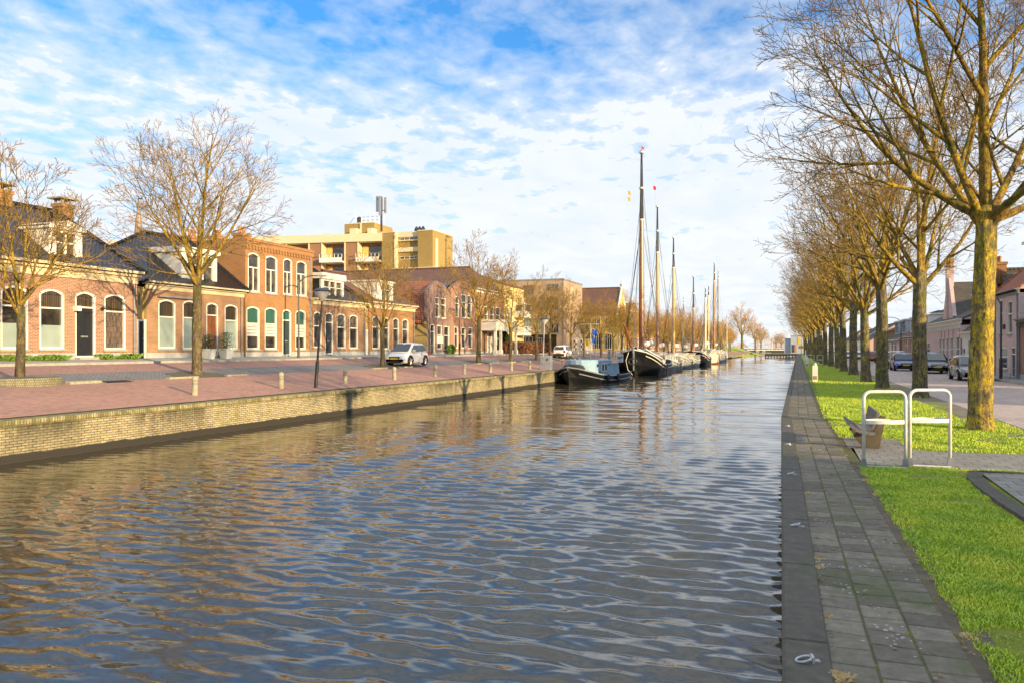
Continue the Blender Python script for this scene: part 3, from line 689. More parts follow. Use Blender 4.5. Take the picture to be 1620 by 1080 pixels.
    def op(s, r, rise=0): s.ops.append((*r, rise)); return (*r, rise)
XL = -31.5
def barge(h, pts, m='white_paint'):   # slim verge boards
    b = MB(); b.tube(pts, .07, 4); b.build('verge_board', m, h.rf)

def litter(name, n, region, label, seed, z=1.125):
    rg = random.Random(seed); m = MB()
    for i in range(n):
        x, y = region(rg); a = rg.uniform(0, 6.3); s = rg.uniform(.008, .022)*(1+y*.03); t = rg.uniform(-.4, .4)
        m.poly([(x+s*math.cos(a), y+s*math.sin(a), z+s*t), (x-s*.5*math.sin(a), y+s*.5*math.cos(a), z+.004), (x-s*math.cos(a), y-s*math.sin(a), z-s*t*.5), (x+s*.5*math.sin(a), y-s*.5*math.cos(a), z+.004)])
    tag(m.build(name, 'leaf_litter', recalc=False), label, 'leaves', kind='stuff')
litter('fallen_leaves', 420, lambda r: (lambda y: (ex(y)+r.choice((r.uniform(.25, 1.3), r.gauss(1.12, .08), r.gauss(.25, .04))), y))(r.uniform(3.6, 22)), 'small brown fallen leaves and bits along the slab path', 3)
litter('fallen_leaves', 380, lambda r: (r.uniform(1.3, 4.9), 3.8+r.random()**1.3*22), 'small brown fallen leaves scattered in the lawn grass', 4, 1.15)
def twigbits():
    rg = random.Random(6); m = MB()
    for i in range(26):
        y = 3.8+rg.random()**1.5*12; x = ex(y)+rg.uniform(.2, 1.1); a = rg.uniform(0, 6.3); l = rg.uniform(.04, .12)
        m.tube([(x, y, 1.122), (x+l*.5*math.cos(a), y+l*.5*math.sin(a), 1.128), (x+l*math.cos(a+.5), y+l*math.sin(a+.5), 1.122)], [.003, .0025, .0015], 4)
    tag(m.build('fallen_twigs', 'twig_bark', recalc=False), 'thin broken twigs lying on the slab path', 'twigs', kind='stuff')
twigbits()
# ---------------------------------------------------------------- left bank houses
GL = 'houses along the left bank'
# 1: single storey, black hipped roof
y0, y1 = Ypx(-210, XL), Ypx(217, XL)
h = House('brick_house', 'low pink brick house with black hipped roof and bookshelf window at the left edge', 'house', XL, 1, y0, y1, 2.5, Zpy(450, XL, y1), 8.5, 'brick_pink', GL)
zt, zbm = 5.55, 2.95
def R(p0, p1, q0, q1): return rect(p0, p1, q0, q1, XL)
w0 = h.op(R(1, 45, 452, 552), .18); w1 = h.op(R(62.5, 102, 457.5, 551.5), .18); d1 = h.op(R(119, 151.5, 462, 565), .16); w2 = h.op(R(165, 199, 465.5, 552.5), .17)
w3 = h.op(R(-125, -75, 447, 553), .18)
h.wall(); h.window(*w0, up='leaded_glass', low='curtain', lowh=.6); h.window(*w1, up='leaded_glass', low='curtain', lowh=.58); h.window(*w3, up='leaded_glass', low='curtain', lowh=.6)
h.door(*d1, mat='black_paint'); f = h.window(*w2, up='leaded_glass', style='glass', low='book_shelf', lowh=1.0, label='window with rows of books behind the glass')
zc = h.ze; h.cornice(zc, zc+.62, .38, 'cream_paint'); zr = Zpy(335, -35.7, Ypx(89, -35.7))
h.roof_par(zr, 'tile_black', vr=4.2, hip0=3, hip1=y1-Ypx(89, -35.7), z0=zc+.58, ov=.3)
a, b, c_, d_ = rect(86.5, 139, 364, 419, XL); h.dormer(a, b, c_, d_, v0=.35, dep=2.4, mat='white_paint', wa=(a+.38, b-.38), mull=1, pedi=.28)
h.chimney(4.2, Ypx(100, -35.7), zr-.8, zr+.55, .65, .72); h.chimney(4.2, Ypx(1, -35.7), zr-.8, zr+.65, .65, .72)
v = MB()   # wall lamps and number
v.box(h.x(-.28), h.x(-.0), Ypx(119, XL)-.12, Ypx(119, XL)+.1, 4.72, 4.95); v.build('wall_lamp', 'white_paint', h.r)
v = MB(); v.lathe([(.02, -.1), (.12, 0), (.02, .1)], 8, c=(h.x(-.12), Ypx(160, XL), 4.9)); v.build('wall_lamp', 'dark_metal', h.r)
# gate in the alley
ya, yb = Ypx(217, XL)+.02, Ypx(232, XL)-.02
gt = empty('alley_gate', (XL, (ya+yb)/2, 2.5), 'narrow black gate in a white frame closing the alley between two brick houses', 'gate')
zt_ = Zpy(505, XL, ya); m = MB(); m.box(XL-.12, XL, ya, ya+.1, 2.4, zt_); m.box(XL-.12, XL, yb-.14, yb, 2.4, zt_); m.box(XL-.12, XL, ya+.1, yb-.14, zt_-.1, zt_); m.build('gate_frame', 'white_paint', gt)
m = MB(); m.box(XL-.10, XL-.05, ya+.1, yb-.14, 2.45, zt_-.1)
for i in range(5): m.box(XL-.05, XL-.04, ya+.12+i*(yb-ya-.3)/5, ya+.1+(i+.75)*(yb-ya-.3)/5, 2.5, zt_-.15)
m.build('gate_leaf', 'black_paint', gt); q_ = MB(); q_.box(XL-.45, XL-.20, ya-.02, yb+.05, zt_, 6.15); q_.build('passage_wall', 'brick_yellow', gt); q_ = MB(); q_.box(XL-.2, XL-.17, (ya+yb)/2-.02, (ya+yb)/2+.02, 5.2, 5.8); q_.build('wall_anchor', 'black_paint', gt); m = MB(); m.tube([(XL-.03, yb-.2, 3.5), (XL+.03, yb-.2, 3.5), (XL+.03, yb-.3, 3.5)], .02, 6); m.build('handle', 'steel_grey', gt)
# 2: low house with glazed black pyramid roof and white dormer
y0, y1 = Ypx(232, XL), Ypx(385, XL)
h = House('brick_house', 'low brick house with glossy black pyramid roof and frosted front windows', 'house', XL, 1, y0, y1, 2.5, Zpy(457, XL, y0), 8.0, 'brick_soft', GL)
ws = [h.op(R(250.5, 278, 474, 551), .14), h.op(R(289, 312, 475.5, 552), .14), h.op(R(355.5, 376.5, 482, 552), .13)]
dd = h.op(R(326.5, 345.5, 479, 562), .13)
h.wall(side_mat='brick_yellow')
for w in ws: h.window(*w, split=.64, up='leaded_glass', style='curtain')
h.door(*dd, mat='varnished_wood'); h.cornice(h.ze, h.ze+.42, .34, 'cream_paint')
m = MB(); yy0, yy1 = Ypx(248, XL), Ypx(312, XL); m.box(XL-.02, XL+.22, yy0, yy1, Zpy(470.5, XL, y0+1), Zpy(470.5, XL, y0+1)+.09); m.build('awning_case', 'steel_grey', h.r)
zr = 9.75; yr = Ypx(221, -36.0)
h.roof_par(zr, 'tile_black', vr=4.2, hip0=yr-y0 if yr-y0 > .5 else 2.0, hip1=.01, z0=h.ze+.40, ov=.25)
a, b, c_, d_ = rect(294, 350, 402, 452, XL); h.dormer(a, b, c_, d_, v0=.3, dep=3.5, wa=(a+.9, b-.35), mull=1, roofh=.3, side='offwhite_trim')
m = MB(); a, b, c_, d_ = rect(186, 214, 399, 425, XL-2.5)
# 3: tall flat topped house
y0, y1 = Ypx(388, XL), Ypx(494.5, XL)
h = House('brick_townhouse', 'tall orange brick townhouse with flat corbelled parapet and green blinds', 'house', XL, 1, y0+.01, y1, 2.5, Zpy(380, XL, y0), 9.0, 'brick_orange', GL)
for i, (p0, p1, q0, q1) in enumerate(((392.3, 411, 400, 462), (420, 439, 405, 464.5), (448, 462.5, 409, 466.5), (469, 485.2, 413, 468.5))):
    w = h.op(R(p0, p1, q0, q1), .14); h.ops[-1] = w
up_n = len(h.ops)
for (p0, p1, q0, q1) in ((390, 411, 485, 552), (419, 438.3, 486.5, 552), (467.5, 483.8, 490.5, 552)): h.op(R(p0, p1, q0, q1), .14)
h.op(R(447, 461, 489.5, 562), .13)
h.wall()
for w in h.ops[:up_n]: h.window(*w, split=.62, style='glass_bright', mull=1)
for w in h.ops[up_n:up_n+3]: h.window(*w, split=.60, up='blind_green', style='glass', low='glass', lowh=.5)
for w in h.ops[up_n:up_n+3]:
    m = MB(); zs = w[2]+(w[3]-w[2])*.6; z_ = w[2]+(w[3]-w[2])*.3; m.poly([(h.x(.118), w[0]+.09, z_), (h.x(.118), w[1]-.09, z_), (h.x(.118), w[1]-.09, zs-.04), (h.x(.118), w[0]+.09, zs-.04)]); m.build('blind', 'slatted_blind', h.r, recalc=False)
h.door(*h.ops[-1], mat='dark_green_paint', up='blind_green')
m = MB(); z = h.ze
h.bx(m, -.10, .3, y0, y1, z-.28, z); h.bx(m, -.16, .3, y0-.02, y1+.02, z, z+.12)
n = int((y1-y0)/.30)
for i in range(n): h.bx(m, -.09, .0, y0+i*.30, y0+i*.30+.14, z-.5, z-.28)
h.bx(m, .0, .25, y0, y1, z+.12, z+.2)
h.bx(m, .3, h.D, y0, y0+.25, z, z+.12)
m.build('parapet', 'brick_orange', h.r)
m = MB(); m.box(h.x(0)-.02, h.x(0)+.04, (Ypx(494, XL)-.28), (Ypx(494, XL)-.20), 2.5, z-.4); m.build('downpipe', 'lead_grey', h.r)
h.chimney(.7, y0+.55, z, z+.62, .7, .8, cap=False); h.chimney(4.5, y0+.5, z, z+.62, .7, .8, cap=False)
h.chimney(2.5, y0+.5, z, z+.5, .6, .8, cap=False)
# 4: low house with wide white dormer, glazed black roof
y0, y1 = Ypx(494.6, XL), Ypx(578.5, XL)
h = House('brick_house', 'low orange brick house with wide flat roofed dormer and dark glazed roof', 'house', XL, 1, y0+.01, y1, 2.5, Zpy(481, XL, y0), 8.0, 'brick_soft', GL)
for p in ((496, 509, 493, 549.5), (533, 547, 496, 550.5), (553, 566.5, 498, 551)): h.op(R(*p), .14)
h.op(R(514.5, 527.3, 494.5, 560), .13); h.wall()
for w in h.ops[:3]: h.window(*w, split=.6, style='glass', up='glass_bright')
h.door(*h.ops[3], mat='charcoal', up='glass_bright'); h.cornice(h.ze, h.ze+.42, .32, 'cream_paint')
h.roof_par(Zpy(414, -36, Ypx(498, -36)), 'tile_black', vr=4.3, z0=h.ze+.4, hip1=(y1-y0)*.45, ov=.2)
a, b, c_, d_ = rect(513, 548.5, 443, 476.5, XL); h.dormer(a, b, c_, d_, v0=.25, dep=4.0, wa=(a+.35, b-.25), mull=2, roofh=.42, side='weatherboard')
# passage post
y0, y1 = Ypx(578.7, XL), Ypx(584.2, XL)
p = empty('passage_door', (XL, (y0+y1)/2, 2.5), 'narrow yellow brick passage with a white door between two low houses', 'door')
m = MB(); m.box(XL-.9, XL-.15, y0, y1, 2.3, Zpy(487, XL, y0)); m.build('passage_wall', 'brick_yellow', p); m = MB(); m.box(XL-.15, XL-.08, y0+.03, y1-.03, 2.45, Zpy(521, XL, y0)); m.box(XL-.08, XL-.06, y0+.1, y1-.1, 2.6, Zpy(524, XL, y0)); m.build('door_leaf', 'offwhite_trim', p)
# 5: low house, brown roof
y0, y1 = Ypx(584.3, XL), Ypx(656, XL)
h = House('brick_house', 'low orange brick house with red brown roof and white dormer behind the parked silver car', 'house', XL, 1, y0, y1, 2.5, Zpy(487, XL, y0), 8.0, 'brick_orange', GL)
for p in ((589, 601, 500, 551.5), (606, 616, 502, 552), (621.5, 631.5, 503, 553), (636.5, 646.5, 504.5, 553.5)): h.op(R(*p), .16)
h.wall()
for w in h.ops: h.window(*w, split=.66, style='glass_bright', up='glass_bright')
h.cornice(h.ze, h.ze+.5, .36, 'cream_paint'); h.roof_par(Zpy(444, -36, Ypx(606, -36)), 'tile_brown', vr=4.3, z0=h.ze+.46, hip1=(y1-y0)*.4, ov=.25)
a, b, c_, d_ = rect(601, 627, 447, 479.5, XL); h.dormer(a, b, c_, d_, v0=.3, dep=4.0, wa=(b-1.9, b-.5), mull=1, roofh=.12)
# 6: brick gable house with red mansard side, yellow brick side wall
def shaped_gable(h, y0, y1, zs, zk, zp, cl=.28):   # shoulders, then slopes, clipped top
    ym = (y0+y1)/2; w = (y1-y0)/2
    P = [(y0, h.ze), (y0, zs), (y0+w*.18, zs+(zk-zs)*.15), (y0+w*.30, zk), (ym-w*cl, zp-.1), (ym-w*cl*.6, zp), (ym+w*cl*.6, zp), (ym+w*cl, zp-.1), (y1-w*.30, zk), (y1-w*.18, zs+(zk-zs)*.15), (y1, zs), (y1, h.ze)]
    h.gable = [(0, P), (.3, P)]; c = MB()
    for a, b in zip(P[1:-1], P[2:-1]): 
        c.loft([[(h.x(-.06), a[0], a[1]-.02), (h.x(.34), a[0], a[1]-.02), (h.x(.34), a[0], a[1]+.10), (h.x(-.06), a[0], a[1]+.10)], [(h.x(-.06), b[0], b[1]-.02), (h.x(.34), b[0], b[1]-.02), (h.x(.34), b[0], b[1]+.10), (h.x(-.06), b[0], b[1]+.10)]])
    c.build('gable_coping', 'brick_soft', h.r)
y0, y1 = Ypx(676, XL), Ypx(712.8, XL)
h = House('gabled_house', 'mauve brick house with rounded gable, paired windows and deep red tiled mansard side', 'house', XL, 1, y0, y1, 2.5, Zpy(509, XL, y0), 12.0, 'brick_mauve', GL)
for p in ((688.5, 695.3, 470.5, 502), (697.5, 705.3, 472, 503.5)): pass
h.op(R(680.6, 688, 513, 561)); h.op(R(691.5, 699.5, 514.5, 552)); h.op(R(702.3, 711, 516, 553))
h.wall(side_mat='brick_yellow', plinth=.15); 
H6 = h; h.door(*h.ops[0], mat='charcoal', up='glass'); h.window(*h.ops[1], split=.6, style='glass'); h.window(*h.ops[2], split=.6, style='glass')
# upper part of the front, with window holes, is built as a second storey
def upper(h, y0, y1, z0, zs, wins, mat, rmat, zp, split=.66, **kw):
    m = MB(); W = [R(*p) for p in wins]
    ysl = sorted({y0, y1, *[q for w in W for q in w[:2]]}); zsl = sorted({z0, zs, *[q for w in W for q in w[2:4]]})
    for i in range(len(ysl)-1):
        for j in range(len(zsl)-1):
            ym, zm = (ysl[i]+ysl[i+1])/2, (zsl[j]+zsl[j+1])/2
            if any(a < ym < b and c < zm < d for a, b, c, d in W): continue
            m.poly([(h.x(0), ysl[i], zsl[j]), (h.x(0), ysl[i+1], zsl[j]), (h.x(0), ysl[i+1], zsl[j+1]), (h.x(0), ysl[i], zsl[j+1])])
    ym = (y0+y1)/2; w = (y1-y0)/2
    P = [(y0, zs), (y0+w*.12, zs+(zp-zs)*.2), (y0+w*.38, zs+(zp-zs)*.55), (ym-w*.2, zp-.06), (ym-w*.1, zp), (ym+w*.1, zp), (ym+w*.2, zp-.06), (y1-w*.38, zs+(zp-zs)*.55), (y1-w*.12, zs+(zp-zs)*.2), (y1, zs)]
    m.poly([(h.x(0), *p) for p in P]); m.poly([(h.x(.3), *p) for p in P]); m.poly([(h.x(.3), y0, z0), (h.x(.3), y1, z0), (h.x(.3), y1, zs), (h.x(.3), y0, zs)])
    for a, b in zip(P, P[1:]): m.poly([(h.x(-.04), *a), (h.x(-.04), *b), (h.x(.34), *b), (h.x(.34), *a)])
    for yy in (y0, y1): m.poly([(h.x(0), yy, z0), (h.x(.3), yy, z0), (h.x(.3), yy, zs), (h.x(0), yy, zs)])
    m.build('gable_front', mat, h.r, recalc=False)
    for w_ in W: h.window(*w_, 0, split=split, **kw)
upper(h, y0, y1, h.ze, Zpy(461, XL, y0), ((688.3, 695.5, 470.5, 502.5), (697.4, 705.5, 472, 504)), 'brick_mauve', 'tile_red', Zpy(445, XL, (y0+y1)/2), style='glass_bright', up='glass_bright')
# mansard: steep lower slope then flatter
zl, zk, zr = h.ze, Zpy(463, XL, y0), Zpy(444, XL, (y0+y1)/2); ym = (y0+y1)/2; m = MB()
m.slab([(h.x(.3), y0-.25, zl), (h.x(12), y0-.25, zl), (h.x(12), y0+.55, zk), (h.x(.3), y0+.55, zk)], .12); m.slab([(h.x(.3), y0+.55, zk), (h.x(12), y0+.55, zk), (h.x(12), ym, zr), (h.x(.3), ym, zr)], .12)
m.slab([(h.x(.3), y1+.1, zl), (h.x(12), y1+.1, zl), (h.x(12), y1-.5, zk), (h.x(.3), y1-.5, zk)], .12); m.slab([(h.x(.3), y1-.5, zk), (h.x(12), y1-.5, zk), (h.x(12), ym, zr), (h.x(.3), ym, zr)], .12)
h.rf = m.build('roof', 'tile_red', h.r)
m = MB(); m.box(XL+.02, XL+.07, Ypx(690.5, XL), Ypx(700, XL), Zpy(543, XL, y0), Zpy(530.5, XL, y0)); m.build('notice_board', 'white_paint', h.r)
# 7: second gable house
y0, y1 = Ypx(713, XL), Ypx(752, XL)
h = House('gabled_house', 'red brick house with rounded gable and solar panels, left of the white portico', 'house', XL, 1, y0+.01, y1, 2.5, Zpy(509, XL, y0), 12.0, 'brick_red', GL)
for p in ((719, 725, 517, 550.5), (730, 736.5, 517.5, 550.5), (740.5, 747.5, 518, 551)): h.op(R(*p))
h.wall(plinth=.15)
for w in h.ops: h.window(*w, split=.65, style='glass')
upper(h, y0, y1, h.ze, Zpy(457, XL, y0), ((720, 726.5, 469, 502), (730, 738, 466, 503.5), (739, 746.5, 467.5, 504)), 'brick_red', 'tile_brown', Zpy(444, XL, (y0+y1)/2), style='glass_bright', up='glass')
h.roof_perp(Zpy(446, XL, (y0+y1)/2), 'tile_brown', z0=Zpy(466, XL, y0), v0=.3); m = MB(); zs_ = Zpy(459, XL, y0)
m = MB()
for yy in (y0, y1): m.poly([(h.x(.3), yy, h.ze), (h.x(12), yy, h.ze), (h.x(12), yy, Zpy(466, XL, y0)), (h.x(.3), yy, Zpy(466, XL, y0))])
m.build('side_wall', 'brick_red', h.r, recalc=False)
zz0, zz1 = Zpy(463, XL, y0), Zpy(447, XL, (y0+y1)/2)
for i in range(3):
    m = MB(); va, vb = .9+i*1.2, 2.0+i*1.2; m.slab([(h.x(va), y0+.15, zz0+.35), (h.x(vb), y0+.15, zz0+.35), (h.x(vb), (y0+y1)/2-.2, zz1+.12), (h.x(va), (y0+y1)/2-.2, zz1+.12)], .05); m.build('solar_panel', 'solar_panel', h.rf)
# 8: tall inn with white portico, long brown roof with half hip
y0, y1 = Ypx(753, XL), Ypx(797, XL)
h = House('portico_house', 'large brick building with long brown hipped roof and white columned portico', 'house', XL, 1, y0, y1, 2.5, Zpy(462, XL, y0), 26.0, 'brick_brown', GL)
for p in ((766, 772, 485, 517), (775, 781.5, 485.5, 517.5), (784.5, 791.5, 486, 518)): h.op(R(*p))
for p in ((757, 762, 522, 553), (787, 794, 523, 556)): h.op(R(*p))
h.op(R(770.5, 779.5, 524, 560)); h.wall(plinth=.2)
for w in h.ops[:5]: h.window(*w, split=.6, style='glass_bright')
h.door(*h.ops[5], mat='white_paint', up='glass'); h.cornice(h.ze, h.ze+.4, .3)
h.roof_perp(Zpy(421.5, XL, (y0+y1)/2), 'tile_brown', z0=h.ze+.35, v0=-.2, hipf=2.6)
m = MB(); a, b = Ypx(761, XL), Ypx(797, XL); zt_ = Zpy(524, XL, (a+b)/2)
m.box(XL+.02, XL+1.7, a, b, zt_, zt_+.95); m.box(XL-.0, XL+1.85, a-.12, b+.12, zt_+.95, zt_+1.15)
for yy in (a+.1, a+1.7, b-1.9, b-.35):
    m.box(XL+1.4, XL+1.65, yy, yy+.27, 2.4, zt_); m.box(XL+1.33, XL+1.72, yy-.07, yy+.34, 2.4, 2.85)
m.build('portico', 'white_paint', h.r)
# stray white flue on the big roof
m = MB(); yy = Ypx(668, -47.0); 
# 9: yellow and white bay building
y0, y1 = Ypx(797.5, -32.5), Ypx(829, -32.5)
h = House('bay_house', 'cream and orange apartment house with stacked white bay windows beside the portico', 'house', -32.5, 1, y0, y1, 2.5, Zpy(450, -32.5, y0), 9.0, 'cream_render', GL)
for q in ((486, 506), (529, 549)):
    for p in ((799.5, 804), (806, 811)): h.op(rect(p[0], p[1], q[0], q[1], -32.5))
h.wall(plinth=.15)
for w in h.ops: h.window(*w, split=None, style='glass_bright', mull=1)
for (q0, q1) in ((480, 503), (517, 531)):
    a, b, c_, d_ = rect(813, 825, q0, q1, -32.5); m = MB(); m.box(-32.5, -31.2, a, b, c_, d_); o_ = m.build('bay_window', 'white_paint', h.r)
    m = MB(); m.box(-31.2, -31.17, a+.5, b-.5, c_+.8, d_-.3); m.box(-32.2, -31.5, a-.03, a, c_+.8, d_-.3); m.build('pane', 'glass', o_)
h.roof_par(Zpy(432, -36, y0), 'tile_brown', z0=h.ze)
# hedge and shrub in front
def leafmass(name, cx0, cx1, cy0, cy1, z0, z1, n, mat, seed, size=.10, label=None, cat=None, ell=False, group=None, stems=True):
    rg = random.Random(seed); e = empty(name, ((cx0+cx1)/2, (cy0+cy1)/2, z0), label, cat, group); m = MB()
    for i in range(n):
        if ell:
            while True:
                a, b, c = rg.uniform(-1, 1), rg.uniform(-1, 1), rg.uniform(-1, 1)
                if a*a+b*b+c*c < 1 and a*a+b*b+c*c > rg.random()*.8: break
        else: a, b, c = rg.uniform(-1, 1), rg.uniform(-1, 1), rg.uniform(-1, 1)
        x, y, z = (cx0+cx1)/2+a*(cx1-cx0)/2, (cy0+cy1)/2+b*(cy1-cy0)/2, (z0+z1)/2+c*(z1-z0)/2
        d1 = Vector((rg.gauss(0, 1), rg.gauss(0, 1), rg.gauss(0, 1))).normalized(); d2 = d1.cross(Vector((rg.gauss(0, 1), rg.gauss(0, 1), rg.gauss(0, 1)))).normalized(); s = size*rg.uniform(.6, 1.3)
        p = Vector((x, y, z)); m.poly([p-d1*s, p-d2*s*.5, p+d1*s, p+d2*s*.5])
    m.build('foliage', mat, e, recalc=False)
    if stems:
        m = MB()
        for i in range(9):
            x, y = cx0+(cx1-cx0)*rg.uniform(.3, .7), cy0+(cy1-cy0)*(i+.5)/9 if not ell else (cy0+cy1)/2+rg.uniform(-.05, .05)
            m.tube([(x, y, z0-.15), (x+rg.uniform(-.1, .1), y+rg.uniform(-.1, .1), z0+(z1-z0)*.7)], [.03, .012], 4)
        m.build('stems', 'twig_bark', e)
    return e
ha, hb = Ypx(799, -30.2), Ypx(866, -30.2)
leafmass('hedge', -31.0, -30.0, ha, hb, 2.45, 3.75, 5200, 'hedge_leaf', 3, .13, 'clipped russet beech hedge in front of the modern block', 'hedge')
leafmass('shrub', -31.9, -30.6, Ypx(798, -31)-.4, Ypx(806, -31), 2.45, 4.9, 1800, 'evergreen_leaf', 4, .14, 'dark green evergreen shrub at the end of the russet hedge', 'shrub', True)
leafmass('shrub', -31.3, -30.7, Ypx(712, -31)-.6, Ypx(717, -31)+.5, 2.45, 3.4, 700, 'weed_green', 5, .10, 'small green shrub at the foot of the lamp post by the gabled houses', 'shrub', True)
# 10: modern block
y0, y1 = Ypx(890, XL), Ypx(921, XL); zt_ = Zpy(443, XL, y0)
r = empty('modern_block', (XL, y0, 2.5), 'modern flat roofed brown brick block with tall glazed ground floor behind street trees', 'building', GL)
x2 = -42.5; m = MB(); zg = Zpy(529, XL, y0)
m.box(x2, XL, y0, y1, zg, zt_)
m.box(x2, x2+.5, y0+.2, y1, 2.3, zg); m.box(XL-.9, XL, y0, y1, 2.3, zg)
m.build('wall', 'brick_modern', r)
m = MB(); m.box(x2-.06, XL+.06, y0-.06, y1+.06, zt_, zt_+.22); m.build('roof_edge', 'lead_grey', r)
def facewin(r, xa, xb, z0, z1, y, nm='window', glass='glass_bright', mull=2, fr='lead_grey'):
    m = MB(); t = .08
    m.box(xa, xb, y-.06, y, z0, z0+t); m.box(xa, xb, y-.06, y, z1-t, z1)
    for i in range(mull+2):
        x = xa+(xb-xa-t)*i/(mull+1); m.box(x, x+t, y-.06, y, z0+t, z1-t)
    o_ = m.build(nm, fr, r); g_ = MB(); g_.poly([(xa, y-.03, z0), (xb, y-.03, z0), (xb, y-.03, z1), (xa, y-.03, z1)]); g_.build('pane', glass, o_, recalc=False)
X_ = lambda px: Xpx(px, y0)
for (pa, pb, qa, qb, gl) in ((825, 840, 502, 527, 'curtain'), (851, 860, 503, 527, 'curtain'), (866, 884, 449, 460, 'glass_bright'), (828, 845, 450, 466, 'glass_bright'), (866, 884, 470, 490, 'glass'), (824, 842, 532, 550, 'glass'), (848, 860, 534, 556, 'glass'), (872, 884, 512, 527, 'glass')):
    facewin(r, X_(pa), X_(pb), Zpy(qb, XL, y0), Zpy(qa, XL, y0), y0-.02 if qa < 529 else y0+.3, glass=gl)
m = MB(); m.box(x2+.5, XL-.9, y0+.45, y0+.6, 2.3, zg); m.build('shopfront', 'glass', r)
m = MB(); m.box(XL+.01, XL+.05, y0+4, y0+5.2, 9.5, 12); m.build('window', 'cream_paint', r)
# white gable by the trees
y0 = 114.0; xa, xb_ = Xpx(903, y0), Xpx(925, y0); xm = (xa+xb_)/2; zz = Zpy(510, xm, y0)
e = empty('white_gabled_house', (xm, y0, 2.0), 'small pale lilac gabled house with black patterned shutters beyond the modern block', 'house')
m = MB(); m.loft([[(xa, y, 1.6), (xb_, y, 1.6), (xb_, y, 4.6), (xm, y, zz), (xa, y, 4.6)] for y in (y0, y0+5)]); m.build('wall', 'brick_pale', e)
m = MB(); m.slab([(xa-.2, y0-.1, 4.55), (xm, y0-.1, zz+.12), (xm, y0+5, zz+.12), (xa-.2, y0+5, 4.55)], .1); m.slab([(xb_+.2, y0-.1, 4.55), (xm, y0-.1, zz+.12), (xm, y0+5, zz+.12), (xb_+.2, y0+5, 4.55)], .1); m.build('roof', 'tile_dark', e)
for q in (.22, .72):
    m = MB(); xx = xa+(xb_-xa)*q; m.box(xx, xx+.5, y0-.05, y0, 2.7, 4.3); o_ = m.build('shutter', 'white_paint', e); m = MB()
    for t in range(4): m.box(xx+(.05 if t % 2 else .25), xx+(.25 if t % 2 else .45), y0-.07, y0-.05, 2.75+t*.38, 3.1+t*.38)
    m.build('pattern', 'black_paint', o_)
# 11: steep roof building
y0, y1 = Ypx(976, XL), Ypx(991, XL); ym = (y0+y1)/2
h = House('gabled_hall', 'tall yellow gabled hall with steep purple brown roof and white verge boards', 'building', XL, 1, y0, y1, 2.5, Zpy(498, XL, y0), 15.0, 'yellow_render', GL)
h.gable = [(0, [(y0, h.ze), (y0+.6, h.ze+.6), (ym-.7, Zpy(464, XL, ym)), (ym-.7, Zpy(458, XL, ym)), (ym+.7, Zpy(458, XL, ym)), (ym+.7, Zpy(464, XL, ym)), (y1-.6, h.ze+.6), (y1, h.ze)])]
h.op(rect(978, 980.5, 527, 548, XL)); h.op(rect(984.5, 987.5, 527, 548, XL)); h.wall(plinth=.2)
for w in h.ops: h.window(*w, split=.6)
h.roof_perp(Zpy(455, XL, ym), 'tile_brown', v0=.1)
for (pa, pb) in ((924, 934), (940, 950), (957, 968)):
    for (qa, qb) in ((503, 517), (528, 552)): facewin(h.r, Xpx(pa, y0), Xpx(pb, y0), Zpy(qb, XL, y0), Zpy(qa, XL, y0), y0-.02, fr='white_paint', glass='glass')
m = MB(); a, b = (XL+.02, y0-.2, h.ze-.1), (XL+.02, ym, Zpy(453, XL, ym)); m.tube([a, b], .22, 4); m.tube([b, (XL+.02, y1, h.ze)], .22, 4); m.build('verge_board', 'white_paint', h.rf)
m = MB(); m.lathe([(.5, -.3), (.65, 0), (.3, .3), (.55, .7), (.15, 1.2), (.03, 1.8)], 8, c=(XL+.1, ym, Zpy(456, XL, ym))); m.build('gable_finial', 'white_paint', h.rf)
# 12 and a run of lower houses further down the left bank
specs = [(996, 1012, 492, 478, 'brick_brown', 'tile_brown', 'perp', 'grey brown gabled house just beyond the yellow gabled hall'),
         (1014, 1026, 520, 500, 'brick_red', 'tile_red', 'par', 'red brick house behind the tall barge mast'),
         (1028, 1042, 526, 508, 'brick_soft', 'tile_brown', 'par', 'low pinkish house behind the second mast'),
         (1056, 1078, 541, 533, 'brick_orange', 'tile_brown', 'par', 'low orange brick house with white gutter behind the yellow mast'),
         (1085, 1108, 540, 530, 'brick_brown', 'tile_brown', 'par', 'low brown house behind the black hulled boat')]
for (pa, pb, qe, qr, wm, rm, kd, lb) in specs:
    y0, y1 = Ypx(pa, XL), Ypx(pb, XL)
    h = House('distant_house', lb, 'house', XL, 1, y0, y1, 2.5, Zpy(qe, XL, y0), 10, wm, GL)
    n = 3
    for i in range(n):
        a = y0+(y1-y0)*(i+.25)/n; h.op((a, a+(y1-y0)/n*.45, 3.3, min(5.2, h.ze-.3)))
    h.wall()
    for w in h.ops: h.window(*w, split=.6, style='glass_bright')
    zr = Zpy(qr, XL, y0)
    if kd == 'par': h.roof_par(zr, rm); h.chimney(5, y1-1, zr-.6, zr+1.0, cap=False)
    else: h.roof_perp(zr, rm, v0=0); m = MB(); ym = (y0+y1)/2; m.poly([(XL, y0, h.ze), (XL, y1, h.ze), (XL, ym, zr)]); m.build('gable_front', wm, h.r, recalc=False)
    h.cornice(h.ze-.1, h.ze+.12, .2, 'white_paint')
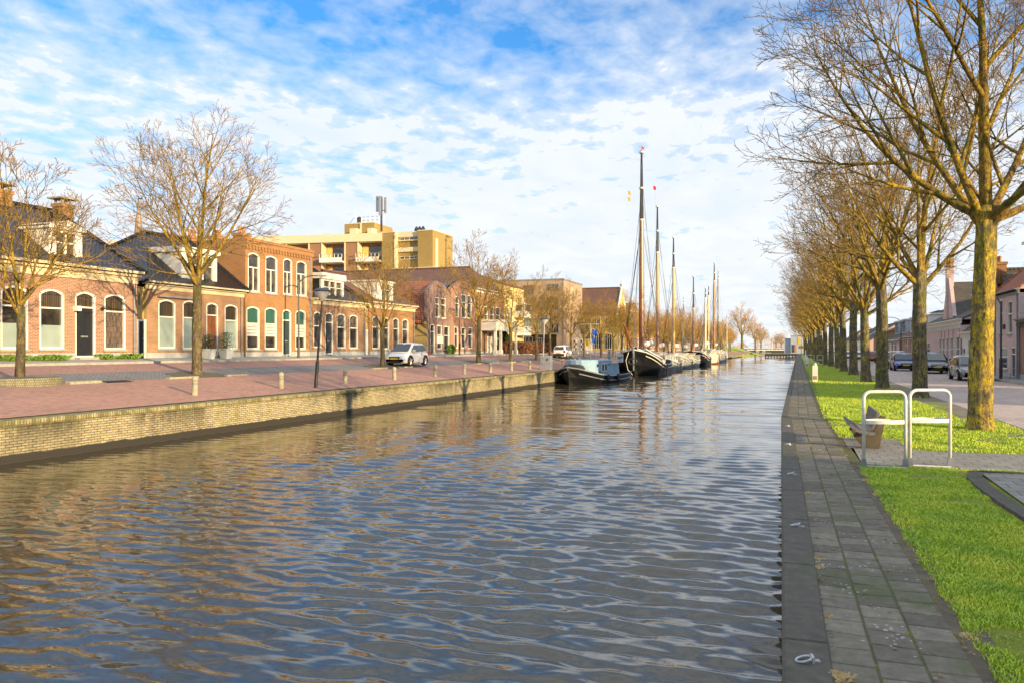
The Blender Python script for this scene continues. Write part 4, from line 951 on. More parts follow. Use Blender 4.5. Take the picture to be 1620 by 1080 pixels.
# houses on the far left bank
for i, (px, qe, qr, X0, wm, rm, lb) in enumerate(((1146, 545, 536, -38, 'brick_orange', 'tile_brown', 'orange lit cottage at the far end of the left bank'), (1183, 549, 541, -34, 'brick_violet', 'tile_dark', 'dark roofed cottage with white verge left of the far bridge'))):
    y0 = Ypx(px, X0); h = House('cottage', lb, 'cottage', X0, 1, y0, y0+16, 4.0, Zpy(qe, X0, y0), 9, wm)
    a, b = y0+3, y0+5; h.op((a, b, 4.8, min(6.5, h.ze-.2))); h.op((y0+9, y0+11, 4.8, min(6.5, h.ze-.2))); h.wall()
    for w in h.ops: h.window(*w, split=None)
    h.roof_par(Zpy(qr, X0, y0), rm); m = MB(); m.tube([(h.x(-.1), y0-.1, h.ze), (h.x(4.5), y0-.1, Zpy(qr, X0, y0)), (h.x(9.1), y0-.1, h.ze)], .18, 4); m.build('verge_board', 'white_paint', h.rf)
# steeple behind
X0 = -95.0; Y0_ = Ypx(219, X0); dd = depth(X0, Y0_); zz = Zpy(372, X0, Y0_); s = dd/F
e = empty('church_steeple', (X0, Y0_, 2.5), 'slender slate church steeple with weathervane rising behind the black pyramid roof', 'steeple')
m = MB(); hw = 6.2*s; m.box(X0-hw*1.5, X0+hw*1.5, Y0_-hw*1.5, Y0_+hw*1.5, 2.3, zz-6); m.build('tower', 'brick_brown', e)
m = MB(); m.lathe([(hw*2.0, -6), (hw*1.25, -2), (hw*1.0, 0), (hw*.62, 25*s), (.12, 52*s)], 8, c=(X0, Y0_, zz)); m.build('spire', 'spire_slate', e)
m = MB(); m.tube([(X0, Y0_, zz+50*s), (X0, Y0_, zz+60*s)], .06, 5); m.tube([(X0-.5, Y0_, zz+57*s), (X0+.7, Y0_, zz+57*s)], [.04, .14], 4); m.build('weathervane', 'dark_metal', e)
# ---------------------------------------------------------------- apartment block
Xc = -47.8; Yc = 99.7; zt_ = 19.4
e = empty('apartment_block', (Xc, Yc, 2.5), 'olive brick apartment block with white balconies towering over the low houses', 'building')
xa, xb_, xd = Xpx(604, Yc), Xpx(624, Yc), Xpx(661, Yc)
zl = Zpy(428, Xc, Yc)
y_end = Ypx(716, Xc); m = MB()
m.box(xa, xb_, Yc, Yc+8, 2.3, zt_); m.box(xb_, xd, Yc+.7, Yc+8, 2.3, zt_-.15); m.box(xd, Xc, Yc, y_end, 2.3, zt_); m.build('wall', 'brick_olive', e)
m = MB(); m.box(Xpx(620, Yc-1.2), Xc+.8, Yc-1.2, y_end+.0, 2.3, zl); m.build('lower_wing', 'brick_olive', e)
m = MB(); m.box(Xpx(618, Yc-1.3), Xc+.95, Yc-1.35, y_end+.1, zl, zl+.35); m.build('wing_coping', 'cream_paint', e)
m = MB(); m.box(xa-.1, xb_+.02, Yc-.06, Yc+8, zt_, zt_+.1); m.box(xd, Xc+.08, Yc-.08, y_end+.08, zt_, zt_+.14); m.build('roof_edge', 'cream_paint', e)
m = MB()
for (q0, q1) in ((365, 373.5), (390, 397)): m.box(xb_+.05, xd-.02, Yc+.45, Yc+.7, Zpy(q1, xd, Yc), Zpy(q0, xd, Yc))
m.box(xb_-.02, xb_+.25, Yc-.1, Yc+.7, zl, zt_+.05); m.box(xb_, xd, Yc+.4, Yc+.7, Zpy(378.5, xd, Yc), Zpy(379.8, xd, Yc))
m.build('cream_bands', 'cream_paint', e)
for (q0, q1) in ((374, 378.5), (404, 409)): facewin(e, xb_+.5, xd-.1, Zpy(q1, xd, Yc), Zpy(q0, xd, Yc), Yc+.66, mull=3, fr='cream_paint', glass='glass')
m = MB(); ya_, yb_ = Ypx(688, Xc), Ypx(691.5, Xc); m.box(Xc+.02, Xc+.16, ya_, yb_, zl+.4, Zpy(377, Xc, ya_)); m.build('stair_window', 'cream_paint', e)
# balcony wing, turned by nine degrees
TW = Matrix.Translation((xa, Yc, 0)) @ Matrix.Rotation(math.radians(9), 4, 'Z')
W_ = MB(); W_.T = TW; C_ = MB(); C_.T = TW; bayw = 5.55; nb = 9; fl = 2.85; topz = zt_-.15-1.0
# main body set back behind loggias
W_.box(-bayw*nb, 0, 1.6, 10, 2.3, zt_-.2)
for i in range(nb):
    x1 = -i*bayw; x0 = x1-bayw
    W_.box(x0, x0+bayw*.34, 0, 1.6, 2.3, topz); 
W_.build('balcony_wing', 'brick_brown', e)
C_.box(-bayw*nb-.3, .05, -.25, 10, topz, zt_)
for i in range(nb):
    x1 = -i*bayw; x0 = x1-bayw; C_.box(x0-.10, x0+.08, -.12, 1.6, 2.3, topz); C_.box(x0+bayw*.34, x0+bayw*.34+.14, -.08, 1.6, 2.3, topz)
C_.build('roof_band', 'cream_paint', e)
for i in range(4):
    for j in range(4):
        x1 = -i*bayw; x0 = x1-bayw*.62; z = topz-(j+1)*fl
        b_ = MB(); b_.T = TW; b_.box(x0-.1, x1-.12, -1.0, 1.6, z-.12, z+.10); b_.box(x0-.1, x1-.12, -1.0, -.92, z+.1, z+.55); b_.box(x0-.1, x0-.02, -.92, 0, z+.1, z+.55)
        o_ = b_.build('balcony', 'white_paint', e)
        r_ = MB(); r_.T = TW; r_.tube([(x0-.1, -.95, z+1.05), (x1-.12, -.95, z+1.05)], .035, 4)
        for q in range(7): xx = x0-.1+(x1-x0)*q/6; r_.tube([(xx, -.95, z+.5), (xx, -.95, z+1.05)], .02, 4)
        r_.tube([(x0-.1, -.95, z+1.05), (x0-.1, 0, z+1.05)], .035, 4); r_.build('railing', 'steel_grey', o_)
        g_ = MB(); g_.T = TW; g_.box(x0+.9, x1-.3, 1.5, 1.57, z+.1, z+2.3); g_.build('glazing', 'glass_bright', o_)
        d_ = MB(); d_.T = TW; d_.box(x0+.02, x0+.85, 1.45, 1.57, z+.1, z+2.4); d_.build('cream_panel', 'yellow_render', o_)
# penthouse, masts, vents
pa, pb_ = Xpx(545, Yc+4), Xpx(592, Yc+4); zp = Zpy(352.5, pb_, Yc+4)
m = MB(); m.box(pa, pb_, Yc+4, Ypx(621, pb_), zt_-.3, zp); m.build('penthouse', 'brick_olive', e)
m = MB(); m.box(pa-.05, pb_+.08, Yc+3.95, Yc+4.2, zp, zp+.12)
for q in (571,): m.box(Xpx(q, Yc+4)-.1, Xpx(q, Yc+4)+.1, Yc+3.85, Yc+4, zt_, zp)
m.box(Xpx(556, Yc+3), Xpx(566, Yc+3), Yc+2.5, Yc+4, zt_, Zpy(361, pb_, Yc+3)); m.box(Xpx(584, Yc+3), Xpx(591, Yc+3), Yc+2.5, Yc+4, zt_, Zpy(362, pb_, Yc+3)); m.build('penthouse_trim', 'cream_paint', e)
am = empty('phone_mast', (Xpx(603, Yc+6), Yc+6, zp), 'mobile phone mast with tall panel antennas on the apartment roof', 'antenna')
x0 = Xpx(603.5, Yc+6); s = depth(x0, Yc+6)/F; m = MB(); m.tube([(x0, Yc+6, zp-1), (x0, Yc+6, zp+44*s)], .16, 8)
for q in (0, 1, 2): m.tube([(x0, Yc+6, zp+(22+q*9)*s), (x0+.7*math.cos(q*2), Yc+6+.7*math.sin(q*2), zp+(22+q*9)*s)], .05, 4)
m.build('pole', 'dark_metal', am)
for (dx, dy_, z0, z1) in ((-.55, -.3, 20, 45), (.1, -.65, 14, 44), (.6, .1, 18, 43), (-.3, .5, 22, 42)):
    m = MB(); m.bevbox(x0+dx-.18, x0+dx+.18, Yc+6+dy_-.09, Yc+6+dy_+.09, zp+z0*s, zp+z1*s, .05); m.build('antenna_panel', 'steel_grey', am)
m = MB()
for i in range(7): xx = x0-3.6+i*.75; m.tube([(xx, Yc+5, zp), (xx, Yc+5, zp+1.1)], .04, 4)
m.tube([(x0-3.6, Yc+5, zp+1.1), (x0+.9, Yc+5, zp+1.1)], .04, 4); m.tube([(x0-3.6, Yc+5, zp+.6), (x0+.9, Yc+5, zp+.6)], .04, 4); m.tube([(x0-5.2, Yc+5, zp), (x0-4, Yc+5, zp+1.2), (x0-4, Yc+5, zp+2.2)], .05, 4); m.build('roof_railing', 'steel_grey', e)
for px in (659, 664, 669.5):
    xx = Xpx(px, Yc+3); m = MB(); m.lathe([(.22, 0), (.22, .5), (.35, .55), (.3, .8), (.12, 1.15)], 8, c=(xx, Yc+3, zt_)); m.build('roof_vent', 'dark_metal', e)
xx = Xpx(563, Yc+4); m = MB(); m.lathe([(.3, 0), (.3, .9), (.4, .95), (.1, 1.2)], 8, c=(xx, Yc+5, zp)); m.build('roof_vent', 'dark_metal', e)
# cream block behind the trees
y0 = Ypx(725, -42); y1 = Ypx(822, -42)
h = House('cream_block', 'long cream apartment building glimpsed above the street trees', 'building', -42, 1, y0, y1, 2.5, Zpy(437, -42, y0), 10, 'cream_render')
nn = 9
for j in range(4):
    for i in range(nn):
        a = y0+(y1-y0)*(i+.25)/nn; z = h.ze-2.3-j*2.9; h.op((a, a+(y1-y0)/nn*.45, z, z+1.5))
h.wall()
for w in h.ops: h.window(*w, split=None, style='glass', sill=False)
h.cornice(h.ze-.1, h.ze+.3, .3, 'cream_paint')
# ================================================================ right bank houses
XR = 12.3; GR = 'houses along the right bank'
def RR(p0, p1, q0, q1): return rect(p0, p1, q0, q1, XR)
# R0: red brick at the right edge (front part visible only at the frame)
y1 = Ypx(1612, XR); h = House('brick_house', 'red brick house with dark dripping cornice at the far right edge of the view', 'house', XR, -1, y1-9, y1, 1.2, Zpy(513, XR, y1), 8, 'brick_red', GR)
h.op((y1-2.6, y1-1.3, 2.0, 4.0), .1); h.op((y1-5, y1-3.8, 2.0, 4.0), .1); h.wall(plinth=.3)
for w in h.ops: h.window(*w, style='glass')
h.cornice(h.ze-.1, h.ze+.3, .3, 'lead_grey'); h.roof_par(h.ze+2.6, 'tile_dark')
# R1: two storeys, red tiled roof, white dormer
y0, y1 = Ypx(1611.5, XR), Ypx(1574, XR)
h = House('brick_townhouse', 'two storey violet brick house with red tiled roof and white dormer on the right', 'house', XR, -1, y0, y1, 1.2, Zpy(468, XR, (y0+y1)/2), 9, 'brick_violet', GR)
h.op(RR(1593.5, 1601, 476, 528)); h.op(RR(1580, 1586, 474, 528)); h.op(RR(1580, 1593.5, 549, 583)); h.op(RR(1598.5, 1606, 548, 597)); h.wall(plinth=.3)
h.window(*h.ops[0], split=.6, style='glass_bright'); h.window(*h.ops[1], split=.6, style='glass_bright'); h.window(*h.ops[2], split=.55, up='curtain', style='glass'); h.door(*h.ops[3], mat='charcoal')
h.cornice(h.ze-.05, h.ze+.25, .25, 'lead_grey'); h.roof_par(h.ze+4.6, 'tile_red', z0=h.ze+.22, vr=4.5, hip1=1.2)
ym = (y0+y1)/2; h.dormer(y0-.6, ym+.4, h.ze+1.3, h.ze+3.2, v0=1.1, dep=4, mat='offwhite_trim', mull=2, glass='curtain')
m = MB(); m.box(h.x(-.08), h.x(0), y0+.10, y0+.18, 1.2, h.ze); m.build('downpipe', 'lead_grey', h.r)
m = MB(); m.box(h.x(-.12), h.x(0), Ypx(1590, XR)-.1, Ypx(1590, XR)+.1, 4.2, 4.5); m.build('wall_lamp', 'dark_metal', h.r)
# R2: house hidden behind the trunk, with taller lit gable
ya, yb = Ypx(1573.5, XR), Ypx(1552, XR)
h = House('gabled_house', 'tall gabled house with chimney behind the nearest lichen covered trunk', 'house', XR+.3, -1, ya, yb, 1.2, 6.2, 9, 'brick_soft', GR)
h.wall(); ym = (ya+yb)/2; zr = Zpy(424, XR+1, ya+1); h.roof_perp(min(zr, 9.6), 'tile_dark', v0=.4); P = [(ya, 6.2), (ym-.4, min(zr, 9.6)), (ym+.4, min(zr, 9.6)), (yb, 6.2)]
m = MB(); m.poly([(h.x(0), *p) for p in P]); m.poly([(h.x(.4), *p) for p in P]); m.build('gable_front', 'brick_soft', h.r, recalc=False); zq = min(zr, 9.6); h.chimney(3.5, ym, zq-1, zq+1.1, cap=False); h.chimney(.4, ym, zq-1, zq+.6, cap=False)
# R2b: low white shop front
y0, y1 = Ypx(1551.5, XR), Ypx(1521, XR)
h = House('low_shop_house', 'low cream fronted house with white cornice and pilasters beside the pink brick terrace', 'house', XR, -1, y0, y1, 1.2, Zpy(532, XR, y1), 8, 'white_paint', GR)
h.op(RR(1531, 1537, 537, 572)); h.op(RR(1540, 1546, 537, 574)); h.op(RR(1522, 1527, 550, 590)); h.wall(side_mat='brick_violet')
h.window(*h.ops[0], split=.6); h.window(*h.ops[1], split=.6); h.door(*h.ops[2], mat='charcoal', up='glass'); h.cornice(h.ze-.1, h.ze+.3, .3, 'white_paint'); h.roof_par(h.ze+3.2, 'tile_dark', z0=h.ze+.25)
# R3: long pink terrace with bracketed white cornice, cross gable
y0, y1 = Ypx(1520.5, XR), Ypx(1460.5, XR); ym = Ypx(1486, XR)
h = House('pink_terrace', 'long pink brick house with dentilled white cornice and pinnacled gable on the right bank', 'house', XR, -1, y0, y1, 1.2, Zpy(519, XR, (y0+y1)/2), 10, 'brick_violet', GR)
for p in ((1485, 1488.5, 535, 570), (1490.3, 1494, 534.5, 571), (1496.4, 1500.3, 534, 571.5), (1503, 1507, 533, 572), (1512, 1517.3, 531.5, 572.5)): h.op(RR(*p))
h.op(RR(1466, 1471, 541.5, 583)); h.wall()
for w in h.ops[:5]: h.window(*w, split=.5, style='glass_bright')
h.door(*h.ops[5], mat='charcoal')
h.cornice(h.ze+.12, h.ze+.5, .3, 'white_paint'); m = MB(); n = int((y1-y0)/.75)
for i in range(n): h.bx(m, -.10, 0, y0+.2+i*.75, y0+.42+i*.75, h.ze-.25, h.ze+.12)
m.build('corbels', 'white_paint', h.r)
m = MB()
for w in h.ops[:5]: h.bx(m, -.02, .0, w[0]-.35, w[0]-.12, w[3]-.2, h.ze-.3)
m.build('brick_pilasters', 'brick_red', h.r)
h.roof_par(h.ze+3.0, 'tile_dark', z0=h.ze+.45, vr=5)
zr = Zpy(446, XR+2, ym); ga, gb = ym-2.6, ym+2.6; h2z = h.ze+.5
m = MB(); v0 = .7
for a in (v0, v0+.3): m.poly([(h.x(a), ga, h2z), (h.x(a), gb, h2z), (h.x(a), gb, h2z+.5), (h.x(a), ym+.35, zr+.4), (h.x(a), ym-.35, zr+.4), (h.x(a), ga, h2z+.5)])
m.poly([(h.x(v0), ga, h2z+.5), (h.x(v0), ym-.35, zr+.4), (h.x(v0+.3), ym-.35, zr+.4), (h.x(v0+.3), ga, h2z+.5)]); m.poly([(h.x(v0), gb, h2z+.5), (h.x(v0), ym+.35, zr+.4), (h.x(v0+.3), ym+.35, zr+.4), (h.x(v0+.3), gb, h2z+.5)])
h.bx(m, v0-.15, v0+.45, ym-.3, ym+.3, h2z, zr+1.3); gf = m.build('gable_front', 'brick_violet', h.r, recalc=False)
m = MB(); m.lathe([(.28, 0), (.42, .12), (.42, .2), (.28, .3), (.38, .6), (.38, .85), (.2, 1.0)], 8, c=(h.x(v0+.15), ym, zr+1.3)); m.build('pinnacle', 'brick_soft', gf)
m = MB(); m.slab([(h.x(v0+.3), ga, h2z+.4), (h.x(13), ga, h2z+.4), (h.x(13), ym, zr), (h.x(v0+.3), ym, zr)], .12); m.slab([(h.x(v0+.3), gb, h2z+.4), (h.x(13), gb, h2z+.4), (h.x(13), ym, zr), (h.x(v0+.3), ym, zr)], .12); m.build('roof', 'tile_dark', h.r)
# R3b: big dark roof rising behind (ridge at right angles to the street)
ya, yb = Ypx(1530, XR+1), Ypx(1508, XR+1)
h = House('tall_roofed_house', 'house with large dark tiled roof rising behind the pink brick terrace', 'house', XR+4, -1, y0+1, y0+9, 1.2, 5.0, 14, 'brick_soft', GR); h.wall(plinth=0); h.roof_perp(Zpy(446, XR+6, y0+5), 'tile_dark', v0=0, hipf=1.5)
# R4: low houses with grey dormers
y0, y1 = Ypx(1458, XR), Ypx(1424, XR)
h = House('brick_house', 'red brick house with white topped roof just past the pink terrace', 'house', XR, -1, y0, y1, 1.2, 4.2, 9, 'brick_red', GR); h.op(RR(1432, 1436, 535, 562)); h.op(RR(1441, 1446, 534, 563)); h.wall()
for w in h.ops: h.window(*w, split=.6)
h.cornice(4.1, 4.35, .25, 'white_paint'); h.roof_par(7.6, 'tile_brown', z0=4.3); h.dormer(y0+1.5, y0+6.5, 5.0, 6.6, v0=.8, dep=3, mat='white_paint', mull=3); h.dormer(y1-7, y1-3, 5.0, 6.6, v0=.8, dep=3, mat='white_paint', mull=2)
y0, y1 = Ypx(1423.5, XR), Ypx(1401, XR)
h = House('brick_house', 'low brick house with mossy roof and grey dormers further along the right street', 'house', XR, -1, y0, y1, 1.2, 3.9, 9, 'brick_violet', GR); h.op(RR(1404, 1406.5, 538, 556)); h.op(RR(1410, 1413, 537, 558)); h.op(RR(1415, 1418, 537, 558)); h.wall()
for w in h.ops: h.window(*w, split=.6)
h.cornice(3.8, 4.05, .25, 'white_paint'); h.roof_par(7.7, 'tile_dark', z0=4.0)
for i in range(2): h.dormer(y0+3+i*8, y0+7+i*8, 5.0, 6.7, v0=1.0, dep=3, mat='grey_cladding', mull=1)
# R5: end gable lit orange, towards the camera
y0 = Ypx(1400, XR)+1; y1 = y0+18
h = House('end_gable_house', 'house with broad orange brick end gable and row of chimney pots, down the right street', 'house', XR, -1, y0, y1, 1.2, Zpy(528, XR-1, y0), 11, 'brick_orange', GR); h.wall(); h.roof_par(Zpy(506, XR+5, y0), 'tile_dark', vr=5.0, gmat='brick_orange'); h.chimney(4.6, y0+1, h.ze+2.5, Zpy(499, XR+5, y0), 1.0, 1.6, cap=False); h.chimney(6.6, y0+1.3, h.ze+2.0, Zpy(500, XR+5, y0), 1.0, 1.2, cap=False)
for i, (pa, pb, ze_, wm, rm, lb) in enumerate(((1376, 1362, 4.4, 'brick_violet', 'tile_dark', 'violet brick house beyond the orange end gable'), (1361.5, 1352, 4.8, 'white_paint', 'tile_dark', 'white painted house seen between the right bank trunks'), (1351.5, 1344, 4.4, 'brick_red', 'tile_brown', 'red brick house seen between the right bank trunks'), (1343.5, 1336, 5.2, 'cream_render', 'tile_brown', 'cream house far down the right street'), (1335.5, 1327, 4.6, 'brick_violet', 'tile_dark', 'farthest violet house of the right street'))):
    a, b = Ypx(pa, XR), Ypx(pb, XR)
    h = House('distant_house', lb, 'house', XR, -1, a, b, 1.2, ze_, 9, wm, GR)
    for q in range(3): yy = a+(b-a)*(q+.3)/3; h.op((yy, yy+1.3, 2.1, 3.8))
    h.wall()
    for w in h.ops: h.window(*w, split=.6)
    h.roof_par(ze_+3.2, rm)
# houses beside and behind the camera : they keep the near street and left quay in shade
zs = [(-36, -22, 4.4, 7.2), (-21.5, -8, 4.6, 6.8), (-5, 6, 4.2, 6.6), (28, 38.5, 4.0, 6.6)]
for i, (a, b, ze_, zr_) in enumerate(zs):
    h = House('brick_house', ('brick house behind the camera', 'brick house right behind the camera position', 'brick house to the right of the camera', 'brick house just outside the right edge')[i], 'house', XR+.1, -1, a, b, 1.2, ze_, 9, ('brick_red', 'brick_soft', 'brick_violet', 'brick_red', 'brick_soft')[i], GR)
    for q in range(3): yy = a+(b-a)*(q+.3)/3; h.op((yy, yy+1.4, 2.1, 4.0))
    h.wall()
    for w in h.ops: h.window(*w, split=.6)
    h.roof_par(zr_, 'tile_dark'); h.cornice(ze_-.1, ze_+.25, .25)
# ================================================================ bare trees
class TB:
    def __init__(s): s.v = []; s.f = []
    def tube(s, pts, rad, n):
        base = len(s.v); L = len(pts); up = None
        for i in range(L):
            a = pts[max(i-1, 0)]; b = pts[min(i+1, L-1)]; d = (b-a).normalized()
            if up is None: up = Vector((.3, .9, .2))
            e1_ = d.cross(up)
            if e1_.length < 1e-4: e1_ = d.cross(Vector((1, 0, 0)))
            e1_.normalize(); e2_ = d.cross(e1_); up = -e2_ if False else e1_.cross(d)
            r = rad[i]; p = pts[i]
            for k in range(n):
                t = 2*PI*k/n; q = p+e1_*(math.cos(t)*r)+e2_*(math.sin(t)*r); s.v.append((q.x, q.y, q.z))
        for i in range(L-1):
            o = base+i*n
            for k in range(n): s.f.append((o+k, o+(k+1)%n, o+n+(k+1)%n, o+n+k))
    def mesh(s, name, mat):
        me = bpy.data.meshes.new(name); me.from_pydata(s.v, [], s.f); me.materials.append(M[mat]); me.polygons.foreach_set('use_smooth', [True]*len(me.polygons)); me.update(); return me
def rndperp(rg, d):
    while True:
        v = Vector((rg.gauss(0, 1), rg.gauss(0, 1), rg.gauss(0, 1))); v = v-d*v.dot(d)
        if v.length > .2: return v.normalized()
def gen_tree(seed, H, fork, rad, r0, limbs, kids=(8, 7, 6, 4), detail=4, lean=(0, 0), twig='twig_bark', bark_='bark_plain', flare=1.5, lens=(.54, .52, .52, .55), central=True, spread=(35, 70), thick=1.0, minr=.006):
    rg = random.Random(seed); T = TB(); B = TB(); W = TB()
    pts = []; rr = []; n = 12 if flare else 6; p = Vector((0, 0, -.25)); x = y = 0
    for i in range(n+1):
        t = i/n; z = -.25+(fork+.25)*t; x = lean[0]*t*t+.05*math.sin(t*5+seed)*r0*2; y = lean[1]*t*t+.05*math.cos(t*4+seed)*r0*2
        r = r0*(1-.22*t)*(1+(flare-1)*max(0, 1-t*fork/.6)**2); pts.append(Vector((x, y, z))); rr.append(r)
    # irregular bark surface on the trunk
    base = len(T.v); ns = 20
    fine = 44; P2 = []
    for i in range(fine+1):
        t = i/fine*n; a = min(int(t), n-1); f = t-a; P2.append((pts[a].lerp(pts[a+1], f), rr[a]*(1-f)+rr[a+1]*f))
    for i, (c, r) in enumerate(P2):
        h_ = i/fine*fork
        for k in range(ns):
            th = 2*PI*k/ns; fl = max(0, 1-h_/.8)
            q = r*(1+.06*math.sin(3*th+seed+h_*.8)+.05*math.sin(7*th+h_*1.7+seed*2)+.03*math.sin(11*th-h_*3)+.16*fl*math.sin(5*th+seed)+rg.uniform(-.03, .03))
            T.v.append((c.x+q*math.cos(th), c.y+q*math.sin(th), c.z))
    for i in range(fine):
        for k in range(ns): o = base+i*ns; T.f.append((o+k, o+(k+1)%ns, o+ns+(k+1)%ns, o+ns+k))
    top = pts[-1]; rt = rr[-1]
    ctr = Vector((lean[0]*1.5, lean[1]*1.5, fork+(H-fork)*.42)); rz = (H-fork)*.60
    def inside(q): 
        e = Vector(((q.x-ctr.x)/rad, (q.y-ctr.y)/rad, (q.z-ctr.z)/rz)); return e.length
    def branch(p0, d, L, r, lv):
        seg = (9, 7, 5, 4, 3)[lv]; sides = (9, 6, 4, 3, 3)[lv]; pl = [p0]; rl = [r]; q = p0.copy(); d = d.normalized(); ds = [d]
        bend = rndperp(rg, d)*(.10, .16, .22, .30, .36)[lv]/seg*rg.uniform(.2, 1.3); wob = (.05, .075, .09, .11, .13)[lv]; upt = (.075, .045, .035, .03, .02)[lv]
        for i in range(seg):
            d = (d+bend+rndperp(rg, d)*wob*rg.uniform(.2, 1)+Vector((0, 0, 1))*upt).normalized()
            if lv < 2 and inside(q) > .97: d = (d*.85+Vector((0, 0, .2))+rndperp(rg, d)*.1).normalized()
            st = L/seg*(1 if lv >= 2 or inside(q) < 1.0 else .55); q = q+d*st; pl.append(q.copy()); ds.append(d)
            rl.append(max(minr*.7, r*(1-.84*((i+1)/seg)**.85)))
        (B if lv < 3 else W).tube(pl, rl, sides)
        if lv >= detail: return
        nk = kids[lv]; az0 = rg.uniform(0, 6.3)
        for j in range(nk):
            t = (.16 if lv == 0 else .24)+(.82 if lv == 0 else .74)*(j+rg.random()*.7)/nk; fi = t*seg; a = min(int(fi), seg-1); f = fi-a
            pp = pl[a].lerp(pl[a+1], f); dd = ds[a+1]; ang = math.radians(rg.uniform(30, 56)*(1-.25*t))
            az_ = az0+j*2.6+rg.uniform(-.4, .4); e1_ = dd.cross(Vector((0, 0, 1)))
            if e1_.length < .1: e1_ = dd.cross(Vector((1, 0, 0)))
            e1_.normalize(); e2_ = dd.cross(e1_); side = e1_*math.cos(az_)+e2_*math.sin(az_)
            out = Vector((pp.x-ctr.x, pp.y-ctr.y, (pp.z-ctr.z)*.6))
            if out.length > .3: side = side+out.normalized()*.35+Vector((0, 0, .15)); side = side-dd*side.dot(dd); side = side.normalized() if side.length > .1 else rndperp(rg, dd)
            nd = dd*math.cos(ang)+side*math.sin(ang); rp = rl[a]*(1-f)+rl[a+1]*f
            branch(pp, nd, L*lens[lv]*(1.2-.6*t)*rg.uniform(.8, 1.2), max(minr, min(rp*.7, r*.5)), lv+1)
    for i in range(limbs):
        az = 2*PI*(i+.3*rg.random())/limbs+seed; c_ = central and i == limbs-1
        incl = math.radians(rg.uniform(*spread)) if not c_ else math.radians(rg.uniform(2, 9))
        if not c_ and i % 2: incl *= .62
        d = Vector((math.cos(az)*math.sin(incl), math.sin(az)*math.sin(incl), math.cos(incl)))
        L = (H-fork)*(.80 if math.degrees(incl) < 40 else .66) if not c_ else (H-fork)*.92
        L = min(L, (H-fork)) if math.degrees(incl) < 45 else max(rad*.9, L*.9)
        s0 = top-Vector((0, 0, rg.uniform(.0, fork*.16))) if not c_ else top-Vector((0, 0, .15))
        branch(s0, d, L, rt*(.50 if not c_ else .68)*thick*rg.uniform(.85, 1.1), 0)
    return dict(trunk=T.mesh('trunk', bark_), crown=B.mesh('branches', 'branch_bark'), twigs=W.mesh('twigs', twig))
def plant(t, x, y, z, label, group, s=1.0, rz=0.0, sz=None, name='bare_tree', cat='tree'):
    e = empty(name, (x, y, z), label, cat, group, rz); e.scale = (s, s, sz or s)
    a = bpy.data.objects.new('trunk', t['trunk']); COL.objects.link(a); a.parent = e
    b = bpy.data.objects.new('crown', t['crown']); COL.objects.link(b); b.parent = e
    c = bpy.data.objects.new('twigs', t['twigs']); COL.objects.link(c); c.parent = b
    return e
T_hero = gen_tree(11, 14.5, 5.2, 5.9, .265, 9, kids=(8, 7, 5, 3), detail=4, bark_='bark_lichen', spread=(44, 76), lean=(.1, 0), minr=.0085, flare=1.5, thick=1.05)
T_r = [gen_tree(21+i, 13.5, (4.3, 5.4, 5.0)[i], 5.7, .285, 7, kids=(7, 5, 4, 3), detail=4, bark_='bark_mossy', spread=(35, 68), lean=((-.2, .3, .1)[i], 0), minr=.0115) for i in range(3)]
T_big = gen_tree(5, 12.3, 4.8, 4.9, .235, 9, kids=(7, 6, 4, 2), detail=4, spread=(35, 70), minr=.0115)
T_small = [gen_tree(41+i, 8.6, 2.9, 3.2, .17, 7, kids=(6, 5, 4, 2), detail=4, spread=(30, 68), minr=.012, flare=1.25) for i in range(3)]
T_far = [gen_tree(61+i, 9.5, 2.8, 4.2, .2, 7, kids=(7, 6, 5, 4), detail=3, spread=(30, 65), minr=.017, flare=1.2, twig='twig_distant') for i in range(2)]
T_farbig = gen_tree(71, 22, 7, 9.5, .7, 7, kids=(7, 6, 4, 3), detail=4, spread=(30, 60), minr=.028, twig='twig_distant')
# right bank row : (photo column of the trunk base, rows below the horizon)
GRT = 'bare trees along the right bank lawn'
rt = [(1553, 129), (1455, 77.5), (1396, 63), (1369, 52.5), (1350, 42), (1335, 36.5), (1325.5, 31.5), (1314.5, 28.5), (1306, 26.2), (1300, 24), (1295, 21.5), (1290, 19.4), (1286.5, 17.5), (1283, 15.8), (1280, 14.2), (1277.5, 12.6), (1275, 11.2), (1273, 10)]
ords = ['nearest', 'second', 'third', 'fourth', 'fifth', 'sixth', 'seventh', 'eighth', 'ninth', 'tenth', 'eleventh', 'twelfth', 'thirteenth', 'fourteenth', 'fifteenth', 'sixteenth', 'seventeenth', 'farthest']
looks = {0: 'big bare tree with golden lichen covered trunk, nearest on the right bank lawn', 1: 'pale mottled forked tree behind the metal hoops, second in the right bank row', 2: 'mossy tree with flared root and v-shaped fork, third in the right bank row'}
for i, (px, dyy) in enumerate(rt):
    d = F*1.9/dyy; u = (px-810)/F; X0 = d*(u*CA-SA); Y0 = d*(CA+SA*u)
    t = T_hero if i == 0 else T_r[(i*2) % 3]
    plant(t, X0, Y0, 1.1, looks.get(i, '%s bare mossy tree of the right bank row, counted from the camera' % ords[i]), GRT, s=(1.0, .98, 1.0, .95, 1.02)[i % 5], rz=(0.3 if i == 0 else (i*2.1) % 6.28)).rotation_euler = (0 if i == 0 else .03*math.sin(i*3.1), 0 if i == 0 else .035*math.cos(i*2.3), 0.3 if i == 0 else (i*2.1) % 6.28)
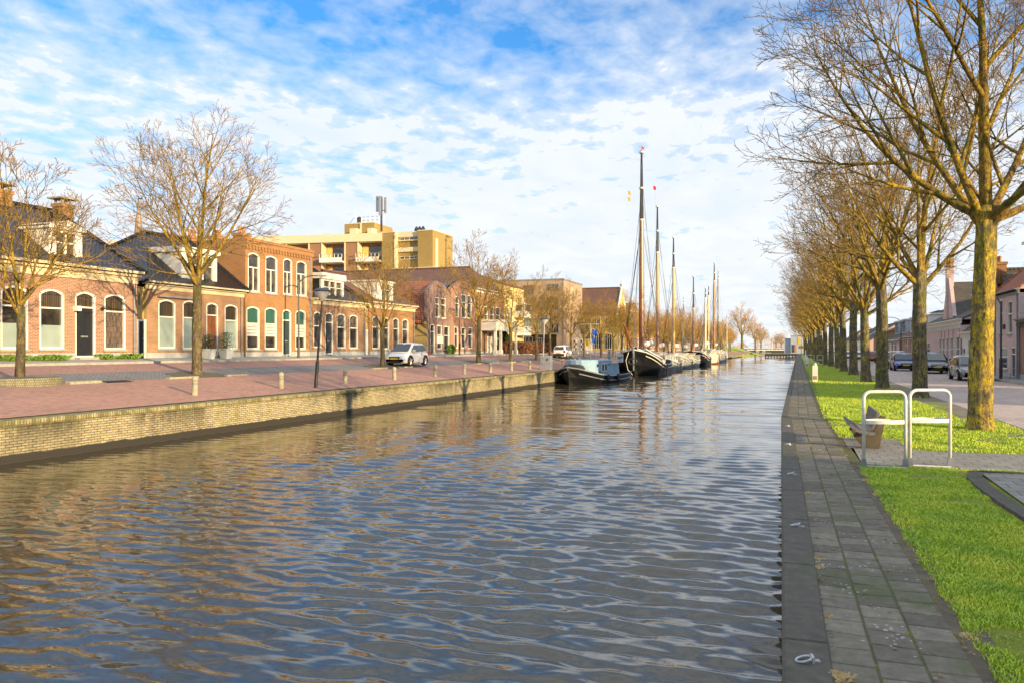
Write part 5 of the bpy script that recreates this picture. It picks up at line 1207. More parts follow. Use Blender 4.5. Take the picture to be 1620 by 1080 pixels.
# left bank row
GLT = 'bare street trees along the left bank'
XT = -25.6
lt = [(32, 'small', .93), (312, 'big', .95), (605, 'small', .92), (757, 'small', 1.22), (808, 'small', 1.08), (849, 'small', 1.0), (870, 'small', 1.02), (903, 'small', 1.0), (924, 'small', .9), (951, 'small', 1.0), (970, 'small', .9), (984, 'small', 1.0)]
lab = ['slim bare tree in a round kerbed bed at the left edge', 'tall spreading bare tree in front of the black pyramid roof', 'small bare golden tree beside the parked silver car', 'bare rounded tree in front of the red gabled house', 'bare tree in front of the russet hedge, left of the cream lamp pole', 'bare tree left of the metal cabinet on the quay', 'bare tree beside the parked white car', 'bare tree behind the bow of the light blue boat', 'bare tree behind the flags of the light blue boat', 'dark trunked bare tree in front of the yellow hall', 'bare tree left of the big black barge bow', 'bare tree just behind the raised bowsprit of the black barge']
for i, (px, k_, s) in enumerate(lt):
    Y0 = Ypx(px, XT); t = T_big if k_ == 'big' else T_small[(i+1) % 3]
    plant(t, XT, Y0, gz(XT), lab[i], GLT, s=s, rz=(i*1.7+.4) % 6.28)
Y0 = Ypx(994, XT); 
rg = random.Random(12)
names_ = ['tree row behind the moored boats']
k_ = 0
while Y0 < 330:
    plant(T_far[k_ % 2], XT+rg.uniform(-1, 1), Y0, gz(XT), 'orange lit bare street tree behind the row of moored boats', 'far bare trees behind the moored boats', s=rg.uniform(.85, 1.1), rz=rg.uniform(0, 6))
    if k_ % 2: plant(T_far[(k_+1) % 2], XT-14+rg.uniform(-2, 2), Y0+4, 2.5, 'orange lit bare tree in the gardens behind the moored boats', 'far garden trees behind the moored boats', s=rg.uniform(.9, 1.2), rz=rg.uniform(0, 6))
    Y0 += rg.uniform(7, 10); k_ += 1
# big single tree at the far end, and the ones next to it
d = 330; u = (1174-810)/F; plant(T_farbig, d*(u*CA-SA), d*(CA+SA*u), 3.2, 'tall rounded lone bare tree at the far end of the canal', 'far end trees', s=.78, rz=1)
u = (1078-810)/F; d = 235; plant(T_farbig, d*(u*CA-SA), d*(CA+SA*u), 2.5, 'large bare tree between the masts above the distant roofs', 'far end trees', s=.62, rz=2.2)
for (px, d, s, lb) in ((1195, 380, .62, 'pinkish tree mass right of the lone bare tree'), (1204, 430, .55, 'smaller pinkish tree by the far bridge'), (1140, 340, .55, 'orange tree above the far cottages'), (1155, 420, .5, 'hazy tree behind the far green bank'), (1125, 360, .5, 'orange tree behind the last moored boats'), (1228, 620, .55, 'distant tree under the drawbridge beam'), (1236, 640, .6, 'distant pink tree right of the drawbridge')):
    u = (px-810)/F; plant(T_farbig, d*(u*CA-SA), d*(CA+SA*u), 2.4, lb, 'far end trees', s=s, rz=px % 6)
# distant wood that reads as one mass
def wood(name, X0, X1, Y_, z0, h0, n, seed, label):
    rg = random.Random(seed); m = MB()
    for i in range(n):
        x = rg.uniform(X0, X1); y = Y_+rg.uniform(-12, 12); hh = h0*(.6+.4*math.sin(x*.11+seed)+.2*math.sin(x*.37)); z = z0+rg.random()**.8*hh
        d1 = Vector((rg.gauss(0, 1), rg.gauss(0, .3), rg.gauss(0, 1.4))).normalized(); s = rg.uniform(.3, 1.0); p = Vector((x, y, z)); w = Vector((d1.z, 0, -d1.x))*.06
        m.poly([p-d1*s-w, p-d1*s+w, p+d1*s+w*.3, p+d1*s-w*.3])
    o = m.build(name, 'twig_distant', recalc=False); tag(o, label, 'wood', kind='stuff')
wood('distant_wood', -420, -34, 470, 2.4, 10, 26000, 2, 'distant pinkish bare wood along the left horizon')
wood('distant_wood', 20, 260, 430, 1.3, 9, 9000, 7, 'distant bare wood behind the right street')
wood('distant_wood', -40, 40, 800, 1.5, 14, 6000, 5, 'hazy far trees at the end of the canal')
# soil rings and kerbs round the trees
for i, (px, k2, s) in enumerate(lt[:8]):
    Y0 = Ypx(px, XT); z = gz(XT)
    if i == 0:
        m = MB(); n = 28; ro, ri = 1.40, 1.22
        for k in range(n):
            a, b = 2*PI*k/n, 2*PI*(k+.97)/n; P = [(XT+ro*.8*math.cos(a), Y0+ro*math.sin(a)), (XT+ro*.8*math.cos(b), Y0+ro*math.sin(b)), (XT+ri*.8*math.cos(b), Y0+ri*math.sin(b)), (XT+ri*.8*math.cos(a), Y0+ri*math.sin(a))]
            m.loft([[(x, y, z-.3) for x, y in P], [(x, y, z+.17) for x, y in P]])
        o_ = m.build('planter_ring', 'pebble_concrete'); tag(o_, 'round pebbled concrete kerb ring round the slim tree at the left edge', 'planter')
        m = MB(); m.lathe([(1.0, 0), (1.0, .16), (.3, .2)], 20, c=(XT, Y0, z)); m.build('soil', 'soil', o_)
    else:
        m = MB(); rg2 = random.Random(i); n = 18; m.poly([(XT+(1.0+rg2.uniform(-.2, .2))*math.cos(2*PI*k/n), Y0+(1.7+rg2.uniform(-.3, .3))*math.sin(2*PI*k/n), 0) for k in range(n)])
        m.v = [(a, b, gz(a)+.014) for a, b, c in m.v]; o_ = m.build('soil_patch', 'soil', recalc=False); tag(o_, kind='structure')
        m = MB(); 
        for (q0, q1) in ((-2.6, -.9), (1.0, 2.6)): m.box(-24.95, -24.72, Y0+q0, Y0+q1, gz(-24.8)-.1, gz(-24.8)+.07)
        o_ = m.build('kerb_stones', 'concrete_pale'); tag(o_, kind='structure')
# ================================================================ cars  (local: +x forward, wheels on z=0)
def make_car(name, label, paint, L, Wd, H, kind='hatch', loc=(0, 0, 0), rz=0, cat='car', group=None, plate=True, emblem=None):
    e = empty(name, loc, label, cat, group, rz); hw = Wd/2
    hood = H*.62 if kind != 'estate' else H*.60; belt = H*.60; sill = .20
    f0, f1 = L/2, -L/2
    # lower body : stations from the tail to the nose (x, deck height, half width, bottom)
    bl = .0
    st = [(f1, belt*.72, hw*.80, .42), (f1+.06, belt*.93, hw*.90, .30), (f1+.28, belt*1.02, hw*.97, .24), (f1+L*.25, belt*1.03, hw, .20), (0, belt*1.0, hw, .20), (L*.17, belt*.98, hw, .20),
          (L*.25, hood*.96, hw*.99, .20), (f0-.55, hood*.88, hw*.96, .20), (f0-.22, hood*.78, hw*.90, .22), (f0-.05, hood*.66, hw*.80, .28), (f0, hood*.52, hw*.72, .36)]
    rings = []
    for x, zd, w, zb in st:
        half = [(0, zd+.02), (w*.55, zd+.012), (w*.86, zd-.02), (w*.97, zd-.09), (w, zd-.22), (w*1.0, (zd+zb)/2), (w*.985, zb+.12), (w*.93, zb)]
        rings.append([(x, y, z) for y, z in half]+[(x, -y, z) for y, z in half[::-1][:-1]]) 
    m = MB(); m.loft(rings); m.build('body', paint, e, smooth=True, local=True)
    # greenhouse
    if kind == 'hatch': g = [(f1+.10, belt*1.0, .82), (f1+.36, H*.93, .70), (f1+.75, H*.985, .72), (-.0, H, .74), (L*.10, H*.975, .73), (L*.29, belt*1.0, .80)]
    else: g = [(f1+.12, belt*1.0, .84), (f1+.5, H*.94, .72), (f1+1.0, H*.985, .74), (-.1, H, .74), (L*.07, H*.97, .73), (L*.25, belt*1.0, .82)]
    rings = []
    for x, z, k_ in g:
        w = hw*k_; wb = hw*.93
        rings.append([(x, -wb, belt*.9), (x, -wb+(wb-w)*.9, z-.10 if z > belt*1.05 else z-.03), (x, -w+.10, z-.015), (x, 0, z+.01), (x, w-.10, z-.015), (x, wb-(wb-w)*.9, z-.10 if z > belt*1.05 else z-.03), (x, wb, belt*.9)])
    m = MB(); m.loft(rings, closed=True); m.build('roof', paint, e, smooth=True, local=True)
    # glass, proud of the shell
    def side(s):
        m = MB(); zt = H*.90; zb = belt*1.03; xs = [f1+.42, f1+.62, -.55, -.5, .28, .33, L*.105, L*.25]
        wt, wb = hw*.765, hw*.935
        q = lambda x, z: (x, s*(wb+(wt-wb)*(z-zb)/(zt-zb)+.012), z)
        m.poly([q(f1+.40, zb+.06), q(f1+.58, zt-.02), q(-.52, zt), q(-.52, zb)]); m.poly([q(-.44, zb), q(-.44, zt), q(L*.085, zt), q(L*.235, zb)])
        m.build('side_window', 'car_glass', e, local=True, recalc=False)
    side(1); side(-1)
    m = MB(); a, b = g[4], g[5]; xa, za = a[0]+.03, a[1]-.05; xb2, zb2 = b[0]-.02, b[1]+.06
    m.poly([(xa+.02, -hw*.66, za+.012), (xa+.02, hw*.66, za+.012), (xb2+.04, hw*.76, zb2), (xb2+.04, -hw*.76, zb2)]); m.build('windscreen', 'car_glass', e, local=True, recalc=False)
    m = MB(); a, b = g[1], g[0]; m.poly([(a[0]-.03, -hw*.60, a[1]-.06), (a[0]-.03, hw*.60, a[1]-.06), (b[0]-.01, hw*.70, belt*1.08), (b[0]-.01, -hw*.70, belt*1.08)]); m.build('rear_window', 'car_glass', e, local=True, recalc=False)
    # wheels
    r = .31 if H < 1.52 else .34
    for sx in (L*.5-.80, -L*.5+.72):
        for s in (1, -1):
            T_ = Matrix.Translation((sx, s*(hw-.11), r)) @ Matrix.Rotation(PI/2, 4, 'X')
            m = MB(); m.T = T_; m.lathe([(r*.72, -.11), (r*.93, -.11), (r, -.08), (r, .08), (r*.93, .11), (r*.72, .11)], 20)
            w = m.build('wheel', 'rubber', e, local=True)
            m = MB(); m.T = T_; zz = -.105*s; m.lathe([(r*.70, -.10), (r*.70, .10)], 16); 
            for q in range(5):
                a = q*2*PI/5; m.tube([(0, 0, -s*.125), (r*.68*math.cos(a), r*.68*math.sin(a), -s*.115)], [.05, .035], 4)
            m.build('rim', 'steel_grey', w, local=True)
            m = MB(); n = 14; ar = r+.055   # wheel arch lip
            m.tube([(sx+ar*math.cos(PI*q/n), s*(hw-.015), r+ar*math.sin(PI*q/n)) for q in range(n+1)], .03, 5); m.poly([(sx+ar*math.cos(PI*q/n), s*(hw+.004), r+ar*math.sin(PI*q/n)) for q in range(n+1)]+[(sx-ar, s*(hw+.004), .2), (sx+ar, s*(hw+.004), .2)][::1]); m.build('wheel_arch', 'rubber', e, local=True)
    # lights
    for s in (1, -1):
        m = MB(); m.loft([[(f0-.42, s*hw*.90, hood*.80), (f0-.42, s*hw*.95, hood*.66), (f0-.30, s*hw*.94, hood*.60), (f0-.34, s*hw*.80, hood*.83)], [(f0-.06, s*hw*.56, hood*.71), (f0-.02, s*hw*.58, hood*.60), (f0-.02, s*hw*.60, hood*.56), (f0-.08, s*hw*.52, hood*.73)]]); m.build('headlight', 'lamp_lens', e, local=True)
        m = MB(); m.box(f1-.015, f1+.16, s*hw*.72, s*hw*.93, belt*.72, belt*1.0); m.build('tail_light', 'tail_lamp', e, local=True)
        m = MB(); m.loft([[(L*.22, s*hw*1.0, belt*1.04), (L*.22, s*hw*1.0, belt*1.16), (L*.19, s*hw, belt*1.16), (L*.19, s*hw, belt*1.04)], [(L*.215, s*(hw+.17), belt*1.05), (L*.215, s*(hw+.17), belt*1.17), (L*.18, s*(hw+.15), belt*1.17), (L*.18, s*(hw+.15), belt*1.05)]]); m.build('mirror', paint, e, local=True)
    m = MB(); m.box(f0-.08, f0+.012, -hw*.46, hw*.46, hood*.52, hood*.66); m.box(f0-.10, f0+.02, -hw*.52, hw*.52, .24, .36); gr = m.build('grille', 'black_paint', e, local=True)
    if emblem: 
        m = MB(); m.tube([(f0+.025, -hw*.38, hood*.535), (f0+.025, hw*.38, hood*.65)], .018, 4); m.lathe([(.06, -.01), (.06, .01)], 10, c=(0, 0, 0)) if False else None
        m.box(f0+.012, f0+.03, -.07, .07, hood*.56, hood*.63); m.build('grille_bar', 'steel_grey', gr, local=True)
    m = MB(); m.box(f1-.03, f1+.1, -hw*.75, hw*.75, .28, .44); m.build('bumper', 'black_paint', e, local=True)
    if plate:
        for xx, s in ((f0+.03, 1), (f1-.02, -1)):
            m = MB(); m.box(xx-.012, xx+.012, -.26, .26, .46 if s > 0 else belt*.62, .57 if s > 0 else belt*.62+.11); pl = m.build('number_plate', 'plate_yellow', e, local=True)
            m = MB(); z = .48 if s > 0 else belt*.62+.02
            for q in range(6):
                y = -.21+q*.075; m.box(xx+s*.012-.002, xx+s*.012+.004*s, y, y+.018, z, z+.07); m.box(xx+s*.012-.002, xx+s*.012+.004*s, y+.018, y+.04, z+(.03 if q % 2 else .055), z+(.045 if q % 2 else .07))
            m.build('plate_characters', 'plate_ink', pl, local=True)
    # black trim line under doors and door gaps
    m = MB()
    for s in (1, -1):
        for x in (-.50, .62): m.box(x-.006, x+.006, s*(hw-.01), s*(hw+.004), .3, belt*.98)
        m.box(-.62, -.45, s*(hw), s*(hw+.018), belt*.80, belt*.84); m.box(.18-.55, .18-.38, s*hw, s*(hw+.018), belt*.80, belt*.84) if False else None
    m.build('door_gap', 'rubber', e, local=True)
    return e
tilt = math.atan(1.4/12.2)
c = make_car('parked_car', 'small silver hatchback parked among the trees on the left quay, nose towards the camera', 'paint_silver', 3.75, 1.68, 1.58, loc=(-25.45, Ypx(643, -24.6)+1.75, gz(-25.45)+.01), rz=-PI/2, emblem=None); c.rotation_euler = (0, 0, -PI/2)
yy = Ypx(884, -25.9); make_car('parked_car', 'white hatchback seen from behind near the light blue boat', 'paint_white', 3.7, 1.68, 1.52, loc=(-25.9, yy+1.8, gz(-25.9)+.01), rz=PI/2)
def rc(label, px, dyy, paint, L, W_, H, kind, front=True, **k):
    d = F*1.9/dyy; u = (px-810)/F; x, y = d*(u*CA-SA), d*(CA+SA*u)
    return make_car('parked_car', label, paint, L, W_, H, kind, loc=(x, y+L/2, 1.115), rz=-PI/2 if front else PI/2, group='cars parked along the right street', **k)
rc('grey hatchback half hidden behind the nearest lichen covered trunk', 1546, 52, 'paint_grey', 4.2, 1.78, 1.50, 'hatch')
rc('dark graphite estate car facing the camera in front of the pink terrace', 1484, 40.3, 'paint_graphite', 4.8, 1.9, 1.60, 'estate', emblem=True)
rc('blue hatchback partly behind the second trunk of the right bank', 1434, 36, 'paint_blue', 4.2, 1.8, 1.52, 'hatch')
rc('champagne coloured sport utility car behind the blue hatchback', 1424, 32.5, 'paint_champagne', 4.4, 1.84, 1.66, 'estate')
rc('light blue car with yellow rear plate next to the third trunk', 1409, 28, 'paint_skyblue', 4.2, 1.8, 1.55, 'hatch', front=False)
rc('dark red car seen from behind between the trunks', 1378.5, 23, 'paint_red', 4.4, 1.82, 1.58, 'hatch', front=False)
rc('white car glimpsed between the sixth and seventh trunks', 1345, 18, 'paint_white', 4.3, 1.8, 1.5, 'hatch', front=False)
rc('grey car glimpsed between the fifth and sixth trunks', 1359, 19.5, 'paint_silver', 4.3, 1.8, 1.5, 'hatch', front=False)
# ================================================================ boats (local: +x towards the bow)
def hull_rings(L, B, zb, zm, zs, bluff=.22, tran=.75, dep=.7, flare=1.0, n=26, power=2.4, rake=.5):
    out = []
    for i in range(n+1):
        t = i/n; t = 1-(1-t)**1.6 if False else t
        x = L/2-t*L
        bw = (1-(1-min(1, t/bluff))**power)**(1/1.8) if t < bluff else 1.0
        if t > .72: bw *= 1-(1-tran)*((t-.72)/.28)**2
        bw = max(bw, .02)*B/2
        sh = zm+(zb-zm)*max(0, 1-t/.5)**2.2+(zs-zm)*max(0, (t-.5)/.5)**2.2
        k = min(1, t/(bluff*.7))
        bot = -dep*(.25+.75*k) if t < .9 else -dep*(1-(t-.9)*5)
        nar = .25+.67*k          # waterline narrower at the stem
        dx = rake*(1-k)
        ring = [(x-dx*1.0, 0, bot), (x-dx*.9, bw*nar*.75, bot+.03), (x-dx*.7, bw*(nar*.96), -.05), (x-dx*.35, bw*(nar*.4+.6), sh*.45), (x, bw, sh), (x, bw-min(.12, bw*.3), sh)]
        out.append((ring, sh, bw, x))
    return out
def make_hull(e, R, mat, boot=None, deckmat='hull_grey', rail='white_paint', deckdrop=.35, railr=.05):
    m = MB(); rings = []
    for ring, sh, bw, x in R: rings.append(ring[::-1]+[(a, -b, c) for a, b, c in ring[1:]])
    m.loft(rings, closed=False, caps=False); last = rings[-1]; m.poly(last)
    h_ = m.build('hull', mat, e, smooth=False, local=True)
    m = MB(); D = [[(x, bw*.97, sh-deckdrop), (x, 0, sh-deckdrop+.1), (x, -bw*.97, sh-deckdrop)] for ring, sh, bw, x in R]; m.loft(D, closed=False, caps=False); m.build('deck', deckmat, e, local=True)
    m = MB(); 
    for s in (1, -1): m.tube([(x+.02, s*(bw+.01), sh+.02) for ring, sh, bw, x in R], railr, 5); m.tube([(x+.02, s*(bw*.985+.015), sh-.38) for ring, sh, bw, x in R[1:]], railr*.8, 5)
    m.build('rubbing_strake', rail, h_, local=True)
    if boot:
        m = MB(); q = [[(ring[2][0]+.01, s*(ring[2][1]+.02), z) for z in (.32, -.2)] for s in (1,) for ring, sh, bw, x in R]
        for s in (1, -1):
            P = [[(ring[2][0]+(ring[3][0]-ring[2][0])*t, s*(ring[2][1]+(ring[3][1]-ring[2][1])*t+.02), z) for z, t in ((-.1, 0), (.12, .2), (.32, .45))] for ring, sh, bw, x in R]; m.loft(P, closed=False, caps=False)
        m.build('boot_top', boot, h_, local=True)
    return h_
def mast(e, x, y, z0, z1, r, mat, top='tarred_black', topf=.2, stays=None, pennant=None, bands=True, crosstree=True, spread=3.5):
    m = MB(); zt = z0+(z1-z0)*(1-topf); m.tube([(x, y, z0), (x, y, (z0+zt)/2), (x, y, zt)], [r, r*.95, r*.75], 10); mm = m.build('mast', mat, e, local=True)
    m = MB(); m.tube([(x, y, zt-.01), (x, y, z1)], [r*.74, r*.32], 8); m.build('topmast', top, mm, local=True)
    if bands:
        m = MB()
        for t in (.0, .45, .96): m.lathe([(r*.9, 0), (r*.95, .0), (r*.95, .18), (r*.7, .18)], 8, c=(x, y, zt+(z1-zt)*t))
        m.build('mast_band', 'white_paint', mm, local=True)
    if stays:
        m = MB(); 
        for (ax, ay, az, tt) in stays: m.tube([(ax, ay, az), (x, y, z0+(z1-z0)*tt)], .022, 3)
        m.build('rigging', 'dark_metal', e, local=True)
    if pennant:
        m = MB(); m.tube([(x, y, z1), (x, y, z1+.5)], .03, 4); m.build('pole_tip', 'dark_metal', mm, local=True)
        m = MB(); a = pennant[1]; P = [(x, y, z1+.5), (x+math.cos(a)*.8, y+math.sin(a)*.8+.12, z1+.47), (x+math.cos(a)*1.7, y+math.sin(a)*1.7, z1+.42), (x+math.cos(a)*.8, y+math.sin(a)*.8+.12, z1+.25), (x, y, z1+.2)]
        m.poly(P); m.poly([(p[0]+.01, p[1]+.01, p[2]) for p in P[::-1]]); m.build('pennant', pennant[0], mm, local=True)
    return mm
def shrouds(x, B, sh, tops=(.62, .8), bow=None, stern=None, n=3):
    out = []
    for s in (1, -1):
        for i in range(n): out.append((x-.3-i*.55, s*B/2*.97, sh, tops[0]))
        out.append((x-1.2, s*B/2*.97, sh, tops[1]))
    if bow: out += [(bow[0], 0, bow[1], tops[0]), (bow[0], 0, bow[1], tops[1]), (bow[0]-.8, 0, bow[1], .96)]
    if stern: out += [(stern[0], .2, stern[1], .9)]
    return out
def leeboard(e, x, s, B, sh, mat='tarred_black'):
    m = MB(); P = [(0, 0), (.35, -.5), (.95, -2.6), (.55, -3.1), (-.1, -3.2), (-.6, -2.8), (-.45, -1.2), (-.3, -.2)]; y = s*(B/2+.12)
    m.loft([[(x+a*1.0, y, sh-.1+b*.55) for a, b in P], [(x+a, y+s*.08, sh-.1+b*.55) for a, b in P]]); m.build('leeboard', mat, e, local=True)
def boom(e, x, z, L, r=.13, mat='varnished_wood', sail=True):
    m = MB(); m.tube([(x-.2, 0, z), (x-L, 0, z+.35)], r, 8); b = m.build('boom', mat, e, local=True)
    if sail:
        m = MB(); n = 10; m.tube([(x-.5-(L-1.2)*i/n, .03*math.sin(i*2), z+.28+.035*i*L/8+.05*math.sin(i*1.7)) for i in range(n+1)], [.12]+[.26+.05*math.sin(i*2.3) for i in range(n-1)]+[.12], 8); m.build('furled_sail', 'canvas_white', b, local=True)
def porthole(e, x, y, z, r=.13, s=1):
    m = MB(); m.T = Matrix.Translation((x, y, z)) @ Matrix.Rotation(PI/2, 4, 'X'); m.lathe([(r, -.02), (r, .02)], 12); m.build('porthole', 'black_paint', e, local=True)
GB = 'moored boats'
# 1: light blue wheelhouse boat
Xb = -17.35; Ys = 63.2; Lb = 13.2; Bb = 3.9
e = empty('work_boat', (Xb, Ys+Lb/2, 0), 'small black hulled boat with light blue cabin and flags, nearest of the moored boats', 'boat', GB, -PI/2-.09)
R_ = hull_rings(Lb, Bb, 1.42, .60, .75, bluff=.34, tran=.78, power=1.9, rake=.35); make_hull(e, R_, 'hull_black', None, 'hull_grey', 'hull_grey', .3, .06)
m = MB(); m.loft([[(Lb/2-.42, 0, -.4), (Lb/2-.50, .05, -.4), (Lb/2-.50, -.05, -.4)], [(Lb/2+.05, 0, 1.52), (Lb/2-.03, .06, 1.52), (Lb/2-.03, -.06, 1.52)]]); m.build('stem', 'steel_grey', e, local=True)
# cabin with rounded front
m = MB(); cz0, cz1 = .45, 2.02; xf = Lb/2-1.9; prof = [(xf, .0), (xf-.08, .5), (xf-.4, 1.0), (xf-1.1, 1.40), (xf-5.6, 1.45)]
ring = lambda z, k: [(a if i else a, b*k, z) for i, (a, b) in enumerate(prof)]+[(a, -b*k, z) for a, b in prof[::-1][:-1]]
m.loft([ring(cz0, 1.0), ring(cz1-.06, .98), ring(cz1, .94)]); cb = m.build('cabin', 'boat_blue', e, local=True)
for x in (xf-2.9, xf-3.7):
    m = MB(); m.box(x-.30, x+.30, 1.405, 1.465, 1.0, 1.72); w = m.build('window', 'white_paint', cb, local=True); m = MB(); m.box(x-.22, x+.22, 1.46, 1.472, 1.08, 1.64); m.build('pane', 'glass', w, local=True)
    m = MB(); m.box(x-.30, x+.30, -1.465, -1.405, 1.0, 1.72); m.build('window', 'white_paint', cb, local=True)
porthole(cb, xf-1.55, 1.46, 1.55, .14); porthole(cb, xf-4.7, 1.46, 1.6, .10); porthole(cb, xf-2.1, 1.46, .95, .12)
m = MB(); m.loft([[(xf+.5+.2*math.cos(t), .75*math.sin(t)*k, z) for t in [i*PI/8 for i in range(17)]] for k, z in ((1.4, .9), (1.4, 1.35), (1.1, 1.6), (.5, 1.68))]); m.build('deck_cover', 'charcoal', e, local=True)
m = MB(); m.loft([[(-1.6, s*.0+b, c) for b, c in ((-1.1, .5), (1.1, .5), (1.0, 1.75), (-1.0, 1.75))], [(-3.4, b, c) for b, c in ((-1.1, .5), (1.1, .5), (1.0, 1.7), (-1.0, 1.7))]] if False else [[(-1.9, b, c) for b, c in ((-1.1, .5), (1.1, .5), (1.0, 1.7), (-1.0, 1.7))], [(-4.2, b, c) for b, c in ((-1.1, .5), (1.1, .5), (1.0, 1.6), (-1.0, 1.6))]]); m.build('aft_cabin', 'boat_blue', e, local=True)
m = MB(); m.tube([(-1.7, .9, .6), (-1.7, .9, 2.9)], .13, 8); m.build('exhaust_stack', 'concrete_pale', e, local=True)
m = MB(); m.tube([(.9, 0, 2.05), (.9, 0, 5.2)], .045, 6); m.tube([(.9, -.9, 5.15), (.9, .8, 5.15)], .03, 5); m.build('mast', 'cream_wood', e, local=True)
for (z, c_, w) in ((4.5, 'flag_blue', .45), (3.8, 'flag_blue', .35), (3.6, 'flag_yellow', .35)):
    m = MB(); s = -1 if c_ == 'flag_yellow' else 1; y0_ = .15*s; P = [[(.9+.06*math.sin(i*1.3), y0_+s*w*i/5, z+.22-.12*i/5+.03*math.sin(i*1.9)), (.9+.06*math.sin(i*1.3+.5), y0_+s*w*i/5, z-.25-.2*i/5)] for i in range(6)]; m.loft(P, closed=False, caps=False); m.build('flag', c_, e, local=True)
m = MB()
for i in range(7):
    x = .3-i*.75; m.tube([(x, 1.4, 2.05), (x, 1.4, 2.75)], .022, 4); m.tube([(x, -1.4, 2.05), (x, -1.4, 2.75)], .022, 4)
for s in (1, -1): m.tube([(.3, s*1.4, 2.75), (-4.2, s*1.4, 2.75)], .025, 4); m.tube([(.3, s*1.4, 2.4), (-4.2, s*1.4, 2.4)], .02, 4)
m.build('railing', 'steel_grey', e, local=True)
m = MB(); m.T = Matrix.Translation((-3.0, 1.5, 2.05)); m.box(-1.0, 1.0, -.03, .03, -.32, .42); bn = m.build('banner', 'white_paint', e, local=True)
m = MB(); m.T = Matrix.Translation((-3.0, 1.5, 2.05)); rg = random.Random(3)
for i in range(6): x = -.8+i*.28; m.poly([(x, .035, .05+.1*math.sin(i*2)), (x+.12, .035, .28), (x+.24, .035, .12), (x+.16, .035, -.05+.05*math.cos(i))]); 
for i in range(5): m.box(-.6+i*.25, -.45+i*.25, .03, .036, -.22, -.16)
m.build('banner_print', 'plate_ink', bn, local=True)
for x in (2.0, -.8): m = MB(); m.T = Matrix.Translation((x, 2.02, .45)) @ Matrix.Rotation(PI/2, 4, 'X'); m.lathe([(.16, -.07), (.30, -.07), (.34, 0), (.30, .07), (.16, .07)], 14); m.build('tyre_fender', 'rubber', e, local=True)
# 2: big black sailing barge, bow to the camera
Xb = -16.85; Ys = 85.5; Lb = 15; Bb = 4.95
e = empty('sailing_barge', (Xb, Ys+Lb/2, 0), 'large round bowed black sailing barge with tallest mast, nose to the camera', 'boat', GB, -PI/2)
R_ = hull_rings(Lb, Bb, 2.85, 1.15, 1.6, bluff=.34, tran=.7, power=2.9, rake=.9); make_hull(e, R_, 'hull_black', None, 'hull_navy', 'offwhite_trim', .42, .06)
m = MB(); m.tube([(Lb/2-.1, 0, .6), (Lb/2+.02, 0, 2.2), (Lb/2+.0, 0, 3.2)], [.07, .12, .10], 6); m.build('stem', 'hull_grey', e, local=True)
m = MB(); m.loft([[(Lb/2-.9, y, z) for y, z in ((-1.5, 2.35), (1.5, 2.35), (.5, 3.15), (-.5, 3.15))], [(Lb/2-3.4, y, z) for y, z in ((-2.3, 1.8), (2.3, 1.8), (1.6, 2.6), (-1.6, 2.6))]]); m.build('foredeck_cover', 'hull_navy', e, local=True)
m = MB()
for s in (1, -1): m.tube([(Lb/2-.3, s*.35, 3.0), (Lb/2-.7, s*.9, 2.75), (Lb/2-.6, s*1.25, 2.95), (Lb/2-1.6, s*2.1, 2.35), (Lb/2-3.5, s*2.6, 1.9)], .06, 5)
m.build('scroll_trim', 'white_paint', e, local=True)
m = MB(); m.tube([(Lb/2-.5, -.25, 3.0), (Lb/2+.6, -.8, 5.4), (Lb/2+.75, -1.0, 5.75)], [.17, .13, .07], 7); m.build('bowsprit', 'varnished_wood', e, local=True)
m = MB(); m.tube([(Lb/2+.3, 0, 2.5), (Lb/2+.45, .0, 1.55), (Lb/2+.35, 0, 1.35)], .05, 6)
m.tube([(Lb/2+.38, .45*math.sin(t*PI/8), 1.6-.32*math.cos(t*PI/8)*1.0) for t in range(-9, 10)], .07, 6); m.build('anchor', 'dark_metal', e, local=True)
m = MB(); m.tube([(Lb/2+.1, -.5, 2.6), (Lb/2+.35, -.75, 1.7), (Lb/2+.25, -.55, .7), (Lb/2-.05, -.1, .15)], .035, 5); m.build('bow_rope', 'canvas_white', e, local=True)
m = MB(); m.box(-2.0, 2.6, -1.3, 1.3, .9, 1.75); m.box(-2.1, 2.7, -1.4, 1.4, 1.75, 1.85); m.build('hatch', 'canvas_white', e, local=True)
m = MB(); m.box(-6.0, -2.9, -1.35, 1.35, .9, 2.45); m.box(-6.2, -2.7, -1.5, 1.5, 2.45, 2.55); c_ = m.build('deckhouse', 'white_paint', e, local=True)
for x in (-5.5, -4.8, -4.1, -3.2): m = MB(); m.box(x-.22, x+.22, 1.35, 1.37, 1.7, 2.2); m.build('window', 'glass', c_, local=True)
xm = Lb/2-(Ypx(1015, Xb)-Ys)
mast(e, xm, 0, 1.2, 25.7, .33, 'varnished_wood', topf=.33, stays=shrouds(xm, Bb, 1.7, (.66, .80), (Lb/2+.3, 3.2), (-Lb/2, 2)), pennant=('flag_red', PI))
boom(e, xm-.4, 3.1, 7.5)
for s in (1, -1): leeboard(e, 0.5, s, Bb, 1.5)
m = MB(); m.tube([(xm-1.3, 1.4, 2.2), (xm-1.3, 1.4, 21.5)], .014, 3); m.build('halyard', 'rope', e, local=True)
for (z, y, c_) in ((20.9, -1.55, 'flag_yellow'), (20.2, -1.6, 'flag_yellow'), (21.3, 1.35, 'flag_red')):
    m = MB(); P = [[(xm, y+.10*i, z+.25-.05*i+.03*math.sin(i*2)), (xm, y+.10*i, z-.2-.04*i)] for i in range(4)]; m.loft(P, closed=False, caps=False); m.build('signal_flag', c_, e, local=True)
m = MB()
for i in range(9):
    x = Lb/2-4-i*1.2; 
    for s in (1, -1): m.tube([(x, s*Bb*.47, 1.3), (x, s*Bb*.47, 2.3)], .022, 4)
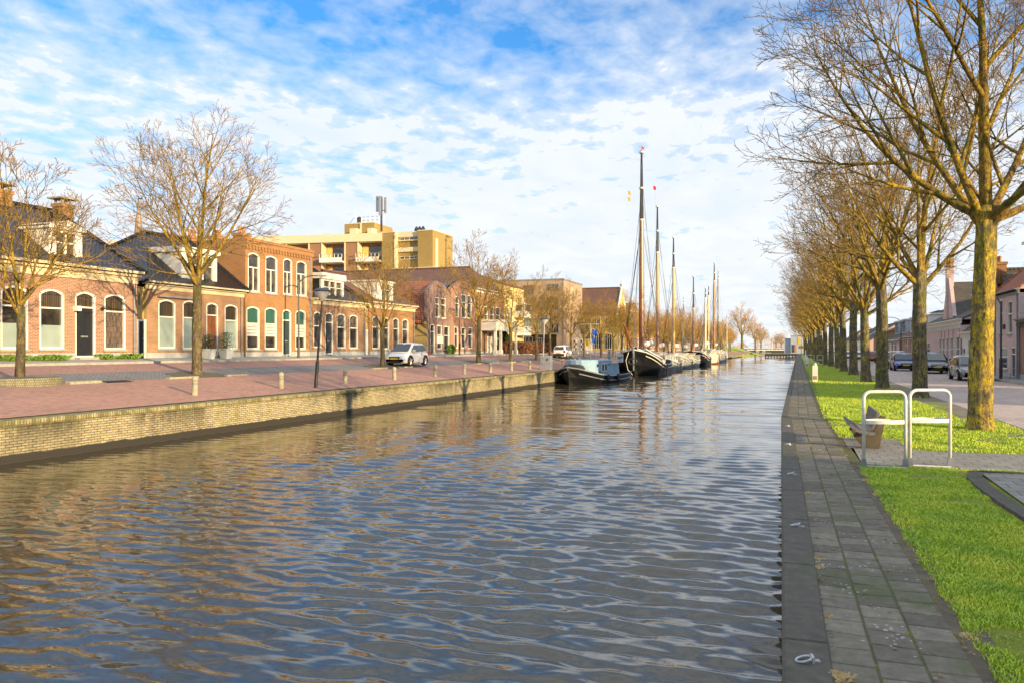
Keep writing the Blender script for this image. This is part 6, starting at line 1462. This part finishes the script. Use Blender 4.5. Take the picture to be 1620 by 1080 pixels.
for s in (1, -1): m.tube([(Lb/2-4, s*Bb*.47, 2.3), (-Lb/2+2, s*Bb*.45, 2.4)], .02, 4)
m.build('guard_rail', 'steel_grey', e, local=True)
# further boats
def simple_boat(label, Xc, Ys, L, B, zb, zm, zs, hull, mast_px=None, mast_top=None, mmat='varnished_wood', mr=.2, boot=None, house='canvas_white', rail='offwhite_trim', sp=0.32, pen=None, bl=.24, pw=2.6, name='sailing_boat', lee=True, masts=None, topf=.2):
    e = empty(name, (Xc, Ys+L/2, 0), label, 'boat', GB, -PI/2); R_ = hull_rings(L, B, zb, zm, zs, bluff=bl, tran=.7, power=pw, rake=.6); make_hull(e, R_, hull, boot, 'hull_grey', rail, .35, .05)
    m = MB(); m.loft([[(x, y*B, z) for y, z in ((-.26, zm-.4), (.26, zm-.4), (.26, zm+.2), (.13, zm+.42), (-.13, zm+.42), (-.26, zm+.2))] for x in (-L*.05, L*.24)]); m.build('hatch', 'hull_navy' if house == 'canvas_white' else 'charcoal', e, local=True)
    m = MB(); m.box(-L*.36, -L*.16, -B*.26, B*.26, zm-.4, zm+1.15); m.box(-L*.37, -L*.15, -B*.29, B*.29, zm+1.15, zm+1.23); c_ = m.build('deckhouse', house, e, local=True)
    for q in range(3): x = -L*(.33-q*.075); m = MB(); m.box(x-.22, x+.22, B*.26, B*.26+.02, zm+.4, zm+.9); m.build('window', 'glass', c_, local=True)
    m = MB(); m.tube([(L/2-.2, 0, zb-.2), (L/2+L*.10, .25, zb+.9)], [.12, .06], 6); m.build('bowsprit', mmat, e, local=True)
    for (px, top, mat_, r, tf) in (masts or []):
        yy = Ypx(px, Xc); x = (Ys+L/2)-yy; x = max(-L*.42, min(L*.42, x)); yw = Ys+L/2-x; zt = Zpy(top, Xc, yw); xc = Xpx(px, yw)-Xc
        mast(e, x, xc if abs(xc) < B*.4 else 0, zm-.3, zt, r, mat_, topf=tf, stays=shrouds(x, B, zm+.2, (.7, .85), (L/2, zb), (-L/2, zs), 2), pennant=pen)
        boom(e, x-.3, zm+1.9, min(L*.4, L/2+x-.5)) if L/2+x > 3 else None
    if lee:
        for s in (1, -1): leeboard(e, 0, s, B, zm+.3)
    m = MB()
    for i in range(10):
        x = L*.4-i*L*.085
        for s in (1, -1): m.tube([(x, s*B*.46, zm), (x, s*B*.46, zm+.95)], .022, 4)
    for s in (1, -1): m.tube([(L*.4, s*B*.46, zm+.95), (-L*.38, s*B*.46, zm+.95)], .022, 4)
    m.build('guard_rail', 'steel_grey', e, local=True)
    return e
simple_boat('grey sided barge with second tallest red brown mast right behind the big black barge', -17.0, 100.2, 14, 4.3, 1.9, 1.1, 1.4, 'hull_grey', masts=[(1040, 325, 'varnished_wood', .26, .3)])
simple_boat('grey and white boat with bright yellow varnished mast, third in the moored row', -17.1, 115.2, 11, 4.2, 2.0, 1.1, 1.4, 'hull_grey', masts=[(1065.5, 375, 'pale_wood', .24, .25)], house='offwhite_trim')
simple_boat('low grey cabin boat with cream wheelhouse and short masts in the moored row', -17.2, 127, 9.5, 3.9, 1.6, 1.0, 1.3, 'hull_grey', masts=[(1081, 470, 'dark_metal', .08, .1)], house='cream_paint', lee=False, name='cabin_boat')
simple_boat('black bowed barge with brown mast in the middle of the moored row', -17.2, 138, 14, 4.8, 2.6, 1.3, 1.6, 'hull_black', masts=[(1097, 436, 'varnished_wood', .24, .4)], house='canvas_white')
simple_boat('cream boat with orange red lower hull and two cream masts', -17.2, 153, 15.5, 5.0, 3.0, 1.7, 2.0, 'hull_cream', boot='hull_red', masts=[(1116, 456, 'cream_wood', .20, .15), (1121, 452, 'cream_wood', .16, .15)], house='white_paint')
simple_boat('slate grey boat with slim steel mast, farthest of the moored row', -17.3, 170, 17, 4.8, 2.4, 1.5, 1.8, 'hull_grey', masts=[(1130, 416, 'varnished_wood', .24, .2), (1136, 428, 'dark_metal', .13, .1)], house='canvas_white')
simple_boat('white dinghy like sailing boat moored at the end of the row', -17.6, 190, 10, 3.4, 1.8, 1.2, 1.3, 'hull_cream', masts=[(1150, 498, 'cream_wood', .09, .1)], lee=False)
# ================================================================ street furniture
def lamp(name, label, x, y, z0, H_, arm, adir, mat='dark_metal', thick=.06, group=None):
    e = empty(name, (x, y, z0), label, 'street lamp', group); m = MB(); m.tube([(x, y, z0-.1), (x, y, z0+1.2), (x, y, z0+1.25), (x, y, z0+H_-.7)], [thick*1.5, thick*1.5, thick, thick*.8], 10)
    ax, ay = adir; n = 8; P = [(x, y, z0+H_-.7)]+[(x+ax*arm*(1-math.cos(t*PI/2/n)), y+ay*arm*(1-math.cos(t*PI/2/n)), z0+H_-.7+.7*math.sin(t*PI/2/n)) for t in range(1, n+1)]
    P.append((x+ax*(arm+.3), y+ay*(arm+.3), z0+H_+.02)); m.tube(P, thick*.6, 7); m.build('pole', mat, e)
    hx, hy = x+ax*(arm+.25), y+ay*(arm+.25); m = MB(); px_, py_ = -ay, ax
    rings = []
    for t, w, hgt in ((0, .05, .05), (.15, .11, .10), (.5, .12, .11), (.65, .05, .04)):
        rings.append([(hx+ax*t+px_*w*math.cos(q*PI/4), hy+ay*t+py_*w*math.cos(q*PI/4), z0+H_+.03+hgt*math.sin(q*PI/4)*.7) for q in range(8)])
    m.loft(rings); m.build('lamp_head', 'steel_grey', e); return e
def atlas(px, X): return Ypx(px, X)
y = Ypx(472.5, -30.0); lamp('street_lamp', 'slim dark street lamp with curved arm in front of the tall orange townhouse', -30.0, y, gz(-30), Zpy(436, -30, y)-gz(-30), .9, (0.8, .6))
y = Ypx(727, -30.0); lamp('street_lamp', 'slim dark street lamp with curved arm in front of the gabled houses', -30.0, y, gz(-30), Zpy(479, -30, y)-gz(-30), .9, (.8, .6))
y = Ypx(1583.5, 11.4); lamp('street_lamp', 'dark blue grey street lamp right of the nearest trunk on the right street', 11.4, y, 1.2, Zpy(467, 11.4, y)-1.2, .7, (-1, 0), 'charcoal')
y = Ypx(1425.5, 11.4); lamp('street_lamp', 'thin street lamp with flat grey head between the second and third trunks', 11.4, y, 1.2, Zpy(502, 11.4, y)-1.2, 1.2, (-1, 0), 'charcoal')
# leaning quay lamp with a glass cone head
def cone_lamp(label, x, y, z0, H_, lean, mat):
    e = empty('quay_lamp', (x, y, z0), label, 'street lamp'); m = MB(); t = (x+lean[0], y+lean[1], z0+H_)
    mid = (x+lean[0]*.3, y+lean[1]*.3, z0+H_*.3); m.tube([(x, y, z0-.1), mid, (x+lean[0]*.31, y+lean[1]*.31, z0+H_*.31), t], [.085, .08, .055, .045], 10); m.build('pole', mat, e)
    m = MB(); m.lathe([(.05, -.05), (.09, .0), (.38, .36), (.40, .40)], 16, c=t); m.build('lamp_glass', 'lamp_lens', e); m = MB(); m.lathe([(.42, .38), (.43, .42), (.30, .50), (.08, .56)], 16, c=t); m.build('lamp_cap', 'dark_metal', e)
xx = -20.45; y = Ypx(499, xx); cone_lamp('leaning black quay lamp with glass cone head, nearest lamp on the left quay', xx, y, gz(xx), Zpy(475, xx, y)-gz(xx), (.22, .2), 'black_paint')
xx = -20.3; y = Ypx(858.5, xx); cone_lamp('pale grey leaning quay lamp beside the metal cabinet', xx, y, gz(xx), Zpy(513, xx, y)-gz(xx), (.1, .15), 'steel_grey')
xx = -20.0; y = Ypx(864.5, xx); e = empty('utility_cabinet', (xx, y, gz(xx)), 'pale grey metal cabinet standing at the quay edge near the first boat', 'cabinet'); z = gz(xx)
m = MB(); m.bevbox(xx-.42, xx+.42, y-.35, y+.35, z, z+1.22, .04); m.build('casing', 'steel_grey', e); m = MB(); m.box(xx+.1, xx+.22, y-.365, y-.35, z+.8, z+1.0); m.box(xx-.3, xx-.24, y-.36, y-.35, z+.5, z+.62); m.build('vent', 'dark_metal', e)
# old wooden bollards
GBo = 'weathered bollards along the left quay'
def bollard_mesh():
    m = MB(); rg = random.Random(2); n = 12
    R_ = []
    for (r, z) in ((.115, -.1), (.11, .1), (.105, .3), (.10, .48), (.10, .52), (.12, .54), (.12, .60), (.105, .66), (.06, .70)):
        R_.append([(r*(1+rg.uniform(-.04, .04))*math.cos(2*PI*k/n), r*(1+rg.uniform(-.04, .04))*math.sin(2*PI*k/n), z) for k in range(n)])
    m.loft(R_); return m
b0 = None
for i, (px, lb) in enumerate(((308, 'pale bollard in front of the tall spreading tree, nearest on the left quay'), (444.7, 'pale bollard left of the leaning black lamp'), (546, 'pale bollard right of the leaning black lamp'), (624, 'sunlit bollard in front of the silver car'), (688.5, 'sunlit bollard just right of the silver car'), (734.5, 'sunlit bollard left of the tree with rounded crown'), (775.5, 'slim bollard in front of the portico house'), (809, 'slim bollard in front of the russet hedge'), (838, 'bollard next to the pale grey leaning lamp'))):
    xx = -20.95; y = Ypx(px, xx)
    e = empty('bollard', (xx, y, gz(xx)), lb, 'bollard', GBo)
    if b0 is None: b0 = bollard_mesh().build('post', 'concrete_pale', e, local=True)
    else: c = b0.copy(); COL.objects.link(c); c.parent = e
    if b0.name.startswith('post') and i == 0:
        m = MB(); m.lathe([(.108, .40), (.112, .41), (.112, .44), (.108, .45)], 12); r0_ = m.build('band', 'lead_grey', e, local=True)
    else: c = r0_.copy(); COL.objects.link(c); c.parent = e
    e.rotation_euler = (math.sin(i)*.03, math.cos(i*2)*.03, i)
# big plant pots
for i, (px, lb) in enumerate(((330, 'white square pot with leafy shrub left of the varnished door'), (357.5, 'white square pot with leafy shrub right of the varnished door'))):
    xx = -30.6; y = Ypx(px, xx); z = gz(-29.6)+.12; e = empty('potted_shrub', (xx, y, z), lb, 'potted plant', 'pots by the varnished door')
    m = MB(); m.loft([[(xx+a*k_, y+b*k_, z+h_) for a, b in ((-1, -1), (1, -1), (1, 1), (-1, 1))] for k_, h_ in ((.20, 0), (.29, .50), (.31, .51), (.31, .58), (.26, .58), (.26, .53))]); m.build('pot', 'white_paint', e)
    rg = random.Random(i+5); m = MB()
    for q in range(900):
        a, b, c = rg.gauss(0, .17), rg.gauss(0, .20), rg.random(); p = Vector((xx+a*(1.2-c*.4), y+b*(1.2-c*.4), z+.5+c*(.85+.15*i))); d1 = Vector((rg.gauss(0, 1), rg.gauss(0, 1), rg.gauss(0, 1))).normalized(); d2 = d1.cross(Vector((.3, .2, .9))).normalized(); s = rg.uniform(.03, .07)
        m.poly([p-d1*s, p-d2*s*.4, p+d1*s, p+d2*s*.4])
    m.build('foliage', 'evergreen_leaf', e, recalc=False); m = MB()
    for q in range(5): m.tube([(xx, y, z+.5), (xx+rg.uniform(-.2, .2), y+rg.uniform(-.2, .2), z+1.1)], [.015, .006], 4)
    m.build('stems', 'twig_bark', e)
# metal hoops on the right bank
def pxz(px, dyy, E=1.9): d = F*E/dyy; u = (px-810)/F; return d*(u*CA-SA), d*(CA+SA*u), d
def hoop(label, pxa, pxb, dyy, H_, swing):
    xa, ya, d = pxz(pxa, dyy); xb_, yb_, d = pxz(pxb, dyy); e = empty('barrier_hoop', ((xa+xb_)/2, (ya+yb_)/2, 1.1), label, 'barrier', 'white metal hoops on the right bank')
    A, B_ = Vector((xa, ya, 0)), Vector((xb_, yb_, 0)); D = (B_-A); Lh = D.length; D.normalize(); r = .115; P = [A+Vector((0, 0, .9))]
    z1 = 1.1+H_
    P = [A+Vector((0, 0, 1.0)), A+Vector((0, 0, z1-r))]+[A+D*(r-r*math.cos(t*PI/12))+Vector((0, 0, z1-r+r*math.sin(t*PI/12))) for t in range(1, 7)]+[B_-D*(r-r*math.sin(t*PI/12))+Vector((0, 0, z1-r+r*math.cos(t*PI/12))) for t in range(0, 7)]+[B_+Vector((0, 0, 1.0))]
    m = MB(); m.tube(P, .026, 12); m.build('frame', 'galvanised', e, smooth=True)
    zc = 1.1+H_*.61; nn = Vector((-D.y, D.x, 0)); m = MB()
    R_ = []
    for t in range(0, 25):
        a = t/24; s_ = math.sin(a*PI)**.6*.16*swing; c_ = A+D*(Lh*a)+nn*s_; R_.append([(c_.x, c_.y, zc-.028), (c_.x+nn.x*.008, c_.y+nn.y*.008, zc-.028), (c_.x+nn.x*.008, c_.y+nn.y*.008, zc+.028), (c_.x, c_.y, zc+.028)])
    m.loft(R_)
    R_ = []
    for t in range(0, 25):
        a = t/24; s_ = -math.sin(a*PI)**.6*.05; c_ = A+D*(Lh*a)+nn*s_; R_.append([(c_.x, c_.y, zc-.04), (c_.x+nn.x*.008, c_.y+nn.y*.008, zc-.04), (c_.x+nn.x*.008, c_.y+nn.y*.008, zc+.02), (c_.x, c_.y, zc+.02)])
    m.loft(R_); m.build('cross_strap', 'galvanised', e)
    m = MB(); m.box(min(xa, xb_), max(xa, xb_), (ya+yb_)/2-.025, (ya+yb_)/2+.025, 1.09, 1.125); m.build('foot_bar', 'galvanised', e)
    for q in (A, B_):
        m = MB(); m.loft([[(q.x-.05, q.y-.04, 1.09), (q.x+.05, q.y-.04, 1.09), (q.x+.05, q.y+.04, 1.09), (q.x-.05, q.y+.04, 1.09)], [(q.x-.03, q.y-.03, 1.25), (q.x+.03, q.y-.03, 1.25), (q.x+.03, q.y+.03, 1.25), (q.x-.03, q.y+.03, 1.25)]]); m.build('foot', 'lead_grey', e)
hoop('left one of the two white metal hoops, in front of the curved bench', 1366.5, 1432.5, 188.5, 1.215, 1); hoop('right one of the two white metal hoops, at the crossing path', 1439.5, 1503, 187, 1.235, 1)
for i, (pa, pb, dd_, lb) in enumerate(((1276.5, 1288, 27.5, 'left one of the two distant metal hoops under the trees'), (1292.5, 1302, 28.5, 'right one of the two distant metal hoops under the trees'))): hoop(lb, pa, pb, dd_, 1.2, .6)
# bench seen end on
bx, by, d = pxz(1381, 159); e = empty('park_bench', (bx, by, 1.1), 'weathered grey curved park bench facing the canal behind the left hoop', 'bench'); m = MB()
def plank(m, x0, z0, x1, z1, y0, y1, t=.045):
    dx, dz = x1-x0, z1-z0; l = math.hypot(dx, dz); nx, nz = -dz/l*t, dx/l*t
    m.loft([[(x0, y, z0), (x1, y, z1), (x1+nx, y, z1+nz), (x0+nx, y, z0+nz)] for y in (y0, y1)])
for (x0, z0, x1, z1) in ((-.44, .50, -.34, .42), (-.33, .41, -.22, .36), (-.21, .355, -.10, .335), (-.09, .335, .02, .34)): plank(m, bx+x0, 1.1+z0-.05, bx+x1, 1.1+z1-.05, by-.25, by+1.7)
m.build('seat', 'old_wood', e); m = MB()
for (x0, z0, x1, z1) in ((.0, .42, .05, .56), (.055, .575, .09, .72)): plank(m, bx+x1-.04, 1.1+z1, bx+x0-.04, 1.1+z0, by-.25, by+1.7, .05)
m.build('backrest', 'old_wood', e)
for yy in (by+.0, by+1.35):
    m = MB(); m.loft([[(bx+a, y, 1.1+b) for a, b in ((-.12, -.05), (.10, -.05), (.17, .35), (.22, .62), (.13, .64), (.02, .32), (-.30, .30), (-.34, .24))] for y in (yy, yy+.11)]); m.build('leg', 'bench_leg', e)
# white service posts
for i, (px, dd_, lb) in enumerate(((1289.5, 52, 'white service post with brown plate, nearest on the lawn edge'), (1276.8, 29.5, 'white service post second along the lawn edge'), (1274.5, 22, 'third white service post along the lawn edge'))):
    x, y, d = pxz(px, dd_); e = empty('service_post', (x, y, 1.1), lb, 'post', 'white service posts'); m = MB(); m.bevbox(x-.145, x+.145, y-.12, y+.12, 1.05, 1.1+.93, .03); m.build('body', 'white_paint', e)
    m = MB(); m.lathe([(.05, 0), (.09, .03), (.08, .10), (.03, .14)], 10, c=(x, y, 1.1+.93)); m.build('cap', 'white_paint', e); m = MB(); m.box(x-.10, x+.10, y-.135, y-.12, 1.1+.12, 1.1+.33); m.build('plate', 'terracotta', e)
# mooring rings on the cap stones
mr0 = None
for i, (px, py, rz, lb) in enumerate(((1277, 1046, .3, 'grey iron mooring ring nearest the camera'), (1261, 832, -.2, 'second mooring ring on the dark cap stones'), (1252.5, 750, 0, 'third mooring ring on the dark cap stones'), (1247, 703, .1, 'fourth mooring ring on the dark cap stones'), (1246, 674, 0, 'farthest mooring ring before the quay bends'))):
    x, y, d = pxz(px, py-HY, 1.865); e = empty('mooring_ring', (x, y, 1.14), lb, 'ring', 'mooring rings', rz)
    if mr0 is None:
        m = MB(); n = 20; m.tube([(-.02+0.045*math.cos(2*PI*k/n), .038*math.sin(2*PI*k/n), .012+.012*math.cos(2*PI*k/n)) for k in range(n+1)], .0075, 7); a_ = m.build('ring', 'ring_iron', e, local=True, smooth=True)
        m = MB(); m.tube([(.028, .03, -.01), (.028, .028, .028), (.028, 0, .038), (.028, -.028, .028), (.028, -.03, -.01)], .008, 6); m.box(.02, .075, -.02, .02, -.01, .006); b_ = m.build('staple', 'steel_grey', e, local=True); mr0 = (a_, b_)
    else:
        for q in mr0: c = q.copy(); COL.objects.link(c); c.parent = e
# far end : jetty, bridge, bridge house, sign, green bank
d0 = 280; P0 = pxz(1210, 1, d0/F); P1 = pxz(1262, 1, d0/F)
e = empty('jetty', (P0[0], P0[1], 0), 'dark timber jetty jutting into the far end of the canal', 'jetty'); m = MB(); m.box(P0[0], 1.0, P0[1], P0[1]+4, .55, 1.15); m.build('deck', 'tarred_black', e); m = MB()
for i in range(12): m.box(P0[0]+i*1.0, P0[0]+i*1.0+.3, P0[1]-.05, P0[1]+.3, -1, 1.2)
m.build('piles', 'tarred_black', e); m = MB(); m.box(P0[0], 1.0, P0[1]-.1, P0[1]+4, 1.15, 1.25); m.build('planking', 'stone_grey', e)
db = 400
def far(px, py, d): u = (px-810)/F; return Vector((d*(u*CA-SA), d*(CA+SA*u), CAMZ-(py-HY)*d/F))
a, b = far(1196, 553.6, db), far(1262, 553.6, db); e = empty('bridge', ((a.x+b.x)/2, a.y, 1), 'low white drawbridge with raised balance beam across the far end of the canal', 'bridge')
m = MB(); m.box(-24, 6, a.y, a.y+6, 1.2, 2.0); m.build('deck', 'dark_metal', e); m = MB(); m.box(-24, 6, a.y-.1, a.y+.05, 2.0, 2.5); m.tube([(-24, a.y, 3.1), (6, a.y, 3.1)], .08, 4)
for i in range(16): m.tube([(-24+i*2, a.y, 2.4), (-24+i*2, a.y, 3.1)], .06, 4)
m.build('parapet', 'white_paint', e)
for (pa, pb) in ((1196, 1200), (1206, 1211)): pp = far(pa, 556, db); m = MB(); m.box(pp.x, pp.x+1.6, a.y-.5, a.y+6, -1, 2.0); m.build('pier', 'stone_grey', e)
t0, t1, t2, t3 = far(1224, 525, db), far(1260, 524.5, db), far(1260, 519.5, db), far(1222, 556, db)
m = MB(); m.box(t0.x, t1.x, t0.y+1, t0.y+1.8, t0.z-.35, t0.z+.1); m.tube([(t0.x, t0.y+1.4, t0.z), (t2.x, t0.y+1.4, t2.z)], .16, 5); m.build('balance_beam', 'white_paint', e)
m = MB(); m.tube([(t0.x, t0.y+1.2, t0.z), (far(1221, 552, db).x, t0.y+1.2, 2.2)], .10, 4); m.tube([(far(1219, 524, db).x, t0.y+1.2, t0.z-1), (far(1217, 552, db).x, t0.y+1.2, 2.2)], .06, 4); m.box(t1.x-1.1, t1.x-.5, t0.y+1, t0.y+1.8, 1.5, t1.z); m.build('lift_frame', 'white_paint', e)
a, b = far(1241, 558, 330), far(1251, 536, 330); c1, d1_ = far(1276, 558, 330), far(1251, 532, 330)
e = empty('bridge_house', ((a.x+c1.x)/2, a.y, 1.5), 'grey clad flat roofed bridge keeper building at the far end of the right bank', 'building'); m = MB(); m.box(a.x, b.x, a.y, a.y+10, 1.0, b.z); m.box(b.x, c1.x, a.y-1, a.y+12, 1.0, d1_.z); m.build('wall', 'grey_cladding', e)
m = MB(); m.box(b.x-.1, c1.x+.1, a.y-1.1, a.y+12, d1_.z, d1_.z+.25); m.box(a.x-.1, b.x, a.y-.1, a.y+10, b.z, b.z+.2); m.build('roof_edge', 'lead_grey', e)
for (pa, pb, qa, qb, mt) in ((1253, 1256, 545, 557, 'glass'), (1257, 1260, 545, 557, 'terracotta'), (1262, 1266, 534, 544, 'sign_yellow')): A, B_ = far(pa, qa, 329), far(pb, qb, 329); m = MB(); m.box(A.x, B_.x, a.y-1.12, a.y-1.0, B_.z, A.z); m.build('window', mt, e)
A = far(1267.5, 549, 200); e = empty('traffic_sign', (A.x, A.y, 1.1), 'yellow rectangular sign on a dark pole at the far end of the right bank path', 'sign'); m = MB(); m.box(A.x-.65, A.x+.65, A.y-.04, A.y, A.z-.35, A.z+.35); m.build('panel', 'sign_yellow', e); m = MB(); m.tube([(A.x, A.y+.02, 1.0), (A.x, A.y+.02, A.z+1.8)], .07, 6); m.build('pole', 'dark_metal', e)
A = far(1270, 566, 150)
A = far(1275.5, 540, 210); e = empty('signal_post', (A.x, A.y, 1.1), 'dark signal post with white box at the end of the right bank path', 'signal'); m = MB(); m.tube([(A.x, A.y, 1), (A.x, A.y, 6.5)], .09, 6); m.build('pole', 'dark_metal', e); m = MB(); m.bevbox(A.x-.3, A.x+.3, A.y-.3, A.y+.3, 1.1, 2.6, .05); m.build('box', 'white_paint', e)
m = MB(); n = 12; P = []
for i in range(n+1): t = i/n; P.append([(-60, 300+t*100, 2.5), (-34+t*6, 300+t*100, 3.0+t*.6), (-19.4+2.5*math.sin(t*PI*.5), 300+t*100, .15), (-19.4+2.5*math.sin(t*PI*.5), 300+t*100, -1)])
m.loft(P, closed=False, caps=False); tag(m.build('far_bank', 'grass_ground', recalc=False), kind='structure')
# people and bicycles on the quay are too small in the photo to show; two parked bicycles by the boats
def bicycle(label, x, y, z, rz, mat):
    e = empty('bicycle', (x, y, z), label, 'bicycle', 'bicycles parked on the left quay', rz)
    for xx in (-.52, .52):
        m = MB(); m.tube([(xx+.34*math.cos(t*PI/9), 0, .35+.34*math.sin(t*PI/9)) for t in range(19)], .022, 5); m.build('wheel', 'rubber', e, local=True)
    m = MB(); 
    for a, b in (((-.52, .35), (-.1, .33)), ((-.52, .35), (-.18, .78)), ((-.18, .85), (-.1, .33)), ((-.1, .33), (.36, .75)), ((-.16, .75), (.36, .80)), ((.52, .35), (.34, .95))): m.tube([(a[0], 0, a[1]), (b[0], 0, b[1])], .02, 5)
    m.build('frame', mat, e, local=True); m = MB(); m.tube([(.34, -.28, 1.02), (.32, 0, .98), (.34, .28, 1.02)], .015, 5); m.build('handlebar', 'steel_grey', e, local=True); m = MB(); m.loft([[(-.32, -.09, .9), (-.32, .09, .9), (-.32, .07, .95), (-.32, -.07, .95)], [(-.05, -.02, .9), (-.05, .02, .9), (-.05, .02, .94), (-.05, -.02, .94)]]); m.build('saddle', 'rubber', e, local=True)
bicycle('bicycle with pale frame parked on the quay behind the light blue boat', -22.6, Ypx(909, -22.6), gz(-22.6), .4, 'steel_grey'); bicycle('dark bicycle parked on the quay left of the light blue boat', -22.3, Ypx(898, -22.3), gz(-22.3), 1.0, 'black_paint')
# ================================================================ sky, sun, camera
EL = math.radians(SUN_EL := 11.5); PHI = math.radians(24)
sd = Vector((math.cos(EL)*math.cos(PHI), -math.cos(EL)*math.sin(PHI), math.sin(EL)))
L_ = bpy.data.lights.new('sun', 'SUN'); L_.energy = 4.7; L_.angle = math.radians(.6); L_.color = (1.0, .75, .39)
so = bpy.data.objects.new('sun', L_); sc.collection.objects.link(so); so.rotation_euler = sd.to_track_quat('Z', 'Y').to_euler(); so.location = (60, -60, 60)
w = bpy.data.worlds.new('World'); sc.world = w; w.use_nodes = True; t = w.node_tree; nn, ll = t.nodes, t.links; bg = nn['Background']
sky = nn.new('ShaderNodeTexSky'); sky.sky_type = 'NISHITA'; sky.sun_disc = False; sky.sun_elevation = EL
sky.sun_rotation = math.atan2(sd.x, sd.y); sky.air_density = 1.0; sky.dust_density = .6; sky.ozone_density = 2.0
def wn(tp, **k):
    x = nn.new(tp)
    for a, b in k.items(): setattr(x, a, b)
    return x
def wm(op, a, b=0.0, c=None, clamp=False):
    x = nn.new('ShaderNodeMath'); x.operation = op; x.use_clamp = clamp
    for i, q in enumerate((a, b) if c is None else (a, b, c)):
        if hasattr(q, 'links'): ll.new(q, x.inputs[i])
        else: x.inputs[i].default_value = q
    return x.outputs[0]
tc = wn('ShaderNodeTexCoord'); sp = wn('ShaderNodeSeparateXYZ'); ll.new(tc.outputs['Generated'], sp.inputs[0])
zc = wm('MAXIMUM', sp.outputs[2], 0.0); den = wm('ADD', zc, .10)
cx = wm('DIVIDE', sp.outputs[0], den); cy = wm('DIVIDE', sp.outputs[1], den); cb = wn('ShaderNodeCombineXYZ'); ll.new(cx, cb.inputs[0]); ll.new(cy, cb.inputs[1])
def wnoise(scale, det, ro, dist=0, mp=(1, 1, 1), rot=0, off=(0, 0, 0)):
    q = wn('ShaderNodeMapping'); q.inputs['Scale'].default_value = mp; q.inputs['Rotation'].default_value = (0, 0, rot); q.inputs['Location'].default_value = off; ll.new(cb.outputs[0], q.inputs[0])
    x = wn('ShaderNodeTexNoise'); x.inputs['Scale'].default_value = scale; x.inputs['Detail'].default_value = det; x.inputs['Roughness'].default_value = ro; x.inputs['Distortion'].default_value = dist; ll.new(q.outputs[0], x.inputs['Vector']); return x.outputs['Fac']
def wramp(f, stops):
    x = wn('ShaderNodeValToRGB'); e_ = x.color_ramp.elements
    while len(e_) < len(stops): e_.new(.5)
    for i, (p, c) in enumerate(stops): e_[i].position = p; e_[i].color = (c, c, c, 1) if isinstance(c, (int, float)) else (*c, 1)
    ll.new(f, x.inputs[0]); return x.outputs[0]
def wmix(f, a, b, mode='MIX'):
    x = wn('ShaderNodeMix'); x.data_type = 'RGBA'; x.blend_type = mode
    for i, q in ((0, f), (6, a), (7, b)):
        if hasattr(q, 'links'): ll.new(q, x.inputs[i])
        elif i == 0: x.inputs[0].default_value = q
        else: x.inputs[i].default_value = (*q, 1)
    return x.outputs[2]
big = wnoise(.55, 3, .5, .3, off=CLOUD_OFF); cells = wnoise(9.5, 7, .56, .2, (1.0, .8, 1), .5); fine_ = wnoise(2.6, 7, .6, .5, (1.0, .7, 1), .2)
low = wramp(sp.outputs[2], [(.0, 1.0), (.15, 1.0), (.27, .68), (.37, .0), (.5, .3), (.75, .8)])  # cover thickens again high overhead, out of view, to add light from above
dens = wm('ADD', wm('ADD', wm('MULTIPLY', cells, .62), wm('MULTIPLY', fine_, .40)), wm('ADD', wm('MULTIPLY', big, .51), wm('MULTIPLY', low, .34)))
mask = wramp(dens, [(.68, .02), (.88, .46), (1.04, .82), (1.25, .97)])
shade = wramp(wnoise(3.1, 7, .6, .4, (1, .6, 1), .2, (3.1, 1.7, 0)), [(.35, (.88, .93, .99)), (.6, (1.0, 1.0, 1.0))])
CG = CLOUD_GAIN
cloud = wmix(wramp(sp.outputs[2], [(.0, 0), (.25, 1)]), (CG*1.0, CG*1.01, CG*1.03), (CG*.96, CG*1.0, CG*1.05)); cloud = wmix(1.0, cloud, shade, 'MULTIPLY'); cloud = wmix(1.0, cloud, wramp(sp.outputs[2], [(.45, (.72, .72, .72)), (.85, (1.0, 1.0, 1.0))]), 'MULTIPLY')  # unseen clouds overhead are made brighter to lift the shaded ground
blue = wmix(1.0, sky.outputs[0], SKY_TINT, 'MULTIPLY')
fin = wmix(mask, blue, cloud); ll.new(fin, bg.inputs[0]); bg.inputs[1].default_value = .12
cam = bpy.data.cameras.new('camera'); cam.sensor_width = 36; cam.lens = 36*F/1620; cam.shift_y = (HY-540)/1620; cam.clip_end = 12000; cam.clip_start = .1
co = bpy.data.objects.new('camera', cam); sc.collection.objects.link(co); co.location = (0, 0, CAMZ); co.rotation_euler = (PI/2, 0, YAW); sc.camera = co
sc.view_settings.view_transform = 'Standard'; sc.view_settings.look = 'None'; sc.view_settings.gamma = 1; sc.view_settings.exposure = EXPO
sc.cycles.max_bounces = 6; sc.cycles.diffuse_bounces = 3; sc.cycles.glossy_bounces = 3
